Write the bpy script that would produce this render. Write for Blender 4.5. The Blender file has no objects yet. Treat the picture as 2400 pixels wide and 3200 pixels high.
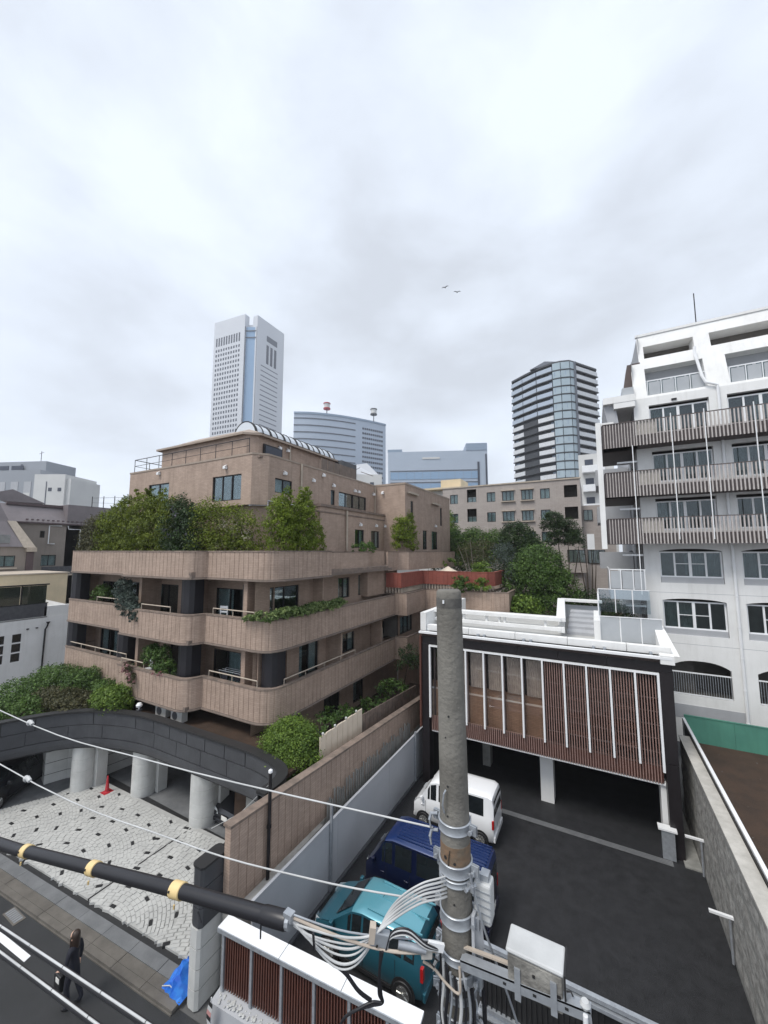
import bpy, math, random
import numpy as np
from mathutils import Vector, Matrix
rad=math.radians
S=bpy.context.scene; C=S.collection
# ---------------- camera, sky, sun, exposure ----------------
cam=bpy.data.cameras.new("camera"); cam.sensor_width=36; cam.sensor_fit='HORIZONTAL'; cam.lens=18.0
cam.clip_start=0.05; cam.clip_end=4000
co=bpy.data.objects.new("camera",cam); C.objects.link(co)
co.location=(0,0,11.3); co.rotation_euler=(rad(90)+math.atan(121/1200),0,rad(28.5)); S.camera=co
SUN_EL,SUN_AZ=rad(58),rad(205)
W=bpy.data.worlds.new("World"); S.world=W; W.use_nodes=True
nt=W.node_tree; N=nt.nodes; L=nt.links; N.clear()
def nd(t,**k):
    n=N.new(t)
    for a,b in k.items(): setattr(n,a,b)
    return n
out=nd('ShaderNodeOutputWorld'); bg=nd('ShaderNodeBackground'); bg.inputs[1].default_value=0.1
sky=nd('ShaderNodeTexSky',sky_type='NISHITA',sun_disc=False); sky.sun_elevation=SUN_EL; sky.sun_rotation=SUN_AZ; sky.dust_density=3
tc=nd('ShaderNodeTexCoord'); sep=nd('ShaderNodeSeparateXYZ'); L.new(tc.outputs['Generated'],sep.inputs[0])
zz=nd('ShaderNodeMath',operation='ADD'); L.new(sep.outputs[2],zz.inputs[0]); zz.inputs[1].default_value=0.28
zm=nd('ShaderNodeMath',operation='MAXIMUM'); L.new(zz.outputs[0],zm.inputs[0]); zm.inputs[1].default_value=0.05
dx=nd('ShaderNodeMath',operation='DIVIDE'); dy=nd('ShaderNodeMath',operation='DIVIDE')
L.new(sep.outputs[0],dx.inputs[0]); L.new(zm.outputs[0],dx.inputs[1]); L.new(sep.outputs[1],dy.inputs[0]); L.new(zm.outputs[0],dy.inputs[1])
cx=nd('ShaderNodeCombineXYZ'); L.new(dx.outputs[0],cx.inputs[0]); L.new(dy.outputs[0],cx.inputs[1])
cl=nd('ShaderNodeMapping'); cl.inputs['Scale'].default_value=(1,1,2.0); cl.inputs['Location'].default_value=(3.7,1.3,0.4); L.new(tc.outputs['Generated'],cl.inputs[0])
n1=nd('ShaderNodeTexNoise'); n1.inputs['Scale'].default_value=2.6; n1.inputs['Detail'].default_value=8; n1.inputs['Roughness'].default_value=0.58; n1.inputs['Distortion'].default_value=0.2
L.new(cl.outputs[0],n1.inputs['Vector'])
n2=nd('ShaderNodeTexNoise'); n2.inputs['Scale'].default_value=1.3; n2.inputs['Detail'].default_value=3; L.new(cl.outputs[0],n2.inputs['Vector'])
ad=nd('ShaderNodeMath',operation='ADD'); L.new(n1.outputs[0],ad.inputs[0]); L.new(n2.outputs[0],ad.inputs[1])
cr=nd('ShaderNodeValToRGB'); e=cr.color_ramp.elements; e[0].position=0.38; e[0].color=(0.415,0.445,0.492,1); e[1].position=0.60; e[1].color=(0.575,0.625,0.705,1)
m_=e=cr.color_ramp.elements.new(0.49); m_.color=(0.50,0.542,0.605,1)
hf=nd('ShaderNodeMath',operation='MULTIPLY'); hf.inputs[1].default_value=0.5; L.new(ad.outputs[0],hf.inputs[0]); L.new(hf.outputs[0],cr.inputs[0])
sc=nd('ShaderNodeVectorMath',operation='SCALE'); sc.inputs['Scale'].default_value=10.0; L.new(cr.outputs[0],sc.inputs[0])
mx=nd('ShaderNodeMix',data_type='RGBA'); mx.inputs[0].default_value=0.93
L.new(sky.outputs[0],mx.inputs[6]); L.new(sc.outputs[0],mx.inputs[7]); L.new(mx.outputs[2],bg.inputs[0]); L.new(bg.outputs[0],out.inputs[0])
sl=bpy.data.lights.new("sun",'SUN'); sl.energy=1.5; sl.angle=rad(22); sl.color=(1,0.96,0.9)
so=bpy.data.objects.new("sun",sl); C.objects.link(so)
# direction to the sun: to the left behind the camera, high
sd=Vector((math.sin(SUN_AZ)*math.cos(SUN_EL),math.cos(SUN_AZ)*math.cos(SUN_EL),math.sin(SUN_EL)))
so.rotation_euler=sd.to_track_quat('Z','Y').to_euler()
vs=S.view_settings; vs.view_transform='Standard'; vs.look='None'; vs.exposure=0.82; vs.gamma=1.0; vs.use_curve_mapping=False
S.render.engine='CYCLES'; S.cycles.max_bounces=6; S.cycles.transparent_max_bounces=12; S.cycles.use_denoising=True
# ---------------- materials ----------------
MT={}
def mat(name,col,rough=0.7,col2=None,scale=3.0,bump=0.0,bscale=None,metal=0.0,spec=0.5,detail=6,coat=0.0,streak=0.0,brick=None,vari=0.5,attr=False,trans=0.0,spread=(0.35,0.65)):
    if name in MT: return MT[name]
    m=bpy.data.materials.new(name); m.use_nodes=True; t=m.node_tree; n=t.nodes; l=t.links
    b=n['Principled BSDF']; b.inputs['Roughness'].default_value=rough; b.inputs['Metallic'].default_value=metal
    b.inputs['Specular IOR Level'].default_value=spec; b.inputs['Coat Weight'].default_value=coat
    b.inputs['Coat Roughness'].default_value=0.05
    c1=(*col,1); c2=(*(col2 or [x*0.8 for x in col]),1)
    g=n.new('ShaderNodeNewGeometry'); 
    if attr:
        a=n.new('ShaderNodeAttribute'); a.attribute_name='Col'
        mixn=n.new('ShaderNodeMix'); mixn.data_type='RGBA'; mixn.inputs[6].default_value=c1; mixn.inputs[7].default_value=c2
        l.new(a.outputs['Fac'],mixn.inputs[0]); cur=mixn.outputs[2]
    else:
        no=n.new('ShaderNodeTexNoise'); no.inputs['Scale'].default_value=scale; no.inputs['Detail'].default_value=detail; no.inputs['Roughness'].default_value=0.6
        l.new(g.outputs['Position'],no.inputs['Vector'])
        rr=n.new('ShaderNodeMapRange'); rr.inputs[1].default_value=spread[0]; rr.inputs[2].default_value=spread[1]; l.new(no.outputs[0],rr.inputs[0])
        mixn=n.new('ShaderNodeMix'); mixn.data_type='RGBA'; mixn.inputs[6].default_value=c1; mixn.inputs[7].default_value=c2
        l.new(rr.outputs[0],mixn.inputs[0]); cur=mixn.outputs[2]
    if streak>0:   # rain streaks and grime
        mp=n.new('ShaderNodeMapping'); mp.inputs['Scale'].default_value=(2.2,2.2,0.18); l.new(g.outputs['Position'],mp.inputs[0])
        ns=n.new('ShaderNodeTexNoise'); ns.inputs['Scale'].default_value=2.0; ns.inputs['Detail'].default_value=7; ns.inputs['Roughness'].default_value=0.65; l.new(mp.outputs[0],ns.inputs['Vector'])
        r2=n.new('ShaderNodeMapRange'); r2.inputs[1].default_value=0.5; r2.inputs[2].default_value=0.78; r2.inputs[4].default_value=streak; l.new(ns.outputs[0],r2.inputs[0])
        m2=n.new('ShaderNodeMix'); m2.data_type='RGBA'; l.new(r2.outputs[0],m2.inputs[0]); l.new(cur,m2.inputs[6]); m2.inputs[7].default_value=(col[0]*0.42,col[1]*0.4,col[2]*0.38,1); cur=m2.outputs[2]
    hb=None
    if brick:   # (tile width, tile height, tone of the joint)
        tw,th,jt=brick
        sp=n.new('ShaderNodeSeparateXYZ'); l.new(g.outputs['Position'],sp.inputs[0])
        sm=n.new('ShaderNodeMath'); sm.operation='ADD'; l.new(sp.outputs[0],sm.inputs[0]); l.new(sp.outputs[1],sm.inputs[1])
        cm=n.new('ShaderNodeCombineXYZ'); l.new(sm.outputs[0],cm.inputs[0]); l.new(sp.outputs[2],cm.inputs[1])
        bt=n.new('ShaderNodeTexBrick'); bt.inputs['Scale'].default_value=1.0; bt.inputs['Brick Width'].default_value=tw; bt.inputs['Row Height'].default_value=th
        bt.inputs['Mortar Size'].default_value=th*0.07; bt.inputs['Mortar Smooth'].default_value=0.3; bt.inputs['Bias'].default_value=0.0
        bt.inputs['Color1'].default_value=(1,1,1,1); bt.inputs['Color2'].default_value=(vari,vari,vari,1); bt.inputs['Mortar'].default_value=(jt,jt,jt,1)
        l.new(cm.outputs[0],bt.inputs['Vector'])
        m3=n.new('ShaderNodeMix'); m3.data_type='RGBA'; m3.blend_type='MULTIPLY'; m3.inputs[0].default_value=1.0; l.new(cur,m3.inputs[6]); l.new(bt.outputs[0],m3.inputs[7]); cur=m3.outputs[2]
        hb=bt.outputs['Fac']
    l.new(cur,b.inputs['Base Color'])
    if bump>0:
        nb=n.new('ShaderNodeTexNoise'); nb.inputs['Scale'].default_value=bscale or scale*6; nb.inputs['Detail'].default_value=5; l.new(g.outputs['Position'],nb.inputs['Vector'])
        bp=n.new('ShaderNodeBump'); bp.inputs['Strength'].default_value=bump; bp.inputs['Distance'].default_value=0.02; l.new(nb.outputs[0],bp.inputs['Height']); l.new(bp.outputs[0],b.inputs['Normal'])
        if hb is None:
            r3=n.new('ShaderNodeMapRange'); r3.inputs[3].default_value=max(0.02,rough-0.12); r3.inputs[4].default_value=min(1,rough+0.12); l.new(nb.outputs[0],r3.inputs[0]); l.new(r3.outputs[0],b.inputs['Roughness'])
    if trans>0:   # leaves let some light through
        tr=n.new('ShaderNodeBsdfTranslucent'); l.new(cur,tr.inputs[0]); ms=n.new('ShaderNodeMixShader'); ms.inputs[0].default_value=trans
        l.new(b.outputs[0],ms.inputs[1]); l.new(tr.outputs[0],ms.inputs[2]); l.new(ms.outputs[0],n['Material Output'].inputs[0])
    MT[name]=m; return m
def glassmat(name,tint,refl=0.08,rough=0.02):
    m=bpy.data.materials.new(name); m.use_nodes=True; t=m.node_tree; n=t.nodes; l=t.links; n.remove(n['Principled BSDF'])
    tr=n.new('ShaderNodeBsdfTransparent'); tr.inputs[0].default_value=(*tint,1)
    gl=n.new('ShaderNodeBsdfGlossy'); gl.inputs['Roughness'].default_value=rough; gl.inputs[0].default_value=(0.9,0.95,1,1)
    lw=n.new('ShaderNodeLayerWeight'); lw.inputs[0].default_value=0.35
    mr=n.new('ShaderNodeMapRange'); mr.inputs[3].default_value=refl; mr.inputs[4].default_value=min(1,refl+0.45); l.new(lw.outputs['Fresnel'],mr.inputs[0])
    mi=n.new('ShaderNodeMixShader'); l.new(mr.outputs[0],mi.inputs[0]); l.new(tr.outputs[0],mi.inputs[1]); l.new(gl.outputs[0],mi.inputs[2]); l.new(mi.outputs[0],n['Material Output'].inputs[0])
    return m
M=dict(
 brown=mat('brown tile',(0.46,0.345,0.275),0.75,(0.385,0.287,0.228),1.3,0.25,30,brick=(0.24,0.075,0.62),vari=0.86,streak=0.5),
 brownwall=mat('brown wall tile',(0.42,0.308,0.24),0.75,(0.35,0.257,0.20),1.5,0.2,30,brick=(0.24,0.075,0.62),vari=0.86,streak=0.35),
 browncap=mat('weathered brown coping',(0.25,0.19,0.155),0.85,(0.14,0.11,0.09),3,0.3,20),
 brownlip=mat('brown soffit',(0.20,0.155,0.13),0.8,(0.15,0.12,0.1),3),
 roofbeige=mat('beige sheet roof',(0.36,0.29,0.235),0.6,(0.3,0.24,0.19),2),
 dark=mat('dark bronze aluminium',(0.025,0.023,0.025),0.35,metal=0.3),
 black=mat('black column tile',(0.018,0.017,0.022),0.45),
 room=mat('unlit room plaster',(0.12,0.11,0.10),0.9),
 sheer=mat('dim curtain behind glass',(0.10,0.115,0.11),0.9,(0.07,0.08,0.08),4),
 curtain=mat('grey curtain cloth',(0.55,0.56,0.56),0.9,(0.42,0.43,0.44),4),
 white=mat('white render',(0.80,0.80,0.79),0.75,(0.73,0.73,0.715),0.8,0.12,25,streak=0.2),
 whitepaint=mat('white painted metal',(0.82,0.83,0.84),0.35,(0.76,0.77,0.78),2),
 cream=mat('cream render',(0.68,0.56,0.38),0.8,(0.6,0.5,0.34),1,streak=0.1),
 asphalt=mat('wet looking asphalt',(0.027,0.028,0.031),0.6,(0.0125,0.013,0.015),2.6,1.0,70,spec=0.42,detail=9,spread=(0.3,0.7)),
 street=mat('street asphalt',(0.030,0.031,0.033),0.5,(0.019,0.02,0.021),0.9,0.6,90,detail=8),
 concrete=mat('grey concrete',(0.33,0.33,0.31),0.85,(0.22,0.22,0.205),1.6,0.4,22,streak=0.35),
 conclight=mat('pale concrete',(0.52,0.50,0.46),0.85,(0.40,0.385,0.35),2.2,0.4,24,streak=0.3),
 pole=mat('weathered pole concrete',(0.20,0.19,0.168),0.85,(0.115,0.108,0.095),2.4,0.5,30,streak=0.45,detail=9),
 greypaint=mat('light grey panel paint',(0.43,0.445,0.47),0.5,(0.39,0.405,0.43),1.0,streak=0.06),
 steel=mat('galvanised steel',(0.42,0.45,0.48),0.42,(0.33,0.35,0.38),9,0.1,40,metal=0.45),
 steeldark=mat('dark grey steel',(0.09,0.095,0.10),0.5,(0.06,0.06,0.07),4),
 ring=mat('charcoal canopy tile',(0.062,0.065,0.072),0.5,(0.048,0.05,0.056),1.6,0.15,20,streak=0.25),
 ringcap=mat('black coping',(0.02,0.02,0.021),0.6),
 pillar=mat('pale glazed tile',(0.55,0.555,0.54),0.5,(0.47,0.475,0.46),1.8,0.1,20,streak=0.25),
 sett=mat('pale granite sett',(0.49,0.49,0.47),0.8,(0.41,0.41,0.395),2.0,0.3,60,detail=8),
 settblack=mat('black granite sett',(0.015,0.015,0.016),0.6),
 mortar=mat('mortar bed',(0.42,0.42,0.405),0.9),
 maroon=mat('maroon louvre',(0.125,0.048,0.034),0.55,(0.095,0.038,0.028),3),
 maroonslat=mat('maroon slat',(0.32,0.205,0.175),0.5,(0.26,0.16,0.135),4),
 nearblack=mat('near black panel',(0.016,0.013,0.015),0.35,spec=0.5),
 slat=mat('brown grey slat',(0.50,0.46,0.44),0.6,(0.41,0.375,0.355),5),
 slatdark=mat('brown slat frame',(0.10,0.075,0.07),0.6),
 slatback=mat('plum tinted screen',(0.070,0.055,0.055),0.5),
 red=mat('red balcony tile',(0.30,0.085,0.062),0.7,(0.25,0.07,0.05),2,0.2,30,brick=(0.24,0.075,0.7),vari=0.88),
 roughconc=mat('rough board marked concrete',(0.42,0.41,0.385),0.9,(0.22,0.215,0.20),4.5,1.0,11,streak=0.6,detail=10,spread=(0.38,0.62)),
 greywall=mat('grey brown block wall',(0.43,0.385,0.355),0.85,(0.38,0.335,0.31),0.6,0.2,12,brick=(0.45,0.16,0.78),vari=0.92,streak=0.2),
 soil=mat('brown soil',(0.058,0.033,0.02),0.95,(0.036,0.022,0.014),1.5,0.9,30,detail=10),
 green=mat('green painted board',(0.075,0.24,0.175),0.6,(0.06,0.2,0.15),1.0,streak=0.3),
 blue=mat('blue plastic sheet',(0.015,0.10,0.52),0.35,(0.03,0.2,0.62),5),
 conered=mat('red cone plastic',(0.42,0.02,0.03),0.5),
 rubber=mat('black rubber',(0.012,0.012,0.013),0.6),
 blackpvc=mat('black cable sheath',(0.016,0.016,0.020),0.38),
 yellow=mat('pale yellow band',(0.74,0.56,0.27),0.45,(0.66,0.49,0.24),6),
 wirewhite=mat('white wire sheath',(0.55,0.56,0.56),0.5),
 wirebeige=mat('beige tape',(0.50,0.43,0.36),0.7),
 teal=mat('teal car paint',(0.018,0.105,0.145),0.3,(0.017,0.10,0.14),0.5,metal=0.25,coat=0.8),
 tealroof=mat('teal paint with sky sheen',(0.11,0.33,0.40),0.28,(0.105,0.32,0.39),0.5,metal=0.25,coat=0.8),  # paler copy of the teal, sky reflection painted into the roof colour
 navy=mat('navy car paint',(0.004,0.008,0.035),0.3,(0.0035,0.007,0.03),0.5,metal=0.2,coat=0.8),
 carwhite=mat('white car paint',(0.80,0.81,0.82),0.3,(0.79,0.80,0.81),0.5,coat=0.8),
 carblack=mat('black car paint',(0.010,0.011,0.015),0.3,coat=0.9),
 chrome=mat('bright alloy',(0.65,0.65,0.63),0.25,metal=0.9),
 lampclear=mat('lamp lens',(0.62,0.66,0.68),0.15,coat=1.0),
 lampred=mat('red lamp lens',(0.45,0.01,0.01),0.2,coat=1.0),
 bark=mat('bark',(0.085,0.065,0.05),0.9,(0.05,0.04,0.03),6,0.5,30),
 palebark=mat('pale bark',(0.24,0.22,0.19),0.9,(0.16,0.145,0.125),6),
 skin=mat('skin',(0.55,0.35,0.26),0.6,(0.5,0.31,0.23),5), hair=mat('dark brown hair',(0.035,0.02,0.013),0.5),
 suit=mat('dark navy suit cloth',(0.012,0.013,0.022),0.85), shirt=mat('white shirt cloth',(0.7,0.71,0.74),0.8),
 leather=mat('black leather',(0.010,0.010,0.011),0.45), paper=mat('white paper',(0.75,0.74,0.70),0.8),
 towerwhite=mat('pale tower stone',(0.56,0.58,0.61),0.7,(0.53,0.55,0.585),0.02),
 towerglass=mat('sky blue tower glass',(0.26,0.38,0.53),0.25,(0.24,0.36,0.51),0.03,spec=0.3),
 towerwin=mat('dark tinted window',(0.05,0.06,0.085),0.35), towerline=mat('grey metal joint',(0.12,0.135,0.165),0.7),
 bluewall=mat('pale blue curtain wall',(0.40,0.46,0.54),0.5,(0.37,0.43,0.51),0.03),
 bluewall2=mat('steel blue panel',(0.25,0.32,0.41),0.5,(0.235,0.305,0.395),0.03),
 balcwhite=mat('white balcony panel',(0.66,0.68,0.70),0.6), balcglass=mat('aqua balcony glass',(0.36,0.44,0.485),0.15,(0.32,0.40,0.445),0.4,spec=0.7),
 deepshade=mat('charcoal slab',(0.045,0.05,0.058),0.6), roofgrey=mat('mauve grey metal roof',(0.205,0.18,0.185),0.55,(0.17,0.15,0.155),1.0),
 roofdark=mat('dark roof edge',(0.10,0.07,0.072),0.6), taupe=mat('taupe render',(0.27,0.235,0.205),0.85,(0.235,0.205,0.178),0.8,streak=0.25),
 taupelight=mat('beige trim',(0.50,0.43,0.35),0.8), citygrey=mat('city ground',(0.14,0.14,0.135),0.9,(0.1,0.1,0.1),0.1),
 vault=mat('pale vault panel',(0.66,0.70,0.74),0.3,(0.6,0.65,0.7),1.0), deck=mat('pale roof deck',(0.47,0.47,0.455),0.8,(0.40,0.40,0.39),1.5),
 screenpale=mat('cream board',(0.78,0.68,0.55),0.7,(0.70,0.60,0.48),2,streak=0.15), netting=mat('thin grey mesh',(0.25,0.26,0.26),0.8),
 label=mat('printed mark',(0.02,0.02,0.02),0.8), lgrey=mat('mid grey render',(0.42,0.43,0.45),0.8,(0.38,0.39,0.41),1.0,streak=0.1),
 stone=mat('brown grey kerb stone',(0.135,0.123,0.107),0.8,(0.095,0.086,0.075),2.2,0.4,25), stonegrey=mat('grey kerb stone',(0.165,0.17,0.175),0.75,(0.12,0.125,0.13),2.2,0.3,25),
 towergrey=mat('distant grey wall',(0.30,0.32,0.35),0.8,(0.28,0.3,0.33),0.05), towerpale=mat('distant cream wall',(0.60,0.60,0.585),0.8,(0.55,0.55,0.54),0.2),
 gglass=glassmat('window glass',(0.78,0.85,0.85),0.03), lowglass=glassmat('reflection tinted glass',(0.92,0.87,0.83),0.015), fglass=glassmat('clear balustrade glass',(0.80,0.85,0.87),0.10), cglass=glassmat('car glass',(0.22,0.27,0.27),0.10),  # lowglass: brown tone of the reflected block put into the tint
 frosted=mat('frosted balustrade panel',(0.42,0.44,0.46),0.35,(0.37,0.39,0.41),1.2),
)
def leafm(n,a,b,t=0.25): return mat(n,a,0.55,b,attr=True,trans=t,spec=0.35)
LF=dict(hedge=leafm('olive hedge leaf',(0.065,0.095,0.011),(0.27,0.33,0.045),.35), dark=leafm('dark leaf',(0.018,0.038,0.014),(0.060,0.11,0.030)),
 mid=leafm('mid green leaf',(0.038,0.08,0.018),(0.14,0.24,0.05)), bright=leafm('bright leaf',(0.055,0.11,0.016),(0.22,0.32,0.05)),
 brownish=leafm('brown green leaf',(0.05,0.055,0.025),(0.14,0.13,0.06)), blueish=leafm('grey blue leaf',(0.04,0.06,0.05),(0.13,0.17,0.145)),
 pink=leafm('pink blossom',(0.30,0.13,0.14),(0.55,0.35,0.34)), lilac=leafm('lilac blossom',(0.16,0.15,0.20),(0.42,0.40,0.48)), cyp=leafm('yellow green spray',(0.09,0.14,0.012),(0.28,0.36,0.04),.35),
 dry=leafm('dry pale twig',(0.20,0.18,0.13),(0.36,0.33,0.25)), ivy=leafm('variegated ivy leaf',(0.045,0.09,0.02),(0.34,0.42,0.16)))
# ---------------- builders ----------------
WM={}
I4=Matrix.Identity(4)
def wmof(o): return WM.get(o.name,I4) if o else I4
def tag(o,label=None,cat=None,group=None,kind=None):
    if label: o['label']=label
    if cat: o['category']=cat
    if group: o['group']=group
    if kind: o['kind']=kind
    return o
def thing(name,label,cat,loc=(0,0,0),rot=0,group=None):
    o=bpy.data.objects.new(name,None); C.objects.link(o); o.location=loc; o.rotation_euler=(0,0,rot); o.empty_display_size=0.3
    WM[o.name]=Matrix.Translation(loc)@Matrix.Rotation(rot,4,'Z'); return tag(o,label,cat,group)
class MB:
    def __init__(s): s.v=[]; s.f=[]; s.m=[]
    def add(s,vs,fs,m=0):
        k=len(s.v); s.v+= [tuple(v) for v in vs]; s.f+=[tuple(i+k for i in f) for f in fs]; s.m+=[m]*len(fs); return s
    def box(s,x0,x1,y0,y1,z0,z1,m=0):
        return s.add([(x0,y0,z0),(x1,y0,z0),(x1,y1,z0),(x0,y1,z0),(x0,y0,z1),(x1,y0,z1),(x1,y1,z1),(x0,y1,z1)],
              [(0,3,2,1),(4,5,6,7),(0,1,5,4),(1,2,6,5),(2,3,7,6),(3,0,4,7)],m)
    def beam(s,a,b,w,h,m=0,up=(0,0,1)):   # box along a-b, width w sideways, height h
        a=Vector(a);b=Vector(b);d=(b-a).normalized();u=Vector(up);sd=d.cross(u)
        if sd.length<1e-4: sd=Vector((1,0,0))
        sd.normalize();u=sd.cross(d); q=[]
        for p in(a,b):
            for i,j in((-1,-1),(1,-1),(1,1),(-1,1)): q.append(p+sd*(i*w/2)+u*(j*h/2))
        return s.add(q,[(0,3,2,1),(4,5,6,7),(0,1,5,4),(1,2,6,5),(2,3,7,6),(3,0,4,7)],m)
    def prism(s,poly,z0,z1,m=0):
        n=len(poly); return s.add([(x,y,z0) for x,y in poly]+[(x,y,z1) for x,y in poly],[tuple(range(n-1,-1,-1)),tuple(range(n,2*n))]+[(i,(i+1)%n,n+(i+1)%n,n+i) for i in range(n)],m)
    def quad(s,*p,m=0): return s.add(p,[tuple(range(len(p)))],m)
    def tube(s,pts,r,n=8,m=0,caps=True):
        pts=[Vector(p) for p in pts]; R=r if hasattr(r,'__len__') else [r]*len(pts); k=[];ref=None
        for i,p in enumerate(pts):
            d=(pts[min(i+1,len(pts)-1)]-pts[max(i-1,0)]).normalized()
            if ref is None: ref=Vector((0,0,1)) if abs(d.z)<0.9 else Vector((1,0,0))
            a=d.cross(ref).normalized(); b=a.cross(d); ref=b
            for j in range(n):
                t=2*math.pi*j/n; k.append(p+(a*math.cos(t)+b*math.sin(t))*R[i])
        f=[(i*n+j,i*n+(j+1)%n,(i+1)*n+(j+1)%n,(i+1)*n+j) for i in range(len(pts)-1) for j in range(n)]
        if caps: f+=[tuple(range(n-1,-1,-1)),tuple((len(pts)-1)*n+j for j in range(n))]
        return s.add(k,f,m)
    def lathe(s,prof,c,n=24,m=0,axis='z'):
        k=[]
        for r,z in prof:
            for j in range(n):
                t=2*math.pi*j/n; a,b=r*math.cos(t),r*math.sin(t)
                k.append((c[0]+a,c[1]+b,c[2]+z) if axis=='z' else (c[0]+a,c[1]+z,c[2]+b))
        f=[(i*n+j,i*n+(j+1)%n,(i+1)*n+(j+1)%n,(i+1)*n+j) for i in range(len(prof)-1) for j in range(n)]
        f+=[tuple(range(n-1,-1,-1)),tuple((len(prof)-1)*n+j for j in range(n))]
        return s.add(k,f,m)
    def sweep(s,path,prof,m=0,flag=None,mod=None,closed=False,caps=True):
        # path: 2D points; prof: closed list of (offset outwards to the right of travel, z)
        P=[Vector((p[0],p[1])) for p in path]; n=len(P); q=len(prof); k=[]
        for i in range(n):
            a=P[i-1] if (i>0 or closed) else None; b=P[(i+1)%n] if (i<n-1 or closed) else None
            d1=(P[i]-a).normalized() if a is not None else None; d2=(b-P[i]).normalized() if b is not None else None
            d1=d1 or d2; d2=d2 or d1
            n1=Vector((d1.y,-d1.x)); n2=Vector((d2.y,-d2.x)); nn=(n1+n2)
            nn=nn/max(0.35,nn.length_squared/2) if nn.length>1e-5 else n1
            for j,(o,z) in enumerate(prof):
                oo=o+((mod[i] if mod else 0) if (flag and flag[j]) else 0)
                k.append((P[i].x+nn.x*oo,P[i].y+nn.y*oo,z))
        R=n if closed else n-1
        f=[(i*q+j,i*q+(j+1)%q,((i+1)%n)*q+(j+1)%q,((i+1)%n)*q+j) for i in range(R) for j in range(q)]
        if caps and not closed: f+=[tuple(range(q-1,-1,-1)),tuple((n-1)*q+j for j in range(q))]
        return s.add(k,f,m)
    def mesh(s,name,mats,smooth=False,angle=35):
        me=bpy.data.meshes.new(name); me.from_pydata([tuple(v) for v in s.v],[],s.f)
        for mm in (mats if isinstance(mats,(list,tuple)) else [mats]): me.materials.append(mm)
        if any(s.m): me.polygons.foreach_set('material_index',s.m)
        if smooth:
            me.polygons.foreach_set('use_smooth',[True]*len(s.f)); me.set_sharp_from_angle(angle=rad(angle))
        me.update(); return me
    def build(s,name,mats,parent=None,local=False,smooth=False,angle=35,bevel=0,fix=False,**tg):
        if parent is not None and not local:
            iv=wmof(parent).inverted(); s.v=[tuple(iv@Vector(v)) for v in s.v]
        me=s.mesh(name,mats,smooth,angle)
        if fix:
            import bmesh
            bm=bmesh.new(); bm.from_mesh(me); bmesh.ops.recalc_face_normals(bm,faces=bm.faces); bm.to_mesh(me); bm.free()
        o=bpy.data.objects.new(name,me); C.objects.link(o)
        if parent is not None: o.parent=parent
        WM[o.name]=wmof(parent)
        if bevel:
            b=o.modifiers.new('b','BEVEL'); b.width=bevel; b.segments=2; b.limit_method='ANGLE'
        return tag(o,**tg)
def inst(me,name,parent,loc,rz=0,scale=None,**tg):
    o=bpy.data.objects.new(name,me); C.objects.link(o); o.parent=parent
    mw=Matrix.Translation(loc)@Matrix.Rotation(rz,4,'Z')
    if scale: mw=mw@Matrix.Diagonal((*scale,1))
    o.matrix_basis=wmof(parent).inverted()@mw; WM[o.name]=mw; return tag(o,**tg)
def copy_thing(src,loc,rz,label):
    r=src.copy(); C.objects.link(r); r.location=loc; r.rotation_euler=(0,0,rz); r['label']=label
    WM[r.name]=Matrix.Translation(loc)@Matrix.Rotation(rz,4,'Z')
    for ch in src.children:
        c=ch.copy(); C.objects.link(c); c.parent=r
        for g in ch.children:
            d=g.copy(); C.objects.link(d); d.parent=c
    return r
def struct(name,mb,mats,**k):
    return mb.build(name,mats,kind='structure',**k)
def rounded(pts,r,n=6):
    # polyline with rounded inner corners; r per inner point
    out=[Vector(pts[0])]
    for i in range(1,len(pts)-1):
        p=Vector(pts[i]); rr=r[i-1] if hasattr(r,'__len__') else r
        if rr<=0: out.append(p); continue
        a=(Vector(pts[i-1])-p).normalized(); b=(Vector(pts[i+1])-p).normalized()
        for k in range(n+1):
            t=k/n; out.append((p+a*rr)*(1-t)**2+p*2*t*(1-t)+(p+b*rr)*t*t)
    out.append(Vector(pts[-1])); return out
def grooved(path,pitch,w=0.016,d=-0.018):
    # resample a polyline with little recessed joints at each pitch; returns points, depth
    P=[Vector((p[0],p[1])) for p in path]; acc=[0]
    for i in range(1,len(P)): acc.append(acc[-1]+(P[i]-P[i-1]).length)
    T=acc[-1]; ev=[(t,0.0) for t in acc]
    def near(t): return any(abs(t-a)<w*1.6 for a in acc)
    k=1
    while k*pitch<T-pitch*0.4:
        t=k*pitch
        if not near(t): ev+=[(t-w/2-0.006,0),(t-w/2,d),(t+w/2,d),(t+w/2+0.006,0)]
        k+=1
    ev.sort(); pts=[];mod=[]
    for t,dd in ev:
        i=0
        while i<len(acc)-2 and acc[i+1]<t: i+=1
        s=(t-acc[i])/max(1e-6,acc[i+1]-acc[i]); pts.append(P[i].lerp(P[i+1],min(1,max(0,s)))); mod.append(dd)
    return pts,mod
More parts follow.
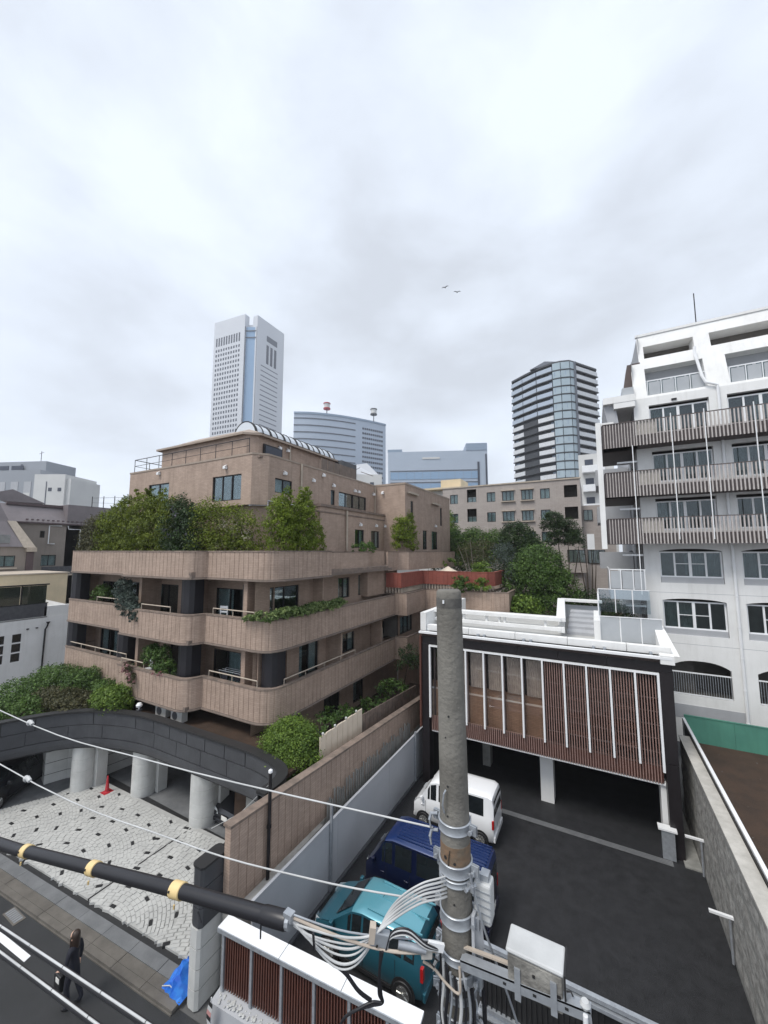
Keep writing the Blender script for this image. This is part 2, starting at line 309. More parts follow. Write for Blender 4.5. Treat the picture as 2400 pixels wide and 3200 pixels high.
# wall with real openings.  O origin (x,y), U unit along (2D), normal is to the right of U; openings (u0,u1,z0,z1)
def wall(mb,O,U,Ln,z0,z1,ops=(),depth=0.2,room=None,rm=1,th=None,lean=0.0,zl=0):
    O=Vector(O);U=Vector(U).normalized();Nn=Vector((U.y,-U.x))
    def P(u,z,d=0): 
        q=O+U*u-Nn*(d+lean*max(0,z-zl)); return (q.x,q.y,z)
    us=sorted({0,Ln,*[a for o in ops for a in o[:2] if 0<=a<=Ln]}); zs=sorted({z0,z1,*[a for o in ops for a in o[2:4] if z0<=a<=z1]})
    for i in range(len(us)-1):
        for j in range(len(zs)-1):
            uc,zc=(us[i]+us[i+1])/2,(zs[j]+zs[j+1])/2
            if any(o[0]<uc<o[1] and o[2]<zc<o[3] for o in ops): continue
            mb.quad(P(us[i],zs[j]),P(us[i+1],zs[j]),P(us[i+1],zs[j+1]),P(us[i],zs[j+1]))
    for o in ops:
        a,b,c,d=o[:4]; D=depth
        mb.quad(P(a,c),P(a,d),P(a,d,D),P(a,c,D)); mb.quad(P(b,d),P(b,c),P(b,c,D),P(b,d,D))
        mb.quad(P(a,d),P(b,d),P(b,d,D),P(a,d,D)); mb.quad(P(b,c),P(a,c),P(a,c,D),P(b,c,D))
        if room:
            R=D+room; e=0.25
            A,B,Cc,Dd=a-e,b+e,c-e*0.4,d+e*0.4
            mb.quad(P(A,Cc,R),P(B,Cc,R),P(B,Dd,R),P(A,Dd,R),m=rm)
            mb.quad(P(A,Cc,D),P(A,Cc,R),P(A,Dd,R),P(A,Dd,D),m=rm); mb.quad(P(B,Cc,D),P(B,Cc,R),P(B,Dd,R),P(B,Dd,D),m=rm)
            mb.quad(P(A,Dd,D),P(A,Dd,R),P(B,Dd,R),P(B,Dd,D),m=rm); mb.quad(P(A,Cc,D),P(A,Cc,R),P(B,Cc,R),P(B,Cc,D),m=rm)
    if th:   # a back face and top so that the wall has thickness
        if not ops: mb.quad(P(Ln,z0,th),P(0,z0,th),P(0,z1,th),P(Ln,z1,th))
        mb.quad(P(0,z1),P(Ln,z1),P(Ln,z1,th),P(0,z1,th))
WC={}
def window(parent,loc,rz,w,h,n=2,fm='dark',fw=0.05,cur=0,cm='curtain',sill=None,mid=None,name='window',glass='gglass',transom=None):
    # local: x along, front faces -y; loc is the lower left front corner
    key=(round(w,2),round(h,2),n,fm,fw,transom)
    if key not in WC:
        b=MB(); d=0.07
        b.box(0,w,0,d,0,fw).box(0,w,0,d,h-fw,h).box(0,fw,0,d,fw,h-fw).box(w-fw,w,0,d,fw,h-fw)
        pw=w/n
        for i in range(1,n):
            t=fw*(0.95 if (n==4 and i==2) else 0.6); b.box(i*pw-t,i*pw+t,0.005 if i%2 else -0.012,d,fw,h-fw)
        if transom:
            for i in range(n):
                if n<4 or i in(1,2): b.box(i*pw+fw*0.6,(i+1)*pw-fw*0.6,0.01,d,transom-0.018,transom+0.018)
        p=MB().box(fw*0.5,pw-fw*0.5,0.035,0.045,fw,h-fw)
        WC[key]=(b.mesh('window',M[fm]),p.mesh('pane',M[glass]),pw)
    fr,pn,pw=WC[key]; R=Matrix.Rotation(rz,3,'Z'); loc=Vector(loc)
    o=inst(fr,name,parent,loc,rz)
    for i in range(n): inst(pn,'pane',o,loc+R@Vector((i*pw,0,0)),rz)
    if cur:
        for s_,(a,bb) in enumerate([(0.03,0.30*w),(0.62*w,w-0.03)] if cur==2 else [(0.03,0.55*w)] if cur==1 else [(0.42*w,w-0.03)] if cur==3 else [(0.03,w-0.03)]):
            kk=('c',round(bb-a,2),round(h,2),cm)
            if kk not in WC:
                c=MB(); nn=max(4,int((bb-a)/0.06)); z0,z1=0.05,h-0.04
                for i in range(nn):
                    x0,x1=(bb-a)*i/nn,(bb-a)*(i+1)/nn; y0,y1=0.03*(i%2),0.03*((i+1)%2)
                    c.quad((x0,y0,z0),(x1,y1,z0),(x1,y1,z1),(x0,y0,z1))
                WC[kk]=c.mesh('curtain',M[cm])
            inst(WC[kk],'curtain',o,loc+R@Vector((a,0.12,0)),rz)
    if sill:
        ks=('s',round(w,2),sill)
        if ks not in WC: WC[ks]=MB().box(-0.04,w+0.04,-0.07,0.05,-0.06,0).mesh('sill',M[sill])
        inst(WC[ks],'sill',o,loc,rz)
    return o
def foliage(name,mat_,blobs,n,size,seed=1,parent=None,vert=0.0,clump=30,flat=0.0,spread=0.16,fill=0.25,col=None,up=0.3,**tg):
    # blobs: (cx,cy,cz,rx,ry,rz[,weight]); many small leaves in clumps through the crown volume
    r=np.random.default_rng(seed); B=np.array([list(b)+[b[3]*b[4]+b[4]*b[5]+b[3]*b[5]] if len(b)==6 else list(b) for b in blobs],float)
    p=B[:,6]/B[:,6].sum(); nc=max(4,n//clump); bi=r.choice(len(B),nc,p=p)
    d=r.normal(size=(nc,3)); d/=np.linalg.norm(d,axis=1)[:,None]; d[:,2]=np.where(d[:,2]<-0.55,-d[:,2],d[:,2])
    rr=np.where(r.random(nc)<fill,r.random(nc)**0.5*0.75,0.78+0.26*r.random(nc))[:,None]
    cc=B[bi,:3]+d*rr*B[bi,3:6]; sc_=B[bi,3:6].min(axis=1)
    k=r.integers(0,nc,n); g=r.normal(size=(n,3)); c=cc[k]+g*np.clip(sc_[k],0.15,1.2)[:,None]*spread*np.array([1,1,0.8])
    no=d[k]*0.7+r.normal(size=(n,3))*0.6+np.array([0,0,up]); no/=np.linalg.norm(no,axis=1)[:,None]
    t=np.cross(no,r.normal(size=(n,3))); t=t+vert*np.array([0,0,1.0])*np.sign(t[:,2:3]); t-=no*(t*no).sum(1)[:,None]; t/=np.linalg.norm(t,axis=1)[:,None]; b=np.cross(no,t)
    sz=(size*(0.6+0.8*r.random(n)))[:,None]; 
    v=np.empty((n,4,3)); v[:,0]=c-t*sz; v[:,1]=c+b*sz*0.5+no*sz*0.12; v[:,2]=c+t*sz; v[:,3]=c-b*sz*0.5+no*sz*0.12
    if parent is not None:
        iv=np.array(wmof(parent).inverted()); v=v@iv[:3,:3].T+iv[:3,3]
    me=bpy.data.meshes.new(name); me.vertices.add(n*4); me.vertices.foreach_set('co',v.reshape(-1))
    me.loops.add(n*4); me.loops.foreach_set('vertex_index',np.arange(n*4,dtype=np.int32)); me.polygons.add(n)
    me.polygons.foreach_set('loop_start',np.arange(0,n*4,4,dtype=np.int32)); me.update(calc_edges=True)
    tone=np.clip(0.35*r.random(n)+0.65*r.random(nc)[k],0,1)**1.5
    ca=me.color_attributes.new('Col','FLOAT_COLOR','POINT'); cl=np.ones((n*4,4)); cl[:,:3]=np.repeat(tone,4)[:,None]; ca.data.foreach_set('color',cl.reshape(-1))
    me.materials.append(mat_); o=bpy.data.objects.new(name,me); C.objects.link(o)
    if parent is not None: o.parent=parent
    WM[o.name]=wmof(parent); return tag(o,**tg)
def plant(name,label,cat,loc,blobs,n,size,lm,seed,stems=None,group=None,barkm='bark',extra=None,**k):
    t=thing(name,label,cat,loc,0,group); foliage('foliage' if cat!='tree' else 'crown',LF[lm],blobs,n,size,seed,t,**k)
    mb=MB(); r=random.Random(seed)
    for b in (stems or [bb[:3] for bb in blobs[:4]]):
        q=Vector(b); base=Vector(loc)+Vector((r.uniform(-.1,.1)+(q.x-loc[0])*0.35,(q.y-loc[1])*0.35,0)); m_=(base+q)/2+Vector((r.uniform(-.1,.1),r.uniform(-.1,.1),0))
        h=(q-base).length; mb.tube([base,m_,q],[0.02+h*0.012,0.015+h*0.008,0.01],6)
    mb.build('trunk' if cat=='tree' else 'stem',M[barkm],t)
    if extra:
        for nm,lmm,bl,nn,sz in extra: foliage(nm,LF[lmm],bl,nn,sz,seed+7,t,kind='stuff',**k)
    return t
# ================= ground and streets =================
struct('city_ground',MB().box(-900,900,-60,1400,-0.6,-0.03),M['citygrey'])
struct('parking_lot',MB().box(-8.3,2.9,7.6,26,-0.4,0.0),M['asphalt'])
struct('road',MB().box(-60,20,-8,6.15,-0.4,0.0),M['street'])
# ================= brown terraced apartment block =================
bb=thing('apartment_building','terraced brown tiled apartment building with rounded balcony bands and a hedge on its terrace','apartment building',(-20,13,1))
south=[(-29,16.5),(-29,12.0),(-22.05,12.0),(-22.0,11.5),(-16.4,11.5),(-16.25,12.25),(-12,12.25)]
def bandpath(ex,ey): return rounded(south+[(ex,ey)],[0.35,0,0,0.75,0,1.05])
inner=(-0.16)
def band(zb,zt,path,nm='balcony_band',groove=True):
    P,md=grooved(path,0.30) if groove else ([Vector(p) for p in path],None)
    mb=MB(); mb.sweep(P,[(0,zb+0.10),(0,zt-0.06),(inner,zt-0.06),(inner,zb+0.10)],flag=[1,1,0,0],mod=md)
    o=mb.build(nm,M['brown'],bb,fix=True)
    cp=MB().sweep(path,[(0.025,zt-0.06),(0.02,zt),(inner-0.02,zt),(inner-0.02,zt-0.06)],mod=None); cp.build('coping',M['browncap'],o,fix=True)
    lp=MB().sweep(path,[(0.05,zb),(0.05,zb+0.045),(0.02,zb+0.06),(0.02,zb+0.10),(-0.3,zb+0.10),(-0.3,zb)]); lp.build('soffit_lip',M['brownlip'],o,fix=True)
    return o
pl=bandpath(-12,23.6)
for zb,zt in ((4.05,5.5),(6.97,8.35)): band(zb,zt,pl)
band(9.95,11.3,rounded(south+[(-12,16.4)],[0.35,0,0,0.75,0,1.05])+[Vector((-12.55,16.4))])
def simple_band(path,zb,zt,m_='brown',nm='balcony_band',g=0.3):
    P,md=grooved(path,g); mb=MB(); mb.sweep(P,[(0,zb),(0,zt),(inner,zt),(inner,zb)],flag=[1,1,0,0],mod=md)
    o=mb.build(nm,M[m_],bb,fix=True); MB().sweep(path,[(0.02,zt),(0.02,zt+0.05),(inner-0.02,zt+0.05),(inner-0.02,zt)]).build('coping',M['browncap'] if m_=='brown' else M[m_],o,fix=True); return o
simple_band([(-12.55,16.45),(-12.55,21.1),(-13.3,21.1)],10.12,11.2,g=9)
simple_band([(-12.62,16.47),(-12.62,21.0)],9.98,10.1,g=9)
MB().box(-13.6,-12.72,21.25,23.5,8.4,11.27).build('stair_wall',M['brownwall'],bb)
# balcony slabs
sl_=[(-29,16.5),(-28.9,12.12),(-22,12.12),(-21.9,11.62),(-16.5,11.62),(-16.3,12.35),(-12.6,12.38),(-12.13,12.8),(-12.13,23.55),(-16,23.55),(-16,16.5)]
mb=MB()
for z in (4.1,7.02,10.0): mb.prism(sl_,z,z+0.16)
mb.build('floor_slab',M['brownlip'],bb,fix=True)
# recessed walls, south (y=13.6) and east (x=-13.2)
X0=-29
ops=[]; wins=[]
def so_(a,b,z0,z1,n=2,cur=2): ops.append((a-X0,b-X0,z0,z1)); wins.append((a,b,z0,z1,n,cur))
so_(-28.2,-26.0,4.35,6.35,2,2); so_(-24.9,-22.9,4.35,6.35,2,1); so_(-20.9,-19.0,4.35,6.3,2,0); so_(-17.3,-15.3,4.35,6.35,2,3)
so_(-28.4,-26.6,7.25,9.35,2,0); so_(-25.5,-23.6,7.25,9.4,2,0); so_(-22.4,-20.4,7.4,9.4,2,0); so_(-17.3,-15.3,7.25,9.4,2,1)
so_(-22.4,-20.6,2.35,3.3,2,0); so_(-17.4,-16.3,2.25,3.25,2,3); so_(-15.6,-14.0,2.2,3.3,2,2)
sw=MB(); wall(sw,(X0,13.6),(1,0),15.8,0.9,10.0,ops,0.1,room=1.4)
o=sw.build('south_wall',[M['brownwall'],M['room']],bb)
for a,b,z0,z1,n,cur in wins: window(o if False else bb,(a,13.66,z0),0,b-a,z1-z0,n,cur=cur)
# pilasters and recess returns on the wall behind the balconies
mb=MB()
for x in (-22.1,-18.0,-13.9): MB().box(x-0.12,x+0.12,12.5,13.62,4.2,9.95).build('party_wall',M['brownwall'],bb)
MB().box(-29.0,-28.85,12.3,16.4,0.9,9.95).build('party_wall',M['brownwall'],bb)
# vertical panel joints of the ground floor wall
for x in (-20.3,-17.8,-15.9,-13.7): MB().box(x,x+0.35,13.52,13.6,0.9,4.05).build('pilaster',M['brownwall'],bb)
Y0=12.4; ops=[]; wins=[]
def ea(a,b,z0,z1,n=2,cur=2): ops.append((a-Y0,b-Y0,z0,z1)); wins.append((a,b,z0,z1,n,cur))
ea(15.4,16.95,4.95,6.55,2,2); ea(19.1,20.5,5.3,6.4,2,2); ea(23.1,25.4,5.2,6.4,2,0)
ea(13.3,15.3,7.3,9.6,2,0); ea(18.7,19.9,8.5,9.7,2,2); ea(20.9,22.4,8.5,9.75,2,2)
ea(14.4,15.6,2.0,3.6,2,3); ea(17.5,19.0,1.9,3.5,2,0); ea(20.4,21.6,2.1,3.3,2,1)
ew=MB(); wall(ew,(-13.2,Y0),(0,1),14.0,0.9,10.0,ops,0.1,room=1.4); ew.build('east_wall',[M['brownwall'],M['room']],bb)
for a,b,z0,z1,n,cur in wins: window(bb,(-13.26,a,z0),rad(90),b-a,z1-z0,n,cur=cur)
for q_ in ((-13.2,-12.55,16.4,16.52,7.2,10),(-13.2,-12.2,17.6,17.75,4.2,7),(-13.15,-12.4,22.4,22.6,4.2,7)): MB().box(*q_).build('party_wall',M['brownwall'],bb)
mb=MB(); 
for y in (12.6,13.6,14.4): MB().box(-13.14,-13.08,y,y+0.25,4.2,6.95).build('panel_rib',M['brownwall'],bb)
# black tiled columns with rounded nose
for x,y,z0,z1 in ((-29.3+0.6,12.35,4.2,6.97),(-28.7,12.35,7.1,9.95),(-23.2,12.4,4.2,6.97),(-17.3,12.1,4.2,6.97),(-17.3,12.1,7.1,9.95),(-12.62,12.85,4.2,6.97),(-13.9,13.2,7.1,9.95)):
    MB().prism([(x-0.42,y+0.5),(x-0.42,y),(x-0.30,y-0.2),(x,y-0.28),(x+0.30,y-0.2),(x+0.42,y),(x+0.42,y+0.5)],z0,z1).build('column',M['black'],bb,fix=True)
# balcony hand rails
def rail(pts,z,h=0.28):
    mb=MB(); mb.tube([(x,y,z) for x,y in pts],0.028,6)
    for i in range(len(pts)-1):
        a,b=Vector(pts[i]),Vector(pts[i+1]); nn=max(1,int((b-a).length/1.3))
        for k in range(nn+1):
            q=a.lerp(b,k/nn); mb.tube([(q.x,q.y,z-h),(q.x,q.y,z)],0.018,5)
    mb.build('handrail',M['taupelight'],bb)
rail([(-28.8,12.15),(-22.4,12.15)],5.75,0.3); rail([(-21.9,11.65),(-19.9,11.65)],5.75,0.3); rail([(-16.0,12.4),(-12.9,12.4)],5.75,0.3); rail([(-12.12,13.2),(-12.12,18.9)],5.72,0.3)
rail([(-25.8,12.15),(-23.6,12.15)],8.6,0.3); rail([(-20.4,11.65),(-18.0,11.65)],8.6,0.3); rail([(-15.9,12.4),(-13.2,12.4)],8.6,0.3)
# ---- terrace floor and upper storeys ----
MB().prism([(-28.9,12.15),(-22,12.15),(-21.9,11.6),(-16.5,11.6),(-16.3,12.4),(-12.7,12.4),(-12.15,13),(-12.15,23),(-16,27),(-28.9,27)],10.16,10.3).build('terrace_floor',M['browncap'],bb,fix=True)
up=[(-26.9,26),(-26.9,14.1),(-15.55,14.1),(-15.0,14.75),(-15.0,26.2),(-12.4,26.2),(-12.4,38)]
def upwall(seg,z0,z1,ops=(),wins=(),m_='brown'):
    a,b=Vector(seg[0]),Vector(seg[1]); U=(b-a); L_=U.length; U.normalize(); mb=MB()
    wall(mb,a,U,L_,z0,z1,[w[:4] for w in wins],0.12,room=1.2,th=0.22)
    mb.build('upper_wall',[M[m_],M['room']],bb)
    rz=math.atan2(U.y,U.x); Nn=Vector((U.y,-U.x))
    for w in wins:
        q=a+U*w[0]-Nn*0.05; window(bb,(q.x,q.y,w[2]),rz,w[1]-w[0],w[3]-w[2],w[4],cur=w[5])
sx=lambda x:x+26.9
upwall(((-26.9,14.1),(-15.55,14.1)),13.7,16.36,wins=[(sx(-24.7),sx(-22.6),14.0,15.45,2,2),(sx(-18.6),sx(-16.3),14.0,15.4,3,0)])
upwall(((-26.2,14.4),(-15.75,14.4)),10.3,13.7,wins=[(sx(-24.9),sx(-23),10.9,13,2,0)],m_='brownwall')
upwall(((-15.55,14.1),(-15.0,14.75)),13.7,16.36); upwall(((-15.75,14.4),(-15.2,15.0)),10.3,13.7,m_='brownwall')
sy=lambda y:y-14.75
upwall(((-15.0,14.75),(-15.0,26.2)),13.95,16.4,wins=[(sy(15.25),sy(16.6),14.45,15.25,2,1),(sy(20.3),sy(20.75),14.3,15.3,1,0),(sy(21.2),sy(24.8),14.3,15.3,4,0)])
sy=lambda y:y-15.0
upwall(((-15.2,15.0),(-15.2,26.2)),10.3,13.95,wins=[(sy(24.0),sy(25.4),11.5,12.85,2,2)],m_='brownwall')
upwall(((-26.9,24),(-26.9,14.1)),13.7,16.36); upwall(((-26.2,24),(-26.2,14.4)),10.3,13.7,m_='brownwall')
# lower terrace wall of the east side: plain wall with two windows and a ledge
sy=lambda y:y-18.2
upwall(((-14.2,18.2),(-14.2,26.6)),11.2,13.95,wins=[(sy(22.0),sy(23.2),11.5,12.75,2,2),(sy(24.2),sy(25.4),11.5,12.75,2,2)],m_='brown')
upwall(((-15.1,18.2),(-14.2,18.2)),11.2,13.95)
MB().box(-14.98,-14.1,18.1,26.5,13.95,14.1).box(-14.35,-14.16,16.0,26.4,13.6,13.68).build('ledge',M['browncap'],bb)
upwall(((-15.0,26.2),(-12.4,26.2)),10.3,16.5)
sy=lambda y:y-26.2
upwall(((-12.4,26.2),(-12.4,36.5)),10.3,16.5,wins=[(sy(27.2),sy(27.7),13.4,15.2,1,0),(sy(33.8),sy(34.3),13.6,15.3,1,0),(sy(29.6),sy(30.5),11.4,13.0,2,2),(sy(31.6),sy(33.0),11.4,13.0,2,1)])
MB().box(-12.38,-12.2,26.6,28.4,15.7,15.85).box(-12.38,-12.2,31.6,33.4,15.4,15.55).build('canopy',M['taupelight'],bb)
# penthouse with a sloping sheet roof
upwall(((-24.8,14.9),(-16.9,14.9)),16.3,17.9); upwall(((-16.9,14.9),(-16.5,15.4)),16.3,17.9)
upwall(((-16.5,15.4),(-16.5,23.0)),16.3,17.9,wins=[]); upwall(((-24.8,22),(-24.8,14.9)),16.3,17.9)
mb=MB(); mb.add([(-25.0,14.7,17.9),(-17.0,14.7,17.9),(-16.3,15.4,18.0),(-16.3,23,18.0),(-23.0,16.2,18.75),(-18.2,16.2,18.7),(-18.0,23,18.7),(-23.0,23,18.75),(-25.0,23,17.9)],
   [(0,1,5,4),(1,2,5),(2,3,6,5),(4,5,6,7),(0,4,7,8)]); mb.build('roof',M['roofbeige'],bb)
MB().sweep([(-25.0,22),(-25.0,14.7),(-17.0,14.7),(-16.3,15.4),(-16.3,23)],[(0.06,17.82),(0.06,17.94),(-0.1,17.96),(-0.1,17.84)]).build('eaves_trim',M['roofbeige'],bb,fix=True)
MB().sweep([(-26.9,24),(-26.9,14.1),(-15.55,14.1),(-15.0,14.75),(-15.0,26.2),(-12.4,26.2),(-12.4,36.5)],[(0.03,16.36),(0.03,16.46),(-0.25,16.46),(-0.25,16.36)]).build('coping',M['roofbeige'],bb,fix=True)
MB().box(-26.6,-15.2,14.3,26,16.2,16.3).box(-15.2,-12.6,26.4,36,16.3,16.4).build('roof_deck',M['browncap'],bb)
MB().prism([(-26.98,14.0),(-26.5,13.98),(-26.2,14.3),(-26.6,14.6),(-26.98,14.6)],13.5,13.75).build('corbel',M['browncap'],bb,fix=True)
# roof terrace rail
mb=MB(); z=17.35
for a,b in (((-26.8,14.3),(-16.0,14.3)),((-26.8,14.3),(-26.8,22))):
    mb.tube([(*a,z),(*b,z)],0.025,5); mb.tube([(*a,z-0.42),(*b,z-0.42)],0.016,5)
    for k in range(9):
        q=Vector(a).lerp(Vector(b),k/8); mb.tube([(q.x,q.y,16.4),(q.x,q.y,z)],0.02,5)
mb.build('roof_railing',M['dark'],bb)
mb=MB(); mb.tube([(-15.1,24.2,17.2),(-15.1,26.0,17.2)],0.025,5)
for y in (19.6,20.3,21,21.7,22.4,23.1): mb.box(-15.3,-15.26,y,y+0.62,16.4,17.3)
mb.build('roof_screen',M['brownlip'],bb)
MB().box(-17.3,-15.9,22.8,24.8,16.4,17.9).build('plant_room',M['steeldark'],bb)
# dark triangular roof light in the penthouse corner
MB().box(-16.46,-16.38,15.7,17.2,16.5,17.45).build('roof_window',M['dark'],bb)
MB().box(-16.37,-16.33,15.8,17.1,16.6,17.35).build('window_pane',M['towerwin'],bb)
# vaulted skylight on the roof
sk=MB(); A=[]
for i in range(13):
    t=math.pi*i/12; A.append((-19.5-0.98*math.cos(t),18.65+0.98*math.sin(t)))
y0,y1=17.0,25.5
for i in range(12): sk.quad((A[i][0],y0,A[i][1]),(A[i+1][0],y0,A[i+1][1]),(A[i+1][0],y1,A[i+1][1]),(A[i][0],y1,A[i][1]))
sk.quad(*[(a,y0+0.01,b) for a,b in A]); o=sk.build('vaulted_skylight',M['vault'],bb,smooth=True,angle=50)
k=0
y=y0
while y<y1+0.1:
    w=0.16 if k%2==0 else 0.05; r=MB()
    for i in range(12):
        for (ra,rb) in ((1.05,1.09),):
            def q(i,R,yy): t=math.pi*i/12; return (-19.5-(R-.07)*math.cos(t),yy,18.65+(R-0.07)*math.sin(t))
            r.quad(q(i,1.1,y),q(i+1,1.1,y),q(i+1,1.1,y+w),q(i,1.1,y+w)); r.quad(q(i,1.03,y),q(i+1,1.03,y),q(i+1,1.1,y),q(i,1.1,y))
    r.build('rib',M['ringcap'],o); y+=0.65; k+=1
# wall lamps / vents, pipes
lampm=MB().box(-0.09,0.09,-0.16,0,0,0.14).add([(-0.09,-0.16,0.14),(0.09,-0.16,0.14),(0.09,0,0.24),(-0.09,0,0.24)],[(0,1,2,3)]).mesh('vent_hood',M['whitepaint'])
for x,y,z,r in ((-23.6,14.08,16.0,0),(-17.5,14.08,15.75,0),(-14.97,15.9,15.5,90),(-14.97,18.4,15.5,90),(-14.97,20.5,15.5,90),(-14.97,23.1,15.5,90),(-14.97,23.6,15.5,90),(-14.97,25.8,15.6,90),
    (-14.3,26.17,15.7,0),(-14.17,22.6,13.0,90),(-14.17,24.8,13.05,90),(-14.17,26.2,13.1,90),(-16.47,17.0,17.4,90),(-16.47,17.7,17.4,90),(-14.97,19.4,16.0,90),(-12.37,32.4,13.4,90)):
    inst(lampm,'vent_hood',bb,(x,y,z),rad(r))
MB().tube([(-15.0+0.08,17.3,14.2),(-15.0+0.08,17.3,16.4)],0.05,8).tube([(-14.1,20.9,11.3),(-14.1,20.9,13.9)],0.06,8).tube([(-14.92,26.0,14.1),(-14.92,26.0,16.3)],0.04,8).tube([(-16.4,17.9,16.4),(-16.4,17.9,17.8)],0.04,8).build('downpipe',M['taupelight'],bb,smooth=True)
# ---- far wing, with the red terrace ----
simple_band([(-12.5,23.6),(-12.5,25.2),(-11.9,25.7),(-10.8,33)],9.9,11.2)
MB().prism([(-15,23.7),(-12.6,23.7),(-12.6,25.2),(-12,25.8),(-11.5,33),(-15,33)],9.9,10.3).build('floor_slab',M['brownlip'],bb,fix=True)
rp=[(-12.6,23.5),(-11.45,23.5),(-11.45,27.3),(-6.66,27.3),(-6.2,27.9),(-6.2,33)]
simple_band(rp,8.82,9.75,'red','red_terrace_wall')
rp2=[(x+0.02,y-0.02) for x,y in rp]
mb=MB()
for i in range(len(rp)-2):
    a,b=Vector(rp[i]),Vector(rp[i+1]); nn=int((b-a).length/0.22)
    for k in range(nn):
        q=a.lerp(b,(k+0.5)/nn); mb.box(q.x-0.03-0.1,q.x+0.03-0.1,q.y-0.03+0.1,q.y+0.03+0.1,8.45,8.84)
mb.build('terrace_balusters',M['taupelight'],bb,kind='stuff')
MB().prism([(-13,23.7),(-11.65,23.7),(-11.65,27.5),(-6.9,27.5),(-6.4,28),(-6.4,33),(-13,33)],8.35,8.5).build('terrace_floor',M['browncap'],bb,fix=True)
simple_band([(-12.0,23.62),(-11.1,23.62),(-11.1,26.9),(-6.1,26.9),(-5.2,27.4),(-5.2,34)],7.0,8.42)
simple_band([(-12.0,23.66),(-11.1,23.66),(-11.1,26.95),(-7,26.95)],4.1,5.55)
ew=MB(); wall(ew,(-12.0,24.1),(0,1),4,0.9,8.3,[(0.3,2.4,5.5,6.7)],0.1,room=1); wall(ew,(-12,27.6),(1,0),6.7,0.9,8.4,[(0.6,2.6,5.4,6.8),(3.2,4.4,5.6,6.8)],0.1,room=1); wall(ew,(-5.3,27.6),(0,1),6,0.9,7.5,(),0.1)
ew.build('wing_wall',[M['brownwall'],M['room']],bb); window(bb,(-12.06,24.4,5.5),rad(90),2.1,1.2,3,cur=9); window(bb,(-11.4,27.65,5.4),0,2.0,1.4,2,cur=9); window(bb,(-8.8,27.65,5.6),0,1.2,1.2,2,cur=2)
MB().tube([(-12.85,23.4,4.3),(-12.85,23.4,6.1)],0.05).build('downpipe',M['taupelight'],bb)
# white chairs and things on the balconies
def chair(loc,rz,label):
    t=thing('chair',label,'chair',loc,rz)
    MB().box(-0.22,0.22,-0.22,0.22,0.40,0.44).build('seat',M['whitepaint'],t,local=True)
    b=MB().box(-0.22,-0.17,0.18,0.22,0.44,0.88).box(0.17,0.22,0.18,0.22,0.44,0.88).box(-0.17,0.17,0.18,0.22,0.76,0.88).box(-0.17,0.17,0.18,0.22,0.56,0.64); b.build('backrest',M['whitepaint'],t,local=True)
    for a in(-0.2,0.2):
        for c in(-0.2,0.2): MB().box(a-0.02,a+0.02,c-0.02,c+0.02,0,0.4).build('leg',M['whitepaint'],t,local=True)
chair((-15.9,12.85,7.75),0.2,'white plastic chair behind the middle balcony band left of the ivy planter')
chair((-20.4,12.1,4.85),-0.3,'white plastic chair on the lower balcony beside the pink flowers')
t=thing('laundry_rack','metal laundry rack with dark cloths on the lower corner balcony','laundry rack',(-15,12.9,4.9))
mb=MB()
for x in (-15.7,-14.3): mb.tube([(x,12.7,4.4),(x,13.1,5.75)],0.015,5).tube([(x,13.1,4.4),(x,12.7,5.75)],0.015,5)
for y in (12.7,12.9,13.1): mb.tube([(-15.7,y,5.75),(-14.3,y,5.75)],0.012,5)
mb.build('frame',M['steel'],t)
MB().box(-15.5,-15.1,12.69,12.71,5.3,5.74).build('cloth',M['suit'],t); MB().box(-14.9,-14.5,12.89,12.91,5.35,5.74).build('cloth',M['suit'],t)
t=thing('garden_parasol','closed pale canvas parasol top rising behind the red terrace wall','parasol',(-10.4,30,8.5))
MB().lathe([(0.9,1.1),(0.5,1.28),(0.03,1.55)],(-10.4,30,8.5),8).build('canopy',M['screenpale'],t); MB().tube([(-10.4,30,8.5),(-10.4,30,10.02)],0.03).build('pole',M['whitepaint'],t)
# ---- planting on the building ----
plant('hedge','dense olive green hedge along the front edge of the brown terrace','hedge',(-21.5,13.1,10.3),[(-25.6,13.0,12.2,1.3,.7,2.1),(-24.3,13.1,12.6,1.2,.7,2.1),(-23.0,13.0,12.5,1.2,.75,2.2),(-21.6,13.0,12.4,1.2,.7,2.1),(-26.9,13.0,12.1,1.0,.65,1.7),(-25.2,13.0,14.1,.35,.3,.6),(-24.0,13,14.5,.3,.3,.6),(-22.7,13,14.5,.35,.3,.55),(-21.4,13,14.3,.3,.3,.55),(-26.3,13,13.6,.3,.3,.5),(-24.8,12.6,11.4,2.2,.45,.7),(-22.2,12.6,11.4,2.0,.45,.7),(-20.4,13.0,12.3,.9,.7,1.9)],30000,0.060,'hedge',3,vert=1.5,stems=[(-25,13,12),(-23.5,13,12),(-22,13,12)],clump=22,fill=0.3)
plant('shrub','loose brownish shrub at the left end of the terrace hedge','shrub',(-28.2,13,10.3),[(-28.4,13.1,12.0,1.2,.8,1.6),(-29.2,13.2,11.6,.8,.7,.9),(-27.9,13.2,12.7,.7,.6,1.0),(-28.3,12.7,11.4,1.3,.4,.6)],9500,0.055,'brownish',4,clump=14,spread=.2)
plant('shrub','lilac flowered shrub in the middle of the terrace planting','shrub',(-19.4,12.9,10.3),[(-19.6,12.9,12.3,1.1,.8,1.9),(-18.4,12.8,12.0,1.0,.8,1.7),(-19,12.6,11.4,1.4,.4,.6)],9500,0.06,'dark',5,clump=16,spread=.2,extra=[('blossom','lilac',[(-19.4,12.6,12.2,.9,.4,1.5)],420,0.055)])
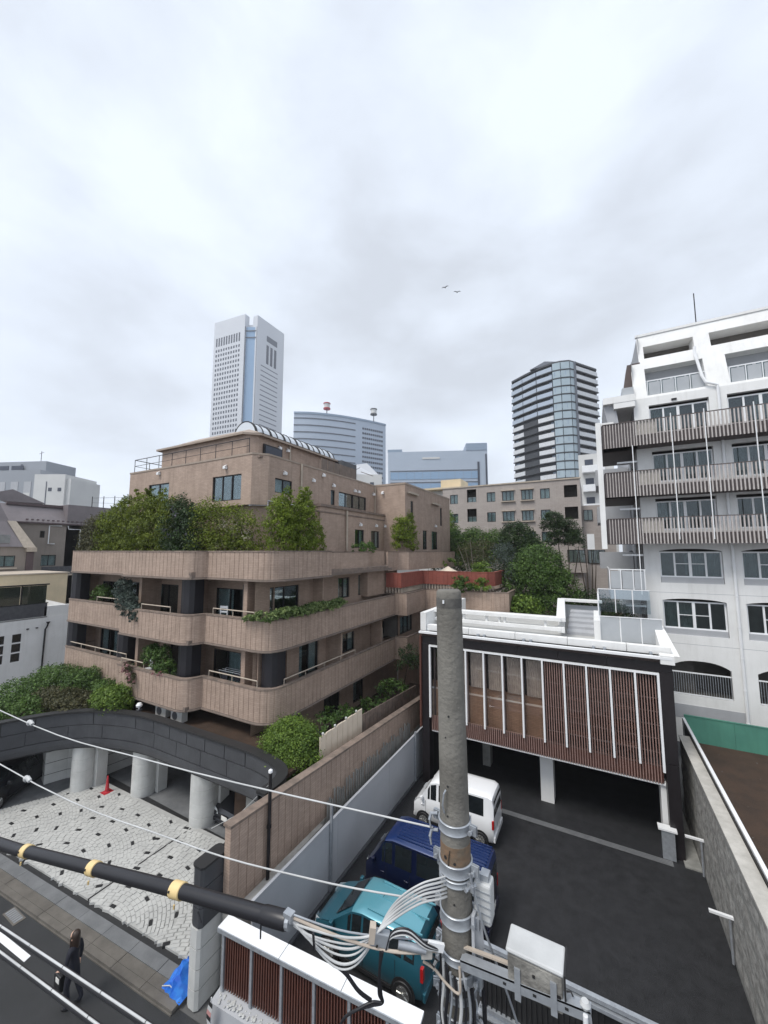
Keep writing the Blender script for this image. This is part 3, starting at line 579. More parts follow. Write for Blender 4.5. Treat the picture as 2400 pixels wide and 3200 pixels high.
plant('shrub','brown green shrub with dry twigs between lilac shrub and tall conifers','shrub',(-16.6,12.9,10.3),[(-17.2,12.9,12.2,1.1,.8,1.7),(-16.0,13.1,12.0,1.1,.7,1.6),(-14.8,13.2,11.8,1.0,.7,1.5),(-16,12.8,11.4,2.4,.35,.6)],11000,0.055,'hedge',6,clump=14,spread=.22,extra=[('dry_twig_cluster','dry',[(-15.2,12.8,11.8,1.2,.5,1.2)],700,0.05)])
plant('conifer','tall bright conifer pair rising above the corner of the terrace','conifer',(-12.9,14.4,10.3),[(-13.0,13.6,12.1,.65,.7,1.8),(-12.9,14.0,13.2,.4,.4,1.15),(-12.9,15.2,12.2,.7,.85,1.8),(-12.9,15.2,13.6,.4,.45,1.0),(-12.9,16.1,11.7,.5,.6,1.3),(-12.8,14.4,11.7,.65,1.0,1.3)],21000,0.048,'cyp',7,vert=2,clump=18,spread=.13,stems=[(-13,13.6,13.5),(-12.9,15.2,13.8)])
plant('conifer','columnar yellow green conifer on the far terrace by the wall','conifer',(-12.8,26.6,10.3),[(-12.6,25.9,12.3,.7,.85,1.6),(-12.6,26.8,12.8,.65,.8,1.6),(-12.6,27.6,12.0,.6,.8,1.3),(-12.6,26.6,11.8,.7,1.1,.9)],8500,0.065,'cyp',8,vert=2,clump=18,spread=.14,stems=[(-12.6,26.4,13)])
plant('shrub','small low green bush on the terrace ledge below two windows','shrub',(-12.8,21,10.4),[(-12.8,20.3,11.4,.4,.6,.35),(-12.8,21.3,11.45,.4,.7,.4)],1100,0.06,'mid',9)
plant('ivy_planter','leafy ivy trailing over the middle balcony band at the corner','ivy',(-12.1,14,8.2),[(-12.0,y,8.5+0.05*math.sin(y*3),.3,.45,.26) for y in np.arange(12.6,17.4,0.5)]+[(-12.6,12.25,8.45,.6,.25,.25),(-13.2,12.2,8.35,.35,.2,.2)],9000,0.055,'ivy',10,clump=14,stems=[(-12.05,14,8.5),(-12.05,16,8.5)])
plant('potted_plant','large bushy plant on the left end of the middle balcony','plant',(-26.0,12.6,7.3),[(-26.2,12.6,8.6,.75,.45,.6)],1500,0.06,'mid',11)
plant('trailing_plant','grey green plant spilling over the middle balcony band','plant',(-22.6,12.1,7.3),[(-23.2,12.2,9.0,.7,.4,.7),(-22.2,11.9,8.5,.9,.4,.5),(-21.2,11.6,8.15,.8,.3,.35),(-20.8,11.45,7.9,.4,.15,.3)],4200,0.06,'blueish',12,clump=12)
plant('potted_plant','green shrub behind the lower balcony rail left of the black column','plant',(-19.4,12.0,4.4),[(-19.7,12.0,6.0,.7,.4,.6),(-18.6,11.9,5.6,.7,.35,.5),(-19.0,12.1,6.2,.4,.3,.4)],3600,0.055,'mid',13,clump=12)
plant('flowering_plant','pink blossoms hanging over the lower balcony band','flowers',(-20.5,11.4,5.4),[(-20.6,11.35,5.35,.5,.18,.45),(-20.3,11.3,4.9,.4,.15,.35)],900,0.05,'brownish',14,extra=[('blossom','pink',[(-20.6,11.3,5.35,.5,.2,.4),(-20.4,11.28,4.95,.35,.15,.3),(-18.6,11.5,5.5,.5,.12,.12)],900,0.045)])
plant('topiary_bush','round clipped box bush beside the cream boards','topiary',(-10.9,12.3,1.3),[(-10.85,12.3,3.15,1.35,1.15,1.5),(-10.85,12.3,3.15,1.2,1.0,1.35)],26000,0.042,'bright',15,clump=10,spread=.09,fill=.1)
plant('shrub','round green bush on top of the red terrace wall','shrub',(-7.9,30,9),[(-7.2,27.9,9.95,.7,.6,.55)],1500,0.06,'bright',16)
plant('shrub','dark leafy bush hanging below the red terrace wall','shrub',(-8.7,27,8.3),[(-8.3,26.7,8.9,.75,.4,.6),(-7.9,26.7,8.6,.8,.3,.35)],1800,0.065,'mid',17)
plant('shrub','small bright bush on the planter ledge under the red wall','shrub',(-6.6,27,8.4),[(-6.9,26.9,8.9,.55,.4,.5)],1200,0.06,'bright',18)
plant('shrub','low bright greenery behind the red terrace left end','shrub',(-11.2,31,8.5),[(-12.3,31,10.3,1.2,.8,.5),(-10.9,31.5,10.3,1.1,.8,.4)],1600,0.08,'bright',19)
plant('shrub','silvery leafless shrub behind the red terrace','shrub',(-8.6,32,8.5),[(-9.2,32,10.6,1.3,.9,1.4),(-8.0,32.3,10.8,1.2,.8,1.5)],2600,0.06,'brownish',20,clump=10,spread=.25,barkm='palebark',stems=[(-10.2,32,11.8),(-9,31.6,12.2),(-8,32,12.0),(-9.5,31.8,11.6)])
plant('shrub','grey blue shrub behind the right end of the red wall','shrub',(-6.6,31,8.5),[(-6.2,31,10.4,1.0,.9,1.6),(-5.6,30.5,9.2,.9,.9,.9)],3400,0.06,'blueish',21,clump=14)
# ================= plaza, canopy ring, walls on the left =================
SL=0.078   # the street runs slightly askew to the buildings
def ys(x,y0): return y0+SL*(x+9.25)
def strip(name,ya,yb,z0,z1,m_,xa=-32,xb=-9.6,**k):
    return struct(name,MB().prism([(xa,ys(xa,ya)),(xb,ys(xb,ya)),(xb,ys(xb,yb)),(xa,ys(xa,yb))],z0,z1),M[m_],fix=True,**k)
struct('street',MB().prism([(-70,ys(-70,-9)),(12,ys(12,-9)),(12,ys(12,7.0)),(-9.6,ys(-9.6,7.0)),(-9.6,ys(-9.6,6.8)),(-70,ys(-70,6.8))],-0.4,0.006),M['street'],fix=True)
# kerb stones laid end to end
kb=struct('kerb',MB().prism([(-32,ys(-32,6.8)),(-9.6,ys(-9.6,6.8)),(-9.6,ys(-9.6,6.83)),(-32,ys(-32,6.83))],-0.2,0.04),M['stone'],fix=True)
km=MB().box(-0.595,0.595,-0.09,0.09,-0.2,0.10).mesh('kerb_stone',M['stone']); km2=MB().box(-0.595,0.595,-0.13,0.13,-0.2,0.105).mesh('paving_slab',M['stone']); km3=MB().box(-0.595,0.595,-0.17,0.17,-0.2,0.11).mesh('paving_slab',M['stonegrey'])
ang=math.atan(SL); x=-30.0; rr=random.Random(2)
while x<-9.9:
    for me,y in ((km,6.925),(km2,7.15),(km3,7.46)):
        inst(me,me.name.split('.')[0],kb,(x+0.6,ys(x+0.6,y),rr.uniform(-.004,.004)),ang+rr.uniform(-.003,.003))
    x+=1.2
strip('drain_strip',7.64,7.80,-0.2,0.085,'ringcap')
# plaza with granite setts in fan arcs
plaza=struct('plaza',MB().prism([(-32,ys(-32,7.8)),(-9.6,ys(-9.6,7.8)),(-9.6,11.25),(-21.6,11.0),(-22.0,9.2),(-22.9,7.6),(-24.6,6.8),(-24.6,6.62)],-0.3,0.148),M['mortar'],fix=True)
from mathutils import geometry as mg
def inplaza(x,y):
    if y<ys(x,7.80)+0.02 or y>10.95+0.02*(x+14): return False
    if x>-9.66: return False
    edge=-21.95 if y>9.2 else -21.95-(9.2-y)*0.55
    return x>edge
def sett_mesh(mm,seed,w,l):
    r=random.Random(seed); h=0.10; a=0.012
    q=[(-w/2+r.uniform(0,a),-l/2+r.uniform(0,a)),(w/2-r.uniform(0,a),-l/2+r.uniform(0,a)),(w/2-r.uniform(0,a),l/2-r.uniform(0,a)),(-w/2+r.uniform(0,a),l/2-r.uniform(0,a))]
    b=MB(); b.add([(x,y,0) for x,y in q]+[(x*1.0,y*1.0,h-0.012) for x,y in q]+[(x*.86,y*.9,h) for x,y in q],[(0,1,5,4),(1,2,6,5),(2,3,7,6),(3,0,4,7),(4,5,9,8),(5,6,10,9),(6,7,11,10),(7,4,8,11),(8,9,10,11)])
    return b.mesh('sett',mm)
SW,SLn=0.115,0.25
sv=[sett_mesh(M['sett'],i,SW*0.985,SLn*0.985) for i in range(5)]; sb=sett_mesh(M['settblack'],9,0.10,0.20)
cand=[]; bl=[]
FC=[(-13.6+3.9*i,6.1) for i in range(-4,3)]   # centres of the fans
def fan_of(x,y): return min(range(len(FC)),key=lambda i:abs(x-FC[i][0]))
rs=random.Random(5)
for fi,(fx,fy) in enumerate(FC):
    R=0.6; row=0
    while R<6.4:
        n=max(6,int(2*math.pi*R/SLn)); off=rs.random()
        for k in range(n):
            t=(k+off)*2*math.pi/n; x,y=fx+R*math.cos(t),fy+R*math.sin(t)
            if fan_of(x,y)!=fi or not inplaza(x,y) or abs(x+14.81)<0.075: continue
            isb=(row%6==2 and (k+ (row//6)*2)%4==0)
            (bl if isb else cand).append((x,y,t+math.pi/2+math.pi/2))
        R+=SW; row+=1
cx_=lambda q:(q[0]-0)**2*0.25+(q[1])**2
cand.sort(key=lambda q:(q[0]**2+q[1]**2))
bl.sort(key=lambda q:(q[0]**2+q[1]**2))
nb=min(150,len(bl))
for q in bl[:nb]: inst(sb,'sett',plaza,(q[0],q[1],0.079+0.0),q[2])
for q in cand[:300-nb]: inst(sv[rs.randrange(5)],'sett',plaza,(q[0],q[1],0.075+rs.uniform(-.004,.004)),q[2]+rs.uniform(-.02,.02))
def joinsetts(lst,mm,nm):
    b=MB()
    for x,y,t in lst:
        w,l=(SW*0.985,SLn*0.985) if nm=='sett_paving' else (0.085,0.17); c,s=math.cos(t),math.sin(t); z=0.165+rs.uniform(-.006,.006)
        P=[(-w/2,-l/2),(w/2,-l/2),(w/2,l/2),(-w/2,l/2)]; j=[rs.uniform(.95,1.0) for _ in P]
        lo=[(x+(a*c-b_*s)*jj,y+(a*s+b_*c)*jj,0.09) for (a,b_),jj in zip(P,j)]; hi=[(x+(a*c-b_*s)*jj*.95,y+(a*s+b_*c)*jj*.97,z) for (a,b_),jj in zip(P,j)]
        b.add(lo+hi,[(4,5,6,7),(0,1,5,4),(1,2,6,5),(2,3,7,6),(3,0,4,7)])
    b.build(nm,mm,plaza,kind='stuff')
joinsetts(cand[300-nb:],M['sett'],'sett_paving'); joinsetts(bl[nb:],M['settblack'],'dark_sett_paving')
MB().box(-14.83,-14.79,7.35,10.95,0.1,0.166).build('expansion_joint',M['ringcap'],plaza)
struct('garage_floor',MB().prism([(-32,6.2),(-24.6,6.8),(-22.9,7.6),(-21.9,10.9),(-9.7,11.1),(-9.7,17),(-32,17)],-0.3,0.09),M['stonegrey'],fix=True)
MB_=MB().prism([(-22.2,11.35),(-22.0,10.95),(-13.0,11.05),(-9.8,11.0),(-9.8,11.25),(-22,11.4)],0.0,0.10); struct('garage_kerb',MB_,M['ringcap'],fix=True)
# border stones of the plaza edge
bm_=MB().box(-0.055,0.055,-0.2,0.2,0,0.12).mesh('border_stone',M['sett'])
for i in range(34):
    t=i/33; y=7.0+3.9*t; x=(-22.05 if y>9.2 else -22.05-(9.2-y)*0.55); inst(bm_,'border_stone',plaza,(x,y,0.06),math.atan2(0,1)+rad(90)+rs.uniform(-.1,.1))
# canopy ring
rg=thing('canopy_ring','charcoal tiled curved canopy parapet over the garage entrance, on pale round columns','canopy',(-16,11,0))
rpth=rounded([(-27.5,2.2),(-24.2,5.6),(-22.0,9.8),(-18.9,10.95),(-11.2,11.02),(-9.62,10.6),(-9.62,9.4)],[1.0,1.6,1.6,0.9,0.7],7)
P1,m1=grooved(rpth,1.15,0.03,-0.03)
MB().sweep(P1,[(0,3.2),(0,3.72),(-0.28,3.72),(-0.28,3.2)],flag=[1,1,0,0],mod=m1).build('panel_course',M['ring'],rg,fix=True)
P2,m2=grooved(rpth,1.55,0.02,-0.02)
MB().sweep(P2,[(0.03,2.62),(0.03,3.17),(-0.24,3.17),(-0.24,2.62)],flag=[1,1,0,0],mod=m2).build('panel_course',M['ring'],rg,fix=True)
MB().sweep(rpth,[(-0.12,2.1),(0.0,2.2),(0.05,2.4),(0.05,2.59),(-0.25,2.59),(-0.25,2.1)]).build('lower_course',M['ring'],rg,fix=True)
MB().sweep(rpth,[(0.05,3.72),(0.05,3.80),(-0.33,3.80),(-0.33,3.72)]).build('coping',M['ringcap'],rg,fix=True)
MB().sweep(rpth,[(-0.02,2.15),(-0.02,3.7),(-0.2,3.7),(-0.2,2.15)]).build('core',M['ringcap'],rg,fix=True)
MB().prism([(-27,16.4),(-27.3,2.6),(-24.1,6.2),(-22.2,9.9),(-18.9,11.1),(-11.3,11.2),(-9.9,10.8),(-9.9,16.4)],2.12,2.3).build('soffit',M['steeldark'],rg,fix=True)
MB().prism([(-27,13.5),(-27.3,3.2),(-24.3,6.6),(-22.4,10.2),(-18.9,11.25),(-11.3,11.3),(-9.9,10.8),(-9.9,13.5)],3.3,3.42).build('podium_soil',M['soil'],rg,fix=True)
MB().sweep([(-9.62,10.2),(-9.3,7.9)],[(0.02,2.9),(0.02,3.3),(-0.3,3.3),(-0.3,2.9)]).build('return_coping',M['ringcap'],rg,fix=True)
MB().sweep([(-9.66,10.2),(-9.35,7.9)],[(0,0),(0,2.9),(-0.2,2.9),(-0.2,0)]).build('return_wall',M['ringcap'],rg,fix=True)
for x,y,r in ((-14.85,11.55,0.55),(-19.0,11.45,0.5),(-21.9,10.25,0.46)):
    c=MB()
    prof=[(r,0.0)]
    for z in (0.5,1.02,1.54): prof+=[(r,z-0.012),(r-0.012,z-0.006),(r-0.012,z+0.006),(r,z+0.012)]
    prof+=[(r,2.12)]
    c.lathe(prof,(x,y,0),28); o=c.build('column',M['pillar'],rg,smooth=True,angle=40)
    MB().box(x-0.1,x+0.62,y+0.3,y+0.75,0,2.12).build('pier',M['pillar'],rg)
gw=thing('garage_wall','pale block wall with stepped corners behind the round columns','wall',(-23,10.5,0))
MB().sweep([(-29,9.2),(-24.7,9.7),(-23.8,9.5),(-23.5,10.3),(-22.7,10.9),(-22.1,11.2),(-21.9,12.6),(-18.6,14.4)],[(0,0),(0,2.12),(-0.3,2.12),(-0.3,0)]).build('wall_face',M['pillar'],gw,fix=True)
for z in (0.5,1.02,1.54): MB().sweep([(-29,9.2),(-24.7,9.7),(-23.8,9.5),(-23.5,10.3),(-22.7,10.9),(-22.1,11.2),(-21.9,12.6),(-18.6,14.4)],[(0.006,z),(0.006,z+0.02),(-0.01,z+0.02),(-0.01,z)]).build('joint',M['ringcap'],gw,fix=True)
bw=thing('garage_back_wall','dark wall at the back of the garage','wall',(-16,16.5,0)); MB().box(-27,-9.6,16.4,16.6,0,2.2).box(-9.75,-9.6,11,16.4,0,2.2).build('wall_face',M['ringcap'],bw)
# gate pillar
gp=thing('gate_pillar','rounded gate pillar of pale tile below and charcoal tile above','gate pillar',(-9.3,7.5,0))
def rr_(x0,x1,y0,y1,r=0.18): return [(x0+r,y0),(x1-r*.6,y0),(x1,y0+r*.6),(x1,y1-r*.6),(x1-r*.6,y1),(x0+r,y1),(x0+r*.3,y1-r*.3),(x0,y1-r),(x0,y0+r),(x0+r*.3,y0+r*.3)]
z=0.0
for k in range(7):
    h=0.46; dk=k>=4
    MB().prism(rr_(-9.52,-9.12,7.1,7.9,.12) if not dk else rr_(-9.50,-9.10,7.12,7.92,.12),z+0.01,z+h-0.012).build('tile_course',M['ring'] if dk else M['pillar'],gp,fix=True)
    z+=h
MB().prism(rr_(-9.48,-9.16,7.15,7.85,.12),0,3.25).build('core',M['ringcap'],gp,fix=True)
MB().prism(rr_(-9.52,-9.08,7.1,7.94,.12),3.215,3.27).build('cap',M['ringcap'],gp,fix=True)
# brown boundary wall with sloping top
bwv=thing('boundary_wall','long brown ribbed wall with sloping top above a pale concrete base','wall',(-9,8,0))
def zt(y): return 3.92-(y-8.0)*0.068
P,md=grooved([(-8.85,7.75),(-8.85,22.5)],0.30); mb=MB(); n=len(P)
vs_=[];
for p,d in zip(P,md):
    t=zt(p.y); q=1.85-(p.y-8)*0.02; vs_+=[(p.x+d,p.y,q),(p.x+d,p.y,t),(p.x-0.22,p.y,t),(p.x-0.22,p.y,q)]
mb.add(vs_,[(i*4+j,i*4+(j+1)%4,(i+1)*4+(j+1)%4,(i+1)*4+j) for i in range(n-1) for j in range(4)]+[(0,1,2,3),(n*4-4,n*4-3,n*4-2,n*4-1)])
mb.build('wall_panel',M['brown'],bwv,fix=True)
mb=MB(); mb.beam((-8.96,7.72,zt(7.72)+0.03),(-8.96,22.5,zt(22.5)+0.03),0.30,0.07); mb.build('coping',M['screenpale'] if False else M['browncap'],bwv)
MB().prism([(-9.05,7.75),(-8.62,7.75),(-8.70,11.6),(-8.84,11.6),(-8.84,22.5),(-9.05,22.5)],0,1.84).build('base',M['conclight'],bwv,fix=True)
# corrugated offcuts between the grey fence and the brown wall
cs=MB(); r=random.Random(4); y=11.9
while y<18.9:
    cs.box(-8.78,-8.74,y,y+0.06,1.7,2.45+r.uniform(-.12,.22)); y+=r.uniform(0.12,0.2)
cs.build('loose_strips',M['concrete'],bwv,kind='stuff')
# grey panel fence of the car park
gf=thing('panel_fence','smooth light grey panel fence along the car park','fence',(-8.3,14,0))
y=8.05; k=0
while y<19.5:
    y2=min(y+3.84,19.58); MB().box(-8.32,-8.28,y+0.004,y2-0.004,0.04,2.14+0.004*k).build('panel',M['greypaint'],gf); y=y2; k+=1
MB().box(-8.345,-8.255,8.0,19.58,2.14,2.175).build('top_rail',M['greypaint'],gf)
MB().box(-8.3,-8.18,8.1,19.6,0,0.06).build('kerb_strip',M['steeldark'],gf)
for y,h in ((11.42,2.72),(18.4,2.35)): MB().box(-8.26,-8.18,y-0.04,y+0.04,0,h).build('post',M['steel'],gf)
t=thing('lamp_post','thin black post with a small white head beside the brown wall','post',(-8.75,9.05,0)); MB().tube([(-8.75,9.05,0),(-8.75,9.05,4.72)],0.052,10).build('pole',M['dark'],t,smooth=True)
MB().tube([(-8.75,9.05,3.22),(-8.75,9.05,3.3)],0.07,10).build('collar',M['dark'],t); MB().lathe([(0.03,0),(0.065,0.03),(0.06,0.09),(0.02,0.12)],(-8.75,9.05,4.72),10).build('head',M['whitepaint'],t,smooth=True)
MB().tube([(-8.75,9.05,4.8),(-9.3,9.6,4.0),(-12,10.9,1.6),(-13.9,11.2,0.3)],0.012,5).build('stay_wire',M['wirewhite'],t)
# cream and dark board screens behind the wall
bs=thing('board_screen','row of upright cream boards with a dark screen behind it, above the brown wall','screen',(-9.6,14,1.3))
bmh=MB().box(-0.02,0.02,0.01,0.365,0,1.5).mesh('board',M['screenpale']); bmh2=MB().box(-0.02,0.02,0.01,0.365,0,1.55).mesh('board',M['browncap'])
for k in range(8): inst(bmh,'board',bs,(-9.6,12.5+k*0.385,2.65+0.02*(k%2)),0)
for k in range(16): inst(bmh2,'board',bs,(-9.7,15.65+k*0.385,2.25-k*0.03),0)
MB().box(-9.66,-9.63,12.5,15.6,2.8,2.86).box(-9.66,-9.63,12.5,15.6,3.8,3.86).build('batten',M['dark'],bs)
for k in range(4): MB().lathe([(0.02,0),(0.05,0.03),(0.05,0.08),(0.01,0.11)],(-9.6,12.7+k*0.8,4.16),8).build('finial',M['pillar'],bs,smooth=True)
MB().sweep([(-12.3,11.45),(-9.1,11.45),(-9.1,12.5)],[(0,0),(0,2.3),(-0.2,2.3),(-0.2,0)]).build('planter_wall',M['concrete'],bwv,fix=True)
struct('raised_bed',MB().box(-13.1,-9.15,11.6,26,0,1.9),M['soil'])
plant('shrub','grassy green planting behind the cream boards','shrub',(-11,16,1.9),[(-10.9,15.2,3.5,.9,1.4,.5),(-10.8,18,3.0,.8,1.4,.5),(-10.7,20.6,3.1,.8,1.2,.7)],3200,0.07,'mid',31)
plant('shrub','thin shrub in the shade between boards and wing','shrub',(-11.2,23,1.9),[(-10.6,22.8,4.4,.8,1.0,1.0)],1300,0.06,'dark',32)
# garden on the podium, left
for i,(lab,bl_,n_,lm,sd_) in enumerate([
   ('dark green shrub mass at the left edge above the canopy ring',[(-25.0,8.6,3.6,1.7,1.2,.65),(-26.5,9.6,3.8,1.6,1.4,.75)],11000,'mid',41),
   ('taller dark shrub in front of the white house wall',[(-27.0,11.0,4.0,1.8,1.2,.75),(-25.4,11.4,4.0,1.3,1.0,.65),(-24.6,11.6,4.3,.6,.5,.6)],11000,'mid',42),
   ('brownish low shrub in the middle of the podium garden',[(-23.4,10.2,3.7,1.5,1.0,.5),(-24.8,9.9,3.8,1.2,.9,.5)],9000,'brownish',43),
   ('yellow green shrub beside the lowest balcony band',[(-21.3,11.0,3.9,1.2,.75,.6),(-20.7,11.0,4.2,.6,.5,.5)],9000,'bright',44),
   ('small dark green shrub between brown and yellow shrubs',[(-22.6,11.3,4.0,.9,.6,.6)],1800,'mid',45)]):
    b0=bl_[0]; plant('shrub',lab,'shrub',(b0[0],b0[1],3.4),bl_,n_,0.055,lm,sd_,clump=16)
t=thing('garden_lamp','small white globe lamp on the coping beside the shrubs','lamp',(-19.3,11.1,3.8)); MB().lathe([(0.03,0),(0.03,0.1),(0.12,0.14),(0.14,0.22),(0.08,0.31),(0.01,0.33)],(-19.3,11.2,3.8),12).build('globe',M['whitepaint'],t,smooth=True)
MB().box(-19.4,-19.2,11.12,11.3,3.78,3.83).build('base',M['steeldark'],t)
for i,(x,lab) in enumerate(((-18.5,'left'),(-17.3,'right'))):
    t=thing('condenser_unit','pale outdoor air unit on the ledge, the %s one of two above the canopy ring'%lab,'air unit',(x,11.9,3.42)); MB().box(x-.4,x+.4,11.75,12.05,3.46,3.95).build('case',M['pillar'],t); MB().lathe([(0.18,0),(0.18,0.02)],(x-.1,11.73,3.7),16,axis='y').build('fan_grille',M['steeldark'],t); MB().box(x-.3,x-.2,11.8,12,3.42,3.46).build('foot',M['dark'],t); MB().box(x+.2,x+.3,11.8,12,3.42,3.46).build('foot',M['dark'],t)
# front louvre screen on the street
ls=thing('louvre_screen','street screen of maroon louvres between grey posts with a broad white top','screen',(-6,7.5,0))
def F(u,d=0): # u metres along the screen from its left end, d behind its face
    a=math.atan(0.088); return (-8.33+u*math.cos(a)-d*math.sin(a),7.2+u*math.sin(a)+d*math.cos(a))
def fbox(mb,u0,u1,d0,d1,z0,z1): 
    return mb.prism([F(u0,d0),F(u1,d0),F(u1,d1),F(u0,d1)],z0,z1)
k=0;u=0
for u0,u1 in ((-0.15,1.68),(1.69,3.28),(3.29,4.98)): fbox(MB(),u0,u1-0.008,-0.05,0.30,2.13,2.19).build('top_plate',M['whitepaint'],ls,fix=True)
fbox(MB(),-0.15,4.98,-0.07,-0.05,2.09,2.18).build('edge_trim',M['steel'],ls,fix=True)
for i in range(7):
    u=0.02+i*0.86
    if u<5: fbox(MB(),u-0.03,u+0.03,-0.04,0.05,0.85,2.13).build('post',M['steel'],ls,fix=True)
    if i<6:
        for j in range(11):
            a=u+0.05+j*0.072
            if a<4.95: fbox(MB(),a,a+0.028,0.0,0.10,0.87,2.12).build('louvre',M['maroon'],ls,fix=True)
fbox(MB(),0,4.95,0.12,0.15,0.87,2.12).build('backing',M['maroon'],ls,fix=True)
MB().add([(*F(-0.1,-0.30),0),(*F(5,-0.30),0),(*F(5,-0.26),0.78),(*F(-0.1,-0.26),0.78),(*F(-0.1,0.2),0),(*F(5,0.2),0),(*F(5,0.2),0.85),(*F(-0.1,0.2),0.85)],[(0,1,2,3),(3,2,6,7),(1,5,6,2),(0,3,7,4),(4,7,6,5)]).build('base_wall',M['lgrey'],ls,fix=True)
pb=MB(); r=random.Random(8)
for i in range(150):
    q=F(r.uniform(0,4.9),r.uniform(-0.22,-0.05)); s=r.uniform(.02,.045); pb.lathe([(s*.5,0),(s,s*.5),(s*.6,s)],(q[0],q[1],0.80),6)
pb.build('white_pebbles',M['pillar'],ls,kind='stuff')
# low sliding gate
sg=thing('sliding_gate','low grey sliding gate with vertical bars across the car park entrance','gate',(-1,10.5,0))
for a,b,z0,z1,y in ((-3.0,3.0,1.52,1.60,10.5),(-3.0,3.0,1.40,1.47,10.46),(-3.0,3.0,0.12,0.2,10.5)): MB().box(a,b,y-0.05,y+0.05,z0,z1).build('rail',M['steel'],sg)
bmh=MB().box(-0.012,0.012,-0.02,0.02,0.2,1.42).mesh('bar',M['ringcap']); MB().box(-3,3,10.53,10.55,0.2,1.42).build('infill_panel',M['ringcap'],sg)
for k in range(52): inst(bmh,'bar',sg,(-2.95+k*0.115,10.5,0))
MB().box(-3.05,3.0,10.40,10.64,0.0,0.03).build('track',M['steel'],sg)
# right-hand retaining wall and neighbour lot
rw=thing('retaining_wall','rough board marked concrete retaining wall with pale flat top on the right','wall',(3,15,0))
n=26; mb=MB(); r=random.Random(3); rows=14; cols=60; vs_=[]
for j in range(rows+1):
    for i in range(cols+1):
        vs_.append((2.86+0.018*r.random()+(0.02*math.sin(j*2.4+i*0.05)),8.0+i*13.4/cols,3.36*j/rows))
mb.add(vs_,[(j*(cols+1)+i,j*(cols+1)+i+1,(j+1)*(cols+1)+i+1,(j+1)*(cols+1)+i) for j in range(rows) for i in range(cols)])
mb.build('wall_face',M['roughconc'],rw,smooth=True,angle=60,fix=False)
MB().box(2.88,3.22,8,21.4,0,3.34).build('core',M['concrete'],rw); MB().box(2.84,3.22,8,21.42,3.34,3.40).build('coping',M['conclight'],rw)
MB().box(3.235,3.25,8,22.6,2.3,3.5).build('dark_joint',M['ringcap'],rw)
t=thing('edge_coping','white painted coping strip running beside the concrete wall','coping',(3.3,15,2.5)); MB().box(3.26,3.36,8,23.2,2.5,3.56).build('strip',M['whitepaint'],t)
struct('soil_lot',MB().box(3.3,40,6,23.3,-0.4,2.5),M['soil'])
mb=MB(); r=random.Random(6)
for i in range(90):
    x,y=r.uniform(3.6,9),r.uniform(12,23); s=r.uniform(.008,.022); mb.lathe([(s,0),(s*.8,s*.6),(s*.2,s)],(x,y,2.5),5)
mb.build('soil_clods',M['stone'],kind='stuff',label=None)
gh=thing('green_hoarding','flat green board hoarding at the end of the brown soil lot','hoarding',(6,23.3,2.5))
x=3.35
while x<14: MB().box(x+0.004,min(x+1.8,14)-0.004,23.3,23.34,2.45,3.62).build('panel',M['green'],gh); x+=1.8
MB().box(3.35,14,23.28,23.36,3.62,3.66).build('top_rail',M['green'],gh)
MB().box(6.8,7.3,23.26,23.30,3.2,3.45).build('notice',M['paper'],gh)
MB().box(-2.5,-2.0,19,19.1,0,0.01)
for i,(y,l) in enumerate(((17.9,'far'),(14.7,'near'))):
    t=thing('bracket','small white bent bracket on the concrete wall, the %s one'%l,'bracket',(2.75,y,1.2)); MB().box(2.35,2.88,y-0.04,y+0.04,1.28,1.34).build('arm',M['whitepaint'],t); MB().tube([(2.80,y,0.15),(2.80,y,1.28)],0.03).build('pipe',M['steel'],t)
# drain line, paint and side strip of the car park
struct('drain_channel',MB().box(-4.3,2.0,18.15,18.42,-0.1,0.006),M['stonegrey']); 
g=MB()
for k in range(3): g.box(-4.3,2.0,18.19+k*0.075,18.21+k*0.075,0.006,0.010)
struct('drain_slot',g,M['steeldark'])
struct('side_strip',MB().box(2.35,2.86,18.3,26,-0.1,0.05),M['concrete']); struct('parking_line',MB().box(-8.15,-6.4,11.55,11.62,0.0,0.004),M['stonegrey'])
t=thing('column_guard','grey metal box at the foot of the right white column','guard',(2.0,18.7,0)); MB().box(1.72,2.12,18.42,18.6,0.02,1.0).build('case',M['steel'],t); MB().box(1.62,2.2,18.38,18.72,1.0,1.06).build('lid',M['whitepaint'],t)
# ================= car park building with the louvred front =================
cp=thing('car_park_building','dark framed two storey building with maroon slats raised over parking on white columns','building',(-2.7,20,0))
YF=18.8
MB().box(-7.6,2.0,19.15,27,2.35,2.65).build('floor_slab',M['steeldark'],cp)
MB().box(-7.6,2.4,18.75,27,6.9,7.2).build('roof_slab',M['deck'],cp)
mb=MB()
x=-7.9
for xa,xb in ((-7.9,-6.4),(-6.4,-4.9),(-4.9,-3.3),(-3.3,-1.6),(-1.6,0.25),(0.25,2.42)):
    MB().box(xa+0.006,xb-0.006,18.66,18.8,6.62,6.98).build('fascia_panel',M['nearblack'],cp)
MB().add([(-7.9,18.66,6.99),(2.42,18.66,6.99),(2.42,18.5,7.14),(-7.9,18.5,7.14),(-7.9,18.9,6.99),(2.42,18.9,6.99),(2.42,18.9,7.14),(-7.9,18.9,7.14)],[(0,1,2,3),(4,7,6,5),(0,4,5,1),(3,2,6,7),(1,5,6,2),(0,3,7,4)]).build('cornice',M['slatdark'],cp)
MB().box(2.02,2.42,18.62,19.2,3.3,6.62).box(2.02,2.42,18.62,19.2,0.0,3.28).build('side_column',M['nearblack'],cp); MB().box(-7.92,-7.55,18.62,19.2,0,6.62).build('side_column',M['nearblack'],cp)
MB().box(-8.0,-7.93,18.5,19.2,2.6,7.0).build('side_screen',M['maroon'],cp)
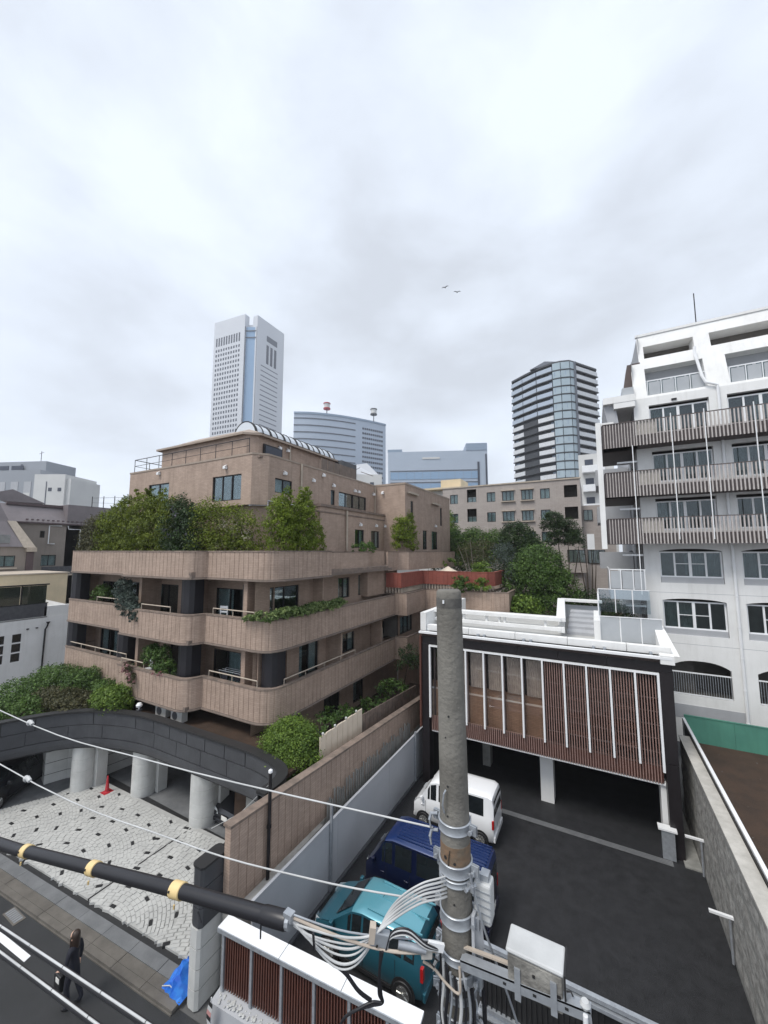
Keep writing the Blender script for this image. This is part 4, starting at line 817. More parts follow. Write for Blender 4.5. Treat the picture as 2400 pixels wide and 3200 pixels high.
# white frame and mullions
MB().box(-7.54,2.0,18.60,18.72,6.5,6.58).box(-7.54,-7.46,18.60,18.72,3.1,6.5).box(1.92,2.0,18.60,18.72,2.95,6.5).build('frame',M['whitepaint'],cp)
bmh=MB().box(-0.035,0.035,-0.06,0.06,0,3.4).mesh('mullion',M['whitepaint'])
for i in range(10): inst(bmh,'mullion',cp,(-6.52+i*0.858,18.66,3.1))
# slats
sm1=MB().box(-0.016,0.016,-0.03,0.03,0,0.72).mesh('slat',M['maroonslat']); sm2=MB().box(-0.016,0.016,-0.03,0.03,0,4.0).mesh('slat',M['maroonslat'])
for i in range(99):
    x=-7.45+i*0.095
    if x<1.95: inst(sm2 if x>-2.2 else sm1,'slat',cp,(x,18.78,2.45))
MB().box(-7.5,1.95,18.82,18.84,2.45,2.49).box(-7.5,1.95,18.82,18.84,3.05,3.09).build('slat_rail',M['slatdark'],cp)
mb=MB()
for z in (3.55,4.05,4.55,5.05,5.55): mb.box(-2.2,1.95,18.815,18.835,z,z+0.035)
mb.build('slat_rail',M['slatdark'],cp)
MB().box(-7.5,1.95,18.85,18.87,2.4,3.1).build('spandrel',M['maroon'],cp)
# glazing and rooms behind
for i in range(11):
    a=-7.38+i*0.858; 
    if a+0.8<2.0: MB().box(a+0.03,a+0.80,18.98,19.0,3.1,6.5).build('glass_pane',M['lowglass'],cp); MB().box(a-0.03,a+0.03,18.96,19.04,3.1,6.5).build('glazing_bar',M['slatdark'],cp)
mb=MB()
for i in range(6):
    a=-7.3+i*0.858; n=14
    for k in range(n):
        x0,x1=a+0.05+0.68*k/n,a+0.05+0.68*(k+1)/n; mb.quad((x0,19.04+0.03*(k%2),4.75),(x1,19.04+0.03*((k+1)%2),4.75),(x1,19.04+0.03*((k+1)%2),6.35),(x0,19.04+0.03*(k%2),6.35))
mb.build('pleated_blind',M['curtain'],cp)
MB().box(-7.6,-2.2,19.06,19.1,2.66,4.35).build('reflection_parapet',M['brown'],cp); MB().box(-7.6,-2.2,19.05,19.11,4.35,4.42).build('reflection_rail',M['whitepaint'],cp); MB().box(-7.6,-2.2,19.12,19.16,4.42,4.75).build('reflection_panel',M['brownwall'],cp)  # brown block's reflection built as panels and a rail behind the glass
MB().box(-7.6,2.0,22,22.1,2.6,6.9).box(-7.65,-7.55,19.1,22,2.6,6.9).box(1.98,2.02,19.2,22,2.6,6.9).build('inner_wall',M['room'],cp)
for a in (-1.6,0.2):
    mb=MB()
    for k in range(4): mb.box(a,a+1.2,20.2,20.6,3.0+k*0.75,3.05+k*0.75)
    mb.box(a,a+0.04,20.2,20.6,2.7,5.4).box(a+1.16,a+1.2,20.2,20.6,2.7,5.4); mb.build('shelf',M['maroonslat'],cp)
# undercroft
MB().box(-2.63,-2.08,19.85,20.5,0,2.36).build('column',M['white'],cp); MB().box(1.83,2.01,18.9,19.5,0,2.5).build('column',M['white'],cp); MB().box(-5.7,-5.3,21.5,22,0,2.36).build('column',M['concrete'],cp)
MB().box(-7.6,2.6,26.5,26.7,0,2.4).box(-7.8,-7.6,19.2,26.5,0,2.4).box(2.42,2.5,19.2,26.5,0,6.9).build('back_wall',M['ringcap'],cp)
MB().box(-6.2,-2.5,24.0,24.1,0,2.36).build('inner_partition',M['steeldark'],cp)
MB().box(-7.5,2.0,18.82,19.16,2.38,2.44).build('soffit_trim',M['whitepaint'],cp)
# roof parapets
def beam(a,b,w,h,nm='parapet_beam'): MB().beam(a,b,w,h).build(nm,M['white'],cp,bevel=0.015)
MB().box(-8.0,2.42,18.42,18.62,7.15,7.24).build('gutter',M['whitepaint'],cp)
MB().box(-7.8,2.45,18.62,19.0,7.15,7.2).build('gutter_bed',M['steel'],cp)
x=-7.8
for x2 in (-5.6,-3.4,-1.2,1.0,2.5): MB().box(x+0.008,x2-0.008,19.0,19.3,7.2,7.5).build('parapet_block',M['white'],cp,bevel=0.015); x=x2
beam((-7.9,20.3,7.62),(-1.5,20.3,7.62),0.35,0.18); beam((-7.9,20.3,8.08),(-1.5,20.3,8.08),0.42,0.18)
for x in (-7.6,-6.35,-6.2,-5.0,-4.35,-4.1,-2.2): MB().box(x-0.05,x+0.05,20.22,20.38,7.7,8.0).build('parapet_post',M['white'],cp)
MB().box(-8.1,-7.8,18.9,26,7.2,8.1).build('side_parapet',M['white'],cp)
beam((-1.5,20.15,8.08),(-1.9,26.4,8.3),0.4,0.18); beam((-1.5,20.15,7.6),(-1.9,26.4,7.7),0.3,0.25); beam((-1.9,26.4,8.3),(0.3,26.4,8.3),0.4,0.16)
MB().box(-1.75,0.2,26.5,26.6,7.2,8.0).build('end_wall',M['frosted'],cp)
for k in range(5): MB().box(-1.35,-0.1,21.4+k*0.9,22.3+k*0.9,7.2,7.34+k*0.12).build('step',M['lgrey'],cp)
MB().box(-0.15,0.1,20.6,24,7.2,8.1).build('stair_cheek',M['white'],cp)
MB().add([(2.2,19.0,7.2),(2.75,19.0,7.2),(2.75,21.5,7.2),(2.2,21.5,7.2),(2.2,21.6,8.1),(2.5,21.6,8.1)],[(0,1,4),(1,5,4),(0,4,3),(1,2,5),(2,3,4,5),(0,3,2,1)]).build('sloped_cheek',M['white'],cp,fix=True)
MB().box(2.05,2.5,18.43,18.9,6.98,7.3).build('corner_block',M['white'],cp)
for x in (-5.1,-4.8,-3.0,-2.7,-0.2,0.2,1.8): MB().box(x-0.05,x+0.05,18.8,18.98,7.2,7.3).build('bracket',M['steel'],cp)
# glass fence on the roof
gfc=thing('glass_fence','clear glass fence panels around the roof terrace next to the white building','glass fence',(1,21,7.2))
def gp_(a,b,z0,z1,m_='fglass'):
    a=Vector(a);b=Vector(b); n=max(1,round((b-a).length/0.9)); d=(b-a)/n
    for k in range(n):
        p,q=a+d*k+d.normalized()*0.03,a+d*(k+1)-d.normalized()*0.03
        MB().beam((p.x,p.y,(z0+z1)/2),(q.x,q.y,(z0+z1)/2),0.015,z1-z0-0.06).build('panel',M[m_],gfc)
        MB().box(p.x-0.045,p.x-0.005,p.y-0.02,p.y+0.02,z0,z1).build('post',M['whitepaint'],gfc)
    MB().beam((a.x,a.y,z1),(b.x,b.y,z1),0.05,0.035).build('rail',M['whitepaint'],gfc)
gp_((0.1,20.7),(2.5,20.9),7.2,8.3,'frosted'); gp_((0.1,20.7),(0.1,25.5),7.2,9.0); gp_((0.1,23.6),(2.4,23.6),8.1,9.3)
# ================= white apartment building on the right =================
wb=thing('apartment_building','white rendered apartment building with slatted balcony screens and arched windows','apartment building',(7,27,2.5))
YW=27.0; X1=16
bays=[3.3+3.58*i for i in range(4)]
ops=[];wn=[]
XW=2.55
for i,b in enumerate(bays):
    for j,(z0,z1) in enumerate(((7.0,8.5),(9.82,11.25),(12.5,14.15),(15.3,16.95),(18.1,19.75))):
        w=2.8 if j!=2 else 2.75; ops.append((b-XW,b+w-XW,z0-(0.0 if j>1 else 0.32),z1+0.16)); wn.append((b,z0,w,z1-z0,j))
    ops.append((b+0.2-XW,b+2.75-XW,3.5,5.35))
    if i: pass
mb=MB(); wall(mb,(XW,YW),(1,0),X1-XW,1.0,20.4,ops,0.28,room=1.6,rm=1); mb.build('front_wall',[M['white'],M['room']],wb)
for b,z0,w,h,j in wn:
    if b>9.5 and False: continue
    window(wb,(b+0.01,YW+0.16,z0),0,w-0.02,h,4,'whitepaint',0.07,cur=(1 if (int(b)+j)%2 else 3) if j!=3 else 9,cm='sheer',transom=0.75 if j<2 else None)
# arched heads: infill spandrels that close the upper corners of the openings
for b in bays:
    for z1,w,x0 in ((8.66,2.8,0.0),(11.41,2.8,0.0),(5.35,2.55,0.2)):
        rise=0.13 if z1!=5.35 else 0.34; xs=[b+x0+w*k/12 for k in range(13)]; zc=[z1-rise*((2*k/12-1)**2)**1.3-0.003 for k in range(13)]
        a=MB()
        for k in range(12):
            a.quad((xs[k],YW-0.003,zc[k]),(xs[k+1],YW-0.003,zc[k+1]),(xs[k+1],YW-0.003,z1+0.01),(xs[k],YW-0.003,z1+0.01)); a.quad((xs[k],YW-0.003,zc[k]),(xs[k],YW+0.2,zc[k]),(xs[k+1],YW+0.2,zc[k+1]),(xs[k+1],YW-0.003,zc[k+1]))
        a.build('arch_head',M['white'],wb)
    for z in (6.68,9.5): MB().box(b+0.02,b+2.78,YW+0.05,YW+0.27,z+0.0,z+0.32).build('apron',M['lgrey'],wb)
    # ground balcony rail in the lowest arch
    o=MB().box(b+0.22,b+2.73,YW+0.02,YW+0.07,4.66,4.72).box(b+0.22,b+2.73,YW+0.02,YW+0.07,3.52,3.58).build('railing',M['whitepaint'],wb)
    br=MB()
    for k in range(24): br.box(b+0.27+k*0.105,b+0.29+k*0.105,YW+0.03,YW+0.06,3.58,4.66)
    br.build('railing_bars',M['steel'],wb,kind='stuff')
# floor lines (fine relief) and top storeys leaning back
LE=0.30
def leanwall(x0,x1,z0,z1,zl,y0,ops):
    m=MB(); wall(m,(x0,y0),(1,0),x1-x0,z0,z1,[(a-x0,b-x0,c,d) for a,b,c,d in ops],1.2,lean=LE,zl=zl); m.build('upper_wall',[M['white'],M['room']],wb)
leanwall(2.6,X1,20.4,22.98,20.4,27.0,[(3.28,6.1,20.55,22.45),(7.1,9.9,20.55,22.45),(10.9,13.6,20.55,22.45)])
leanwall(3.05,X1,22.98,24.9,20.4,27.0,[(3.35,5.85,23.2,24.1),(6.6,14,23.2,24.15)])
for b in (3.3,7.1,10.9):
    window(wb,(b+0.02,28.3,20.6),0,2.76,1.35,4,'whitepaint',0.07,cur=9,cm='sheer')
    MB().box(b,b+2.8,28.36,28.5,20.5,22.6).build('recess_wall',M['lgrey'],wb)
    rl=MB().box(b+0.03,b+2.77,27.2,27.24,21.46,21.52); 
    for k in range(5): rl.box(b+0.03+k*0.685-0.02,b+0.03+k*0.685+0.02,27.19,27.25,20.55,21.46)
    rl.build('railing',M['whitepaint'],wb)
    for k in range(4): MB().box(b+0.1+k*0.685,b+0.66+k*0.685,27.2,27.23,20.62,21.40).build('railing_panel',M['frosted'],wb)
for a,b in ((3.35,5.85),(6.6,14)): MB().box(a-0.2,b+0.2,29.2,29.3,22.9,24.4).build('recess_wall',M['room'],wb); MB().box(a,b,28.0,29.2,23.1,23.18).build('recess_floor',M['lgrey'],wb)
MB().box(3.1,X1,28.36,45,24.86,24.98).build('roof',M['deck'],wb); MB().box(3.0,X1,28.28,28.5,24.9,25.05).build('coping',M['white'],wb)
MB().box(2.6,3.1,27.75,45,22.9,23.0).build('roof_step',M['roofdark'],wb)
MB().tube([(6.3,29.2,25),(6.3,29.2,27.4)],0.03,6).build('lightning_rod',M['dark'],wb)
# west side of the building
ops=[(1.2,4.4,3.0,5.5),(1.2,4.4,6.2,8.4),(1.2,4.4,9.1,11.3),(1.2,4.4,12.0,14.1),(1.2,4.4,14.8,16.9),(1.2,4.4,17.7,19.6),(7,10,9.1,11.3),(7,10,12,14.1),(7,10,14.8,16.9)]
mb=MB(); wall(mb,(2.55,45),(0,-1),18,0.5,20.4,[(18-b,18-a,c,d) for a,b,c,d in ops],0.3,room=1.8); mb.build('side_wall',[M['lgrey'],M['room']],wb)
mb=MB(); wall(mb,(2.62,44.9),(0,-1),17.6,20.4,23.0); mb.build('side_wall',M['lgrey'],wb); mb=MB(); wall(mb,(3.08,44.9),(0,-1),17,23,24.9); mb.build('side_wall',M['lgrey'],wb)
for z0 in (3.0,6.2,9.1,12.0,14.8,17.7): window(wb,(2.48+0.3,31.4,z0),rad(-90),3.2,2.0,3,'dark',0.06,cur=3)
MB().box(2.30,2.45,27.05,27.3,1,12).build('corner_fin',M['dark'],wb)
# slatted balconies: y 25.7, levels
slm=MB().box(-0.03,0.03,-0.03,0.03,0,1.42).mesh('slat',M['slat']); 
for z0 in (11.68,14.38,17.28):
    MB().box(0.75,X1,25.85,27.0,z0+0.05,z0+0.2).build('balcony_slab',M['slatdark'],wb)
    MB().box(0.80,X1,25.80,25.83,z0+0.03,z0+0.60).build('slab_edge',M['slatback'],wb)
    for k in range(58):
        x=2.47+k*0.16
        if x<11.5: inst(slm,'slat',wb,(x,25.76,z0))
    MB().box(0.8,X1,25.72,25.80,z0+1.42,z0+1.46).build('top_rail',M['slatdark'],wb)
    MB().box(2.45,11.6,25.79,25.81,z0+0.62,z0+0.66).build('slat_rail',M['slat'],wb)
    # the end bay of the balcony: plum screen with ribs
    o=MB().box(0.8,2.42,25.76,25.79,z0,z0+1.42).build('end_screen',M['slatback'],wb)
    rb=MB().box(-0.02,0.02,-0.02,0,0,1.42).mesh('rib',M['slat'])
    for k in range(11): inst(rb,'rib',o,(0.9+k*0.145,25.76,z0))
    MB().box(0.76,0.80,25.8,29.5,z0,z0+1.42).build('side_screen',M['slatback'],wb)
    MB().box(0.8,2.55,25.9,31.5,z0+0.05,z0+0.2).build('balcony_slab',M['slatdark'],wb)
    for k,(a,b) in enumerate(((2.5,3.4),)): MB().box(a,b,25.82,25.85,z0+0.55,z0+1.42).build('backing_panel',M['conclight'],wb)
for x in (4.1,5.55,7.55,9.0,11.0): MB().box(x-0.02,x+0.02,25.68,25.72,11.9,18.9).build('hanger',M['whitepaint'],wb)
MB().box(2.22,2.26,25.7,25.75,8.9,17.3).build('hanger',M['whitepaint'],wb)
MB().box(0.45,0.72,25.7,26.1,11.4,18.9).build('end_fin',M['white'],wb)
MB().box(0.72,1.4,25.9,26.0,18.3,18.9).build('end_fin',M['white'],wb)
# upper left overhang
MB().prism([(0.95,26.6),(2.62,26.6),(2.62,30.5),(0.95,30.5)],20.25,20.65).build('overhang',M['white'],wb,fix=True); MB().box(1.5,2.6,26.62,30,19.9,20.25).build('overhang_soffit',M['white'],wb)
MB().add([(0.97,26.9,20.25),(1.6,26.9,20.25),(1.75,26.9,18.8),(1.2,26.9,18.8),(0.97,30.4,20.25),(1.2,30.4,18.8)],[(0,1,2,3),(0,3,5,4)]).build('side_wedge',M['lgrey'],wb)
MB().box(2.0,2.6,26.9,30,20.65,21.2).build('side_parapet',M['frosted'],wb); MB().add([(2.1,27.6,21.1),(2.62,27.6,21.1),(2.62,27.6,22.9),(2.4,27.6,22.9),(2.1,29,21.1),(2.62,29,21.1),(2.62,29,22.9),(2.4,29,22.9)],[(0,1,2,3),(0,3,7,4),(4,7,6,5)]).build('side_fin',M['slatdark'],wb)
# lower side balconies with glass
for z0,w in ((9.1,0.55),):
    MB().box(0.75,2.55,26.0,29.6,z0-0.55,z0).build('balcony_slab',M['lgrey'],wb)
    rl=MB().box(0.75,2.5,26.0,26.05,z0+1.1,z0+1.16).box(0.72,0.78,26.0,29.5,z0+1.1,z0+1.16)
    for x in (0.75,1.3,1.9,2.45): rl.box(x-0.025,x+0.025,26.0,26.05,z0,z0+1.1)
    rl.build('railing',M['whitepaint'],wb)
    for x in (0.8,1.38,1.95): MB().box(x,x+0.5,26.02,26.035,z0+0.05,z0+1.05).build('railing_panel',M['frosted'],wb)
    MB().box(0.74,0.755,26.1,29.5,z0+0.05,z0+1.05).build('railing_panel',M['frosted'],wb)
for k,(z0) in enumerate((10.0,13.4,16.2)):
    MB().box(0.4,2.5,33,37,z0,z0+1.2).build('far_balcony',M['lgrey'],wb)
MB().box(-0.4,0.1,34,34.1,11.4,12.6).build('far_screen',M['whitepaint'],wb)
# awnings, pipes, ventilator
for z in (11.0,13.7,16.5,8.1): MB().box(1.5,2.5,26.7,26.9,z,z+0.1).build('awning_box',M['whitepaint'],wb)
for x in (6.5,10.1):
    mb=MB(); mb.tube([(x,26.9,1.0),(x,26.9,20.5)],0.065,8); 
    for z in np.arange(2.5,20,1.6): mb.tube([(x,26.9,z),(x,26.9,z+0.06)],0.08,8)
    mb.build('downpipe',M['whitepaint'],wb,smooth=True)
    MB().tube([(x,26.9,20.5),(x-0.5,26.9,20.75),(x-0.62,27.0,21.2),(x-0.75,27.5,22.8),(x-0.75,27.5,23.2)],0.075,8).build('downpipe',M['whitepaint'],wb,smooth=True)
MB().box(4.4,4.65,26.93,27,20.02,20.12).build('vent',M['dark'],wb)
for z in (6.2,8.95,11.72): MB().box(2.56,X1,YW-0.002,YW+0.01,z,z+0.02).build('floor_joint',M['lgrey'],wb)
MB().box(9.45,9.6,27.12,27.13,13.0,13.2).build('notice',M['paper'],wb)
nl=bpy.data.curves.new('notice_letter','FONT'); nl.body='A'; nl.size=0.16; nl.extrude=0.002
no=bpy.data.objects.new('notice_letter',nl); C.objects.link(no); no.parent=wb; no.data.materials.append(M['label'])
no_m=bpy.data.meshes.new_from_object(no); bpy.data.objects.remove(no); no=bpy.data.objects.new('notice_letter',no_m); C.objects.link(no); no.parent=wb; no.matrix_basis=wmof(wb).inverted()@(Matrix.Translation((9.475,27.115,13.04))@Matrix.Rotation(rad(90),4,'X'))
MB().box(3.0,6.5,26.98,27.05,2.3,3.0).build('basement_band',M['lgrey'],wb)
# ================= middle distance and skyline =================
gb=thing('apartment_building','grey brown block apartment house with small curtained windows behind the trees','apartment building',(-8,48,5))
ops=[];wn=[]
XO=-17.2
for z in (17.35,14.85,12.3):
    for x,w,s in ((-16.2,1.05,0),(-11.43,1.05,0),(-9.55,1.4,1),(-7.3,1.3,1),(-5.2,1.05,0)):
        if z<14 and x<-8: continue
        h=1.2; ops.append((x-XO,x+w-XO,z,z+h)); wn.append((x,z,w,h,s))
    ops.append((-13.95-XO,-12.75-XO,z+0.1,z+1.75)) if z>14 else None
    ops.append((-2.65-XO,-1.3-XO,z,z+1.4))
mb=MB(); wall(mb,(XO,48),(1,0),16.2,0,19.4,ops,0.15,room=1.5); mb.build('front_wall',[M['greywall'],M['room']],gb)
for x,z,w,h,s in wn:
    window(gb,(x,48.08,z),0,w,h,3 if s else 2,'dark',0.06,cur=9)
    if s: [MB().box(x-0.12,x+w+0.12,47.75,48.0,a_,a_+.1).build('bay_ledge',M['taupelight'],gb) for a_ in (z+h+0.02,z-0.14)]
window(gb,(-13.9,48.2,17.4),0,1.1,0.75,2,'dark',cur=9); window(gb,(-13.9,48.2,14.9),0,1.1,0.75,2,'dark',cur=9)
MB().box(-17.2,-1.0,48,58,19.4,19.5).build('roof',M['deck'],gb); MB().box(-17.3,-0.9,47.9,48.2,19.4,19.55).build('coping',M['taupelight'],gb)
MB().box(-1.02,-1.0,48.02,58,0,19.4).build('side_wall',M['greywall'],gb); MB().box(-17.22,-17.2,48.02,58,0,19.4).build('side_wall',M['greywall'],gb)
MB().box(-0.98,2.2,49,49.2,0,16.4).build('link_wall',M['greywall'],gb); window(gb,(-0.8,48.9,14.7),0,0.9,1.2,2,'dark',cur=9); window(gb,(-0.6,48.9,9.9),0,1.7,1.5,3,'dark',cur=0)
MB().box(-2.75,-0.6,47.6,48,8.9,9.9).build('balcony_front',M['greywall'],gb); window(gb,(-2.6,47.95,10),0,1.8,1.4,3,'dark',cur=0)
t=thing('low_building','cream roof block with small white balconies at the left of the grey block','building',(-18.5,50,0))
MB().box(-21.5,-17.25,50,56,0,19.9).build('wall',M['towerpale'],t); MB().box(-18.0,-15.2,49.5,53,19.5,20.9).build('roof_room',M['cream'],t); MB().box(-20.5,-15.0,48.6,55,19.56,19.8).build('eaves',M['cream'],t)
for z in (13.0,15.7,18.3): MB().box(-19.2,-17.3,49.1,50,z-0.9,z).build('balcony',M['whitepaint'],t)
for z in (16.0,13.2): window(t,(-19.5,49.9,z),0,0.9,0.9,2,'dark')
# greenery in front
plant('hedge','tall pale flowering hedge row in front of the grey building','hedge',(-9,38,7),[(-12.8,38,11.3,1.9,1.4,2.2),(-10.4,38,11.2,1.8,1.4,2.3),(-8.2,37.8,11.2,1.6,1.3,2.0)],24000,0.085,'mid',51,clump=16,barkm='bark')
plant('tree','dense dark rounded tree at the right end of the tall hedge','tree',(-6.2,37.5,7),[(-6.2,37.5,11.4,1.9,1.5,2.5),(-5.0,37.3,10.8,1.2,1.2,1.8)],15000,0.085,'dark',52)
plant('tree','big round leafy green tree behind the white roof parapet','tree',(-3.6,31,4.5),[(-3.6,31,9.6,1.9,1.8,2.1),(-2.5,30.8,8.3,1.5,1.5,1.7),(-5.0,31,8.7,1.4,1.4,1.9),(-3.4,30.6,7.2,1.8,1.5,1.2)],30000,0.075,'mid',53,clump=26,fill=.2,stems=[(-3.6,31,9.5),(-2.8,31,8),(-4.7,31,8.5)])
plant('tree','dark leaning pine shaped tree before the right end of the grey building','tree',(-2.3,42,8),[(-3.4,42,14.0,1.1,1.0,1.2),(-2.4,42,13.2,1.3,1.1,1.2),(-1.7,42,12.4,1.0,1.0,.9),(-3.2,42,12.4,1.0,.9,.8)],15000,0.075,'dark',54,clump=30,stems=[(-3.2,42,13.6),(-2.2,42,13),(-1.1,42,12.4)],up=.8)
plant('bare_tree','thin dark leafless tree beside the grey building corner','tree',(-0.4,41,7),[(-0.9,41,11.4,.9,.6,1.0)],420,0.05,'dark',55,stems=[(-0.8,41,12.2),(-0.2,41,12),(-1.3,41,11.6),(0.2,41,11.2)])
plant('palm_shrub','spiky pale green palm like shrub behind the white parapet','shrub',(-4.7,29,4.5),[(-4.6,28.6,7.2,1.3,1.0,.75),(-5.4,28.8,7.0,.7,.7,.6)],3600,0.11,'bright',56,clump=9,spread=.25)
plant('shrub','shady undergrowth to the right of the round tree','shrub',(0,33,4),[(-0.6,33,7.0,1.7,1.4,1.3),(0.9,33,6.4,1.4,1.2,1.2)],5200,0.08,'dark',57)
plant('tree','bright treetop at the far end of the brown building','tree',(-15.2,45,6),[(-15.4,44,14.0,1.3,1.4,2.0),(-14.6,42,12.6,1.2,1.2,2.2)],4200,0.10,'bright',58)
plant('shrub','dark shrubs filling the slope under the tall hedge','shrub',(-8,34,5),[(-12.0,35,9.0,1.9,1.2,2.0),(-9.5,35,8.6,2.0,1.2,2.0),(-7,34.6,8.6,1.6,1.2,2.0)],9000,0.08,'dark',59)
struct('slope',MB().prism([(-11,34),(2.3,29),(2.3,60),(-30,60),(-30,38)],-0.2,5.0),M['soil'],fix=True)
def rotthing(name,label,cat,a,b):
    rz=math.atan2(b[1]-a[1],b[0]-a[0]); return thing(name,label,cat,(a[0],a[1],0),rz)

# left end tall tower, two wings with a blue glass slot between
L_,c1,c2,R_=Vector((-335.4,248.4)),Vector((-294.7,252.2)),Vector((-283.9,258.4)),Vector((-284.7,296.8))
t1=rotthing('office_tower','tallest tower on the skyline, pale walls with a blue glass slot at its corner','tower',L_,c1)
FW=(c1-L_).length
def loc1(p): q=wmof(t1).inverted()@Vector((p.x,p.y,0)); return (q.x,q.y)
C2,RR=loc1(c2),loc1(R_)
MB().prism([(0,0),(FW,0),(FW,6),(0,6)],0,247,).build('west_wing',M['towerwhite'],t1,local=True,fix=True)
d=Vector((RR[0]-C2[0],RR[1]-C2[1])); d.normalize(); nn=Vector((d.y,-d.x))
MB().prism([C2,RR,(RR[0]-nn.x*6,RR[1]-nn.y*6),(C2[0]-nn.x*6,C2[1]-nn.y*6)],0,246).build('east_wing',M['towerwhite'],t1,local=True,fix=True)
MB().prism([(0.5,6),(FW,5),(C2[0]-6,C2[1]+2),(RR[0]-6,RR[1]),(0.5,RR[1])],0,238).build('core',M['towerwhite'],t1,local=True,fix=True)
MB().prism([(FW-0.5,1.8),(C2[0]-0.9,C2[1]+1.0),(C2[0]-4,C2[1]+5),(FW-5,5)],0,234).build('glass_slot',M['towerglass'],t1,local=True,fix=True)
for z in (223,230): MB().beam((FW-0.3,1.5,z),(C2[0]-0.6,C2[1]+0.6,z),0.5,1.0).build('glass_band',M['towerline'],t1,local=True)
MB().tube([(FW+0.3,0.5,0),(FW+0.3,0.5,234)],0.5,6).build('slot_edge',M['towerline'],t1,local=True); MB().tube([(C2[0]-0.6,C2[1]+0.3,0),(C2[0]-0.6,C2[1]+0.3,234)],0.5,6).build('slot_edge',M['towerline'],t1,local=True)
g=MB()
for r_ in range(38):
    for c in range(10):
        z=214-r_*5.1; x=3.2+c*3.35; g.box(x,x+1.7,-0.12,0.4,z,z+2.6)
g.build('windows',M['towerwin'],t1,local=True,kind='stuff')
g=MB()
for c in range(10): x=3.2+c*3.35; g.box(x,x+1.7,-0.12,0.4,220,229)
g.build('tall_windows',M['towerwin'],t1,local=True,kind='stuff')
def E(u,o): return (C2[0]+d.x*u+nn.x*o,C2[1]+d.y*u+nn.y*o)
g=MB()
for r_ in range(36):
    z=196-r_*5.1; g.prism([E(6,0.15),E(30,0.15),E(30,-0.3),E(6,-0.3)],z,z+0.9)
g.build('louvre_lines',M['towerline'],t1,local=True,kind='stuff')
for k in range(3): MB().prism([E(13+k*5.5,0.15),E(16.2+k*5.5,0.15),E(16.2+k*5.5,-0.3),E(13+k*5.5,-0.3)],201,221).build('tall_window',M['towerwin'],t1,local=True,fix=True)
MB().prism([E(13,0.15),E(28,0.15),E(28,-0.3),E(13,-0.3)],225,231).build('vent_panel',M['towerline'],t1,local=True,fix=True)
# curved office building
t2=thing('office_building','broad pale office block with a curved front and two rooftop aerial drums','office building',(-160,230,0))
def arc2(t): # quadratic through the three corners
    a,b,c=Vector((-183.1,202.7)),Vector((-158,215)),Vector((-138.5,257.8)); return a*(1-t)**2+b*2*t*(1-t)+c*t*t
pts=[arc2(k/16) for k in range(17)]
MB().prism([tuple(p) for p in pts]+[(-170,275),(-205,235)],0,109.4).build('body',M['bluewall'],t2,fix=True)
g=MB()
for z in np.arange(30,107,5.0): g.sweep(pts[:12],[(0.25,z),(0.25,z+0.8),(-0.5,z+0.8),(-0.5,z)])
g.build('floor_lines',M['towerline'],t2,kind='stuff',fix=True)
MB().sweep(pts,[(0.5,108.6),(0.5,110),(-1,110),(-1,108.6)]).build('parapet',M['bluewall2'],t2,fix=True)
g=MB()
for z in np.arange(30,105,3.6):
    for k in range(10):
        a,b=arc2(0.76+k*0.0215),arc2(0.76+k*0.0215+0.0145); dd=(b-a).normalized(); n_=Vector((dd.y,-dd.x)); g.prism([a+n_*0.2,b+n_*0.2,b-n_*0.4,a-n_*0.4],z,z+1.5)
g.build('windows',M['towerwin'],t2,kind='stuff',fix=True)
for (x,y,z0,m_,lab) in ((-166.8,219.5,109.4,'conered','red and white aerial drum on a mast at the left of the curved office roof'),(-142.5,246,109.4,'steeldark','dark aerial drum on a mast at the right of the curved office roof')):
    t=thing('roof_aerial',lab,'aerial',(x,y,z0)); MB().tube([(x,y,z0),(x,y,z0+5)],0.35,8).build('mast',M['towerline'],t)
    MB().lathe([(2.6,0),(2.6,0.8)],(x,y,z0+5),16).lathe([(2.6,0),(2.6,0.6)],(x,y,z0+9),16).build('rim',M[m_],t)
    MB().lathe([(2.2,0),(2.2,3.4)],(x,y,z0+5.7),16).build('drum',M['towerpale'],t)
t=rotthing('small_white_house','white stepped roof house with dark aerials behind the brown terrace wall','house',(-64.9,98.9),(-57.0,103.6))
MB().prism([(0,0),(9.2,0),(9.2,8),(0,8)],0,35).build('wall',M['towerpale'],t,local=True,fix=True)
MB().add([(0,0,35),(9.2,0,33.5),(9.2,8,33.5),(0,8,35),(1,2,38.5),(4.5,2,39),(8,4,36),(1,6,38.5)],[(0,1,6,5,4),(1,2,6),(2,3,7,6),(3,0,4,7),(4,5,7),(5,6,7)]).build('roof',M['towerwhite'],t,local=True)
MB().box(5.5,6.7,-0.1,0.1,28,32.5).build('window',M['towerwin'],t,local=True); MB().tube([(0.3,-.3,34),(0.5,-.6,37),(1.2,-.6,38)],0.1,5).tube([(0.3,-.3,36),(2.4,-.6,37)],0.08,5).build('aerial',M['dark'],t,local=True)
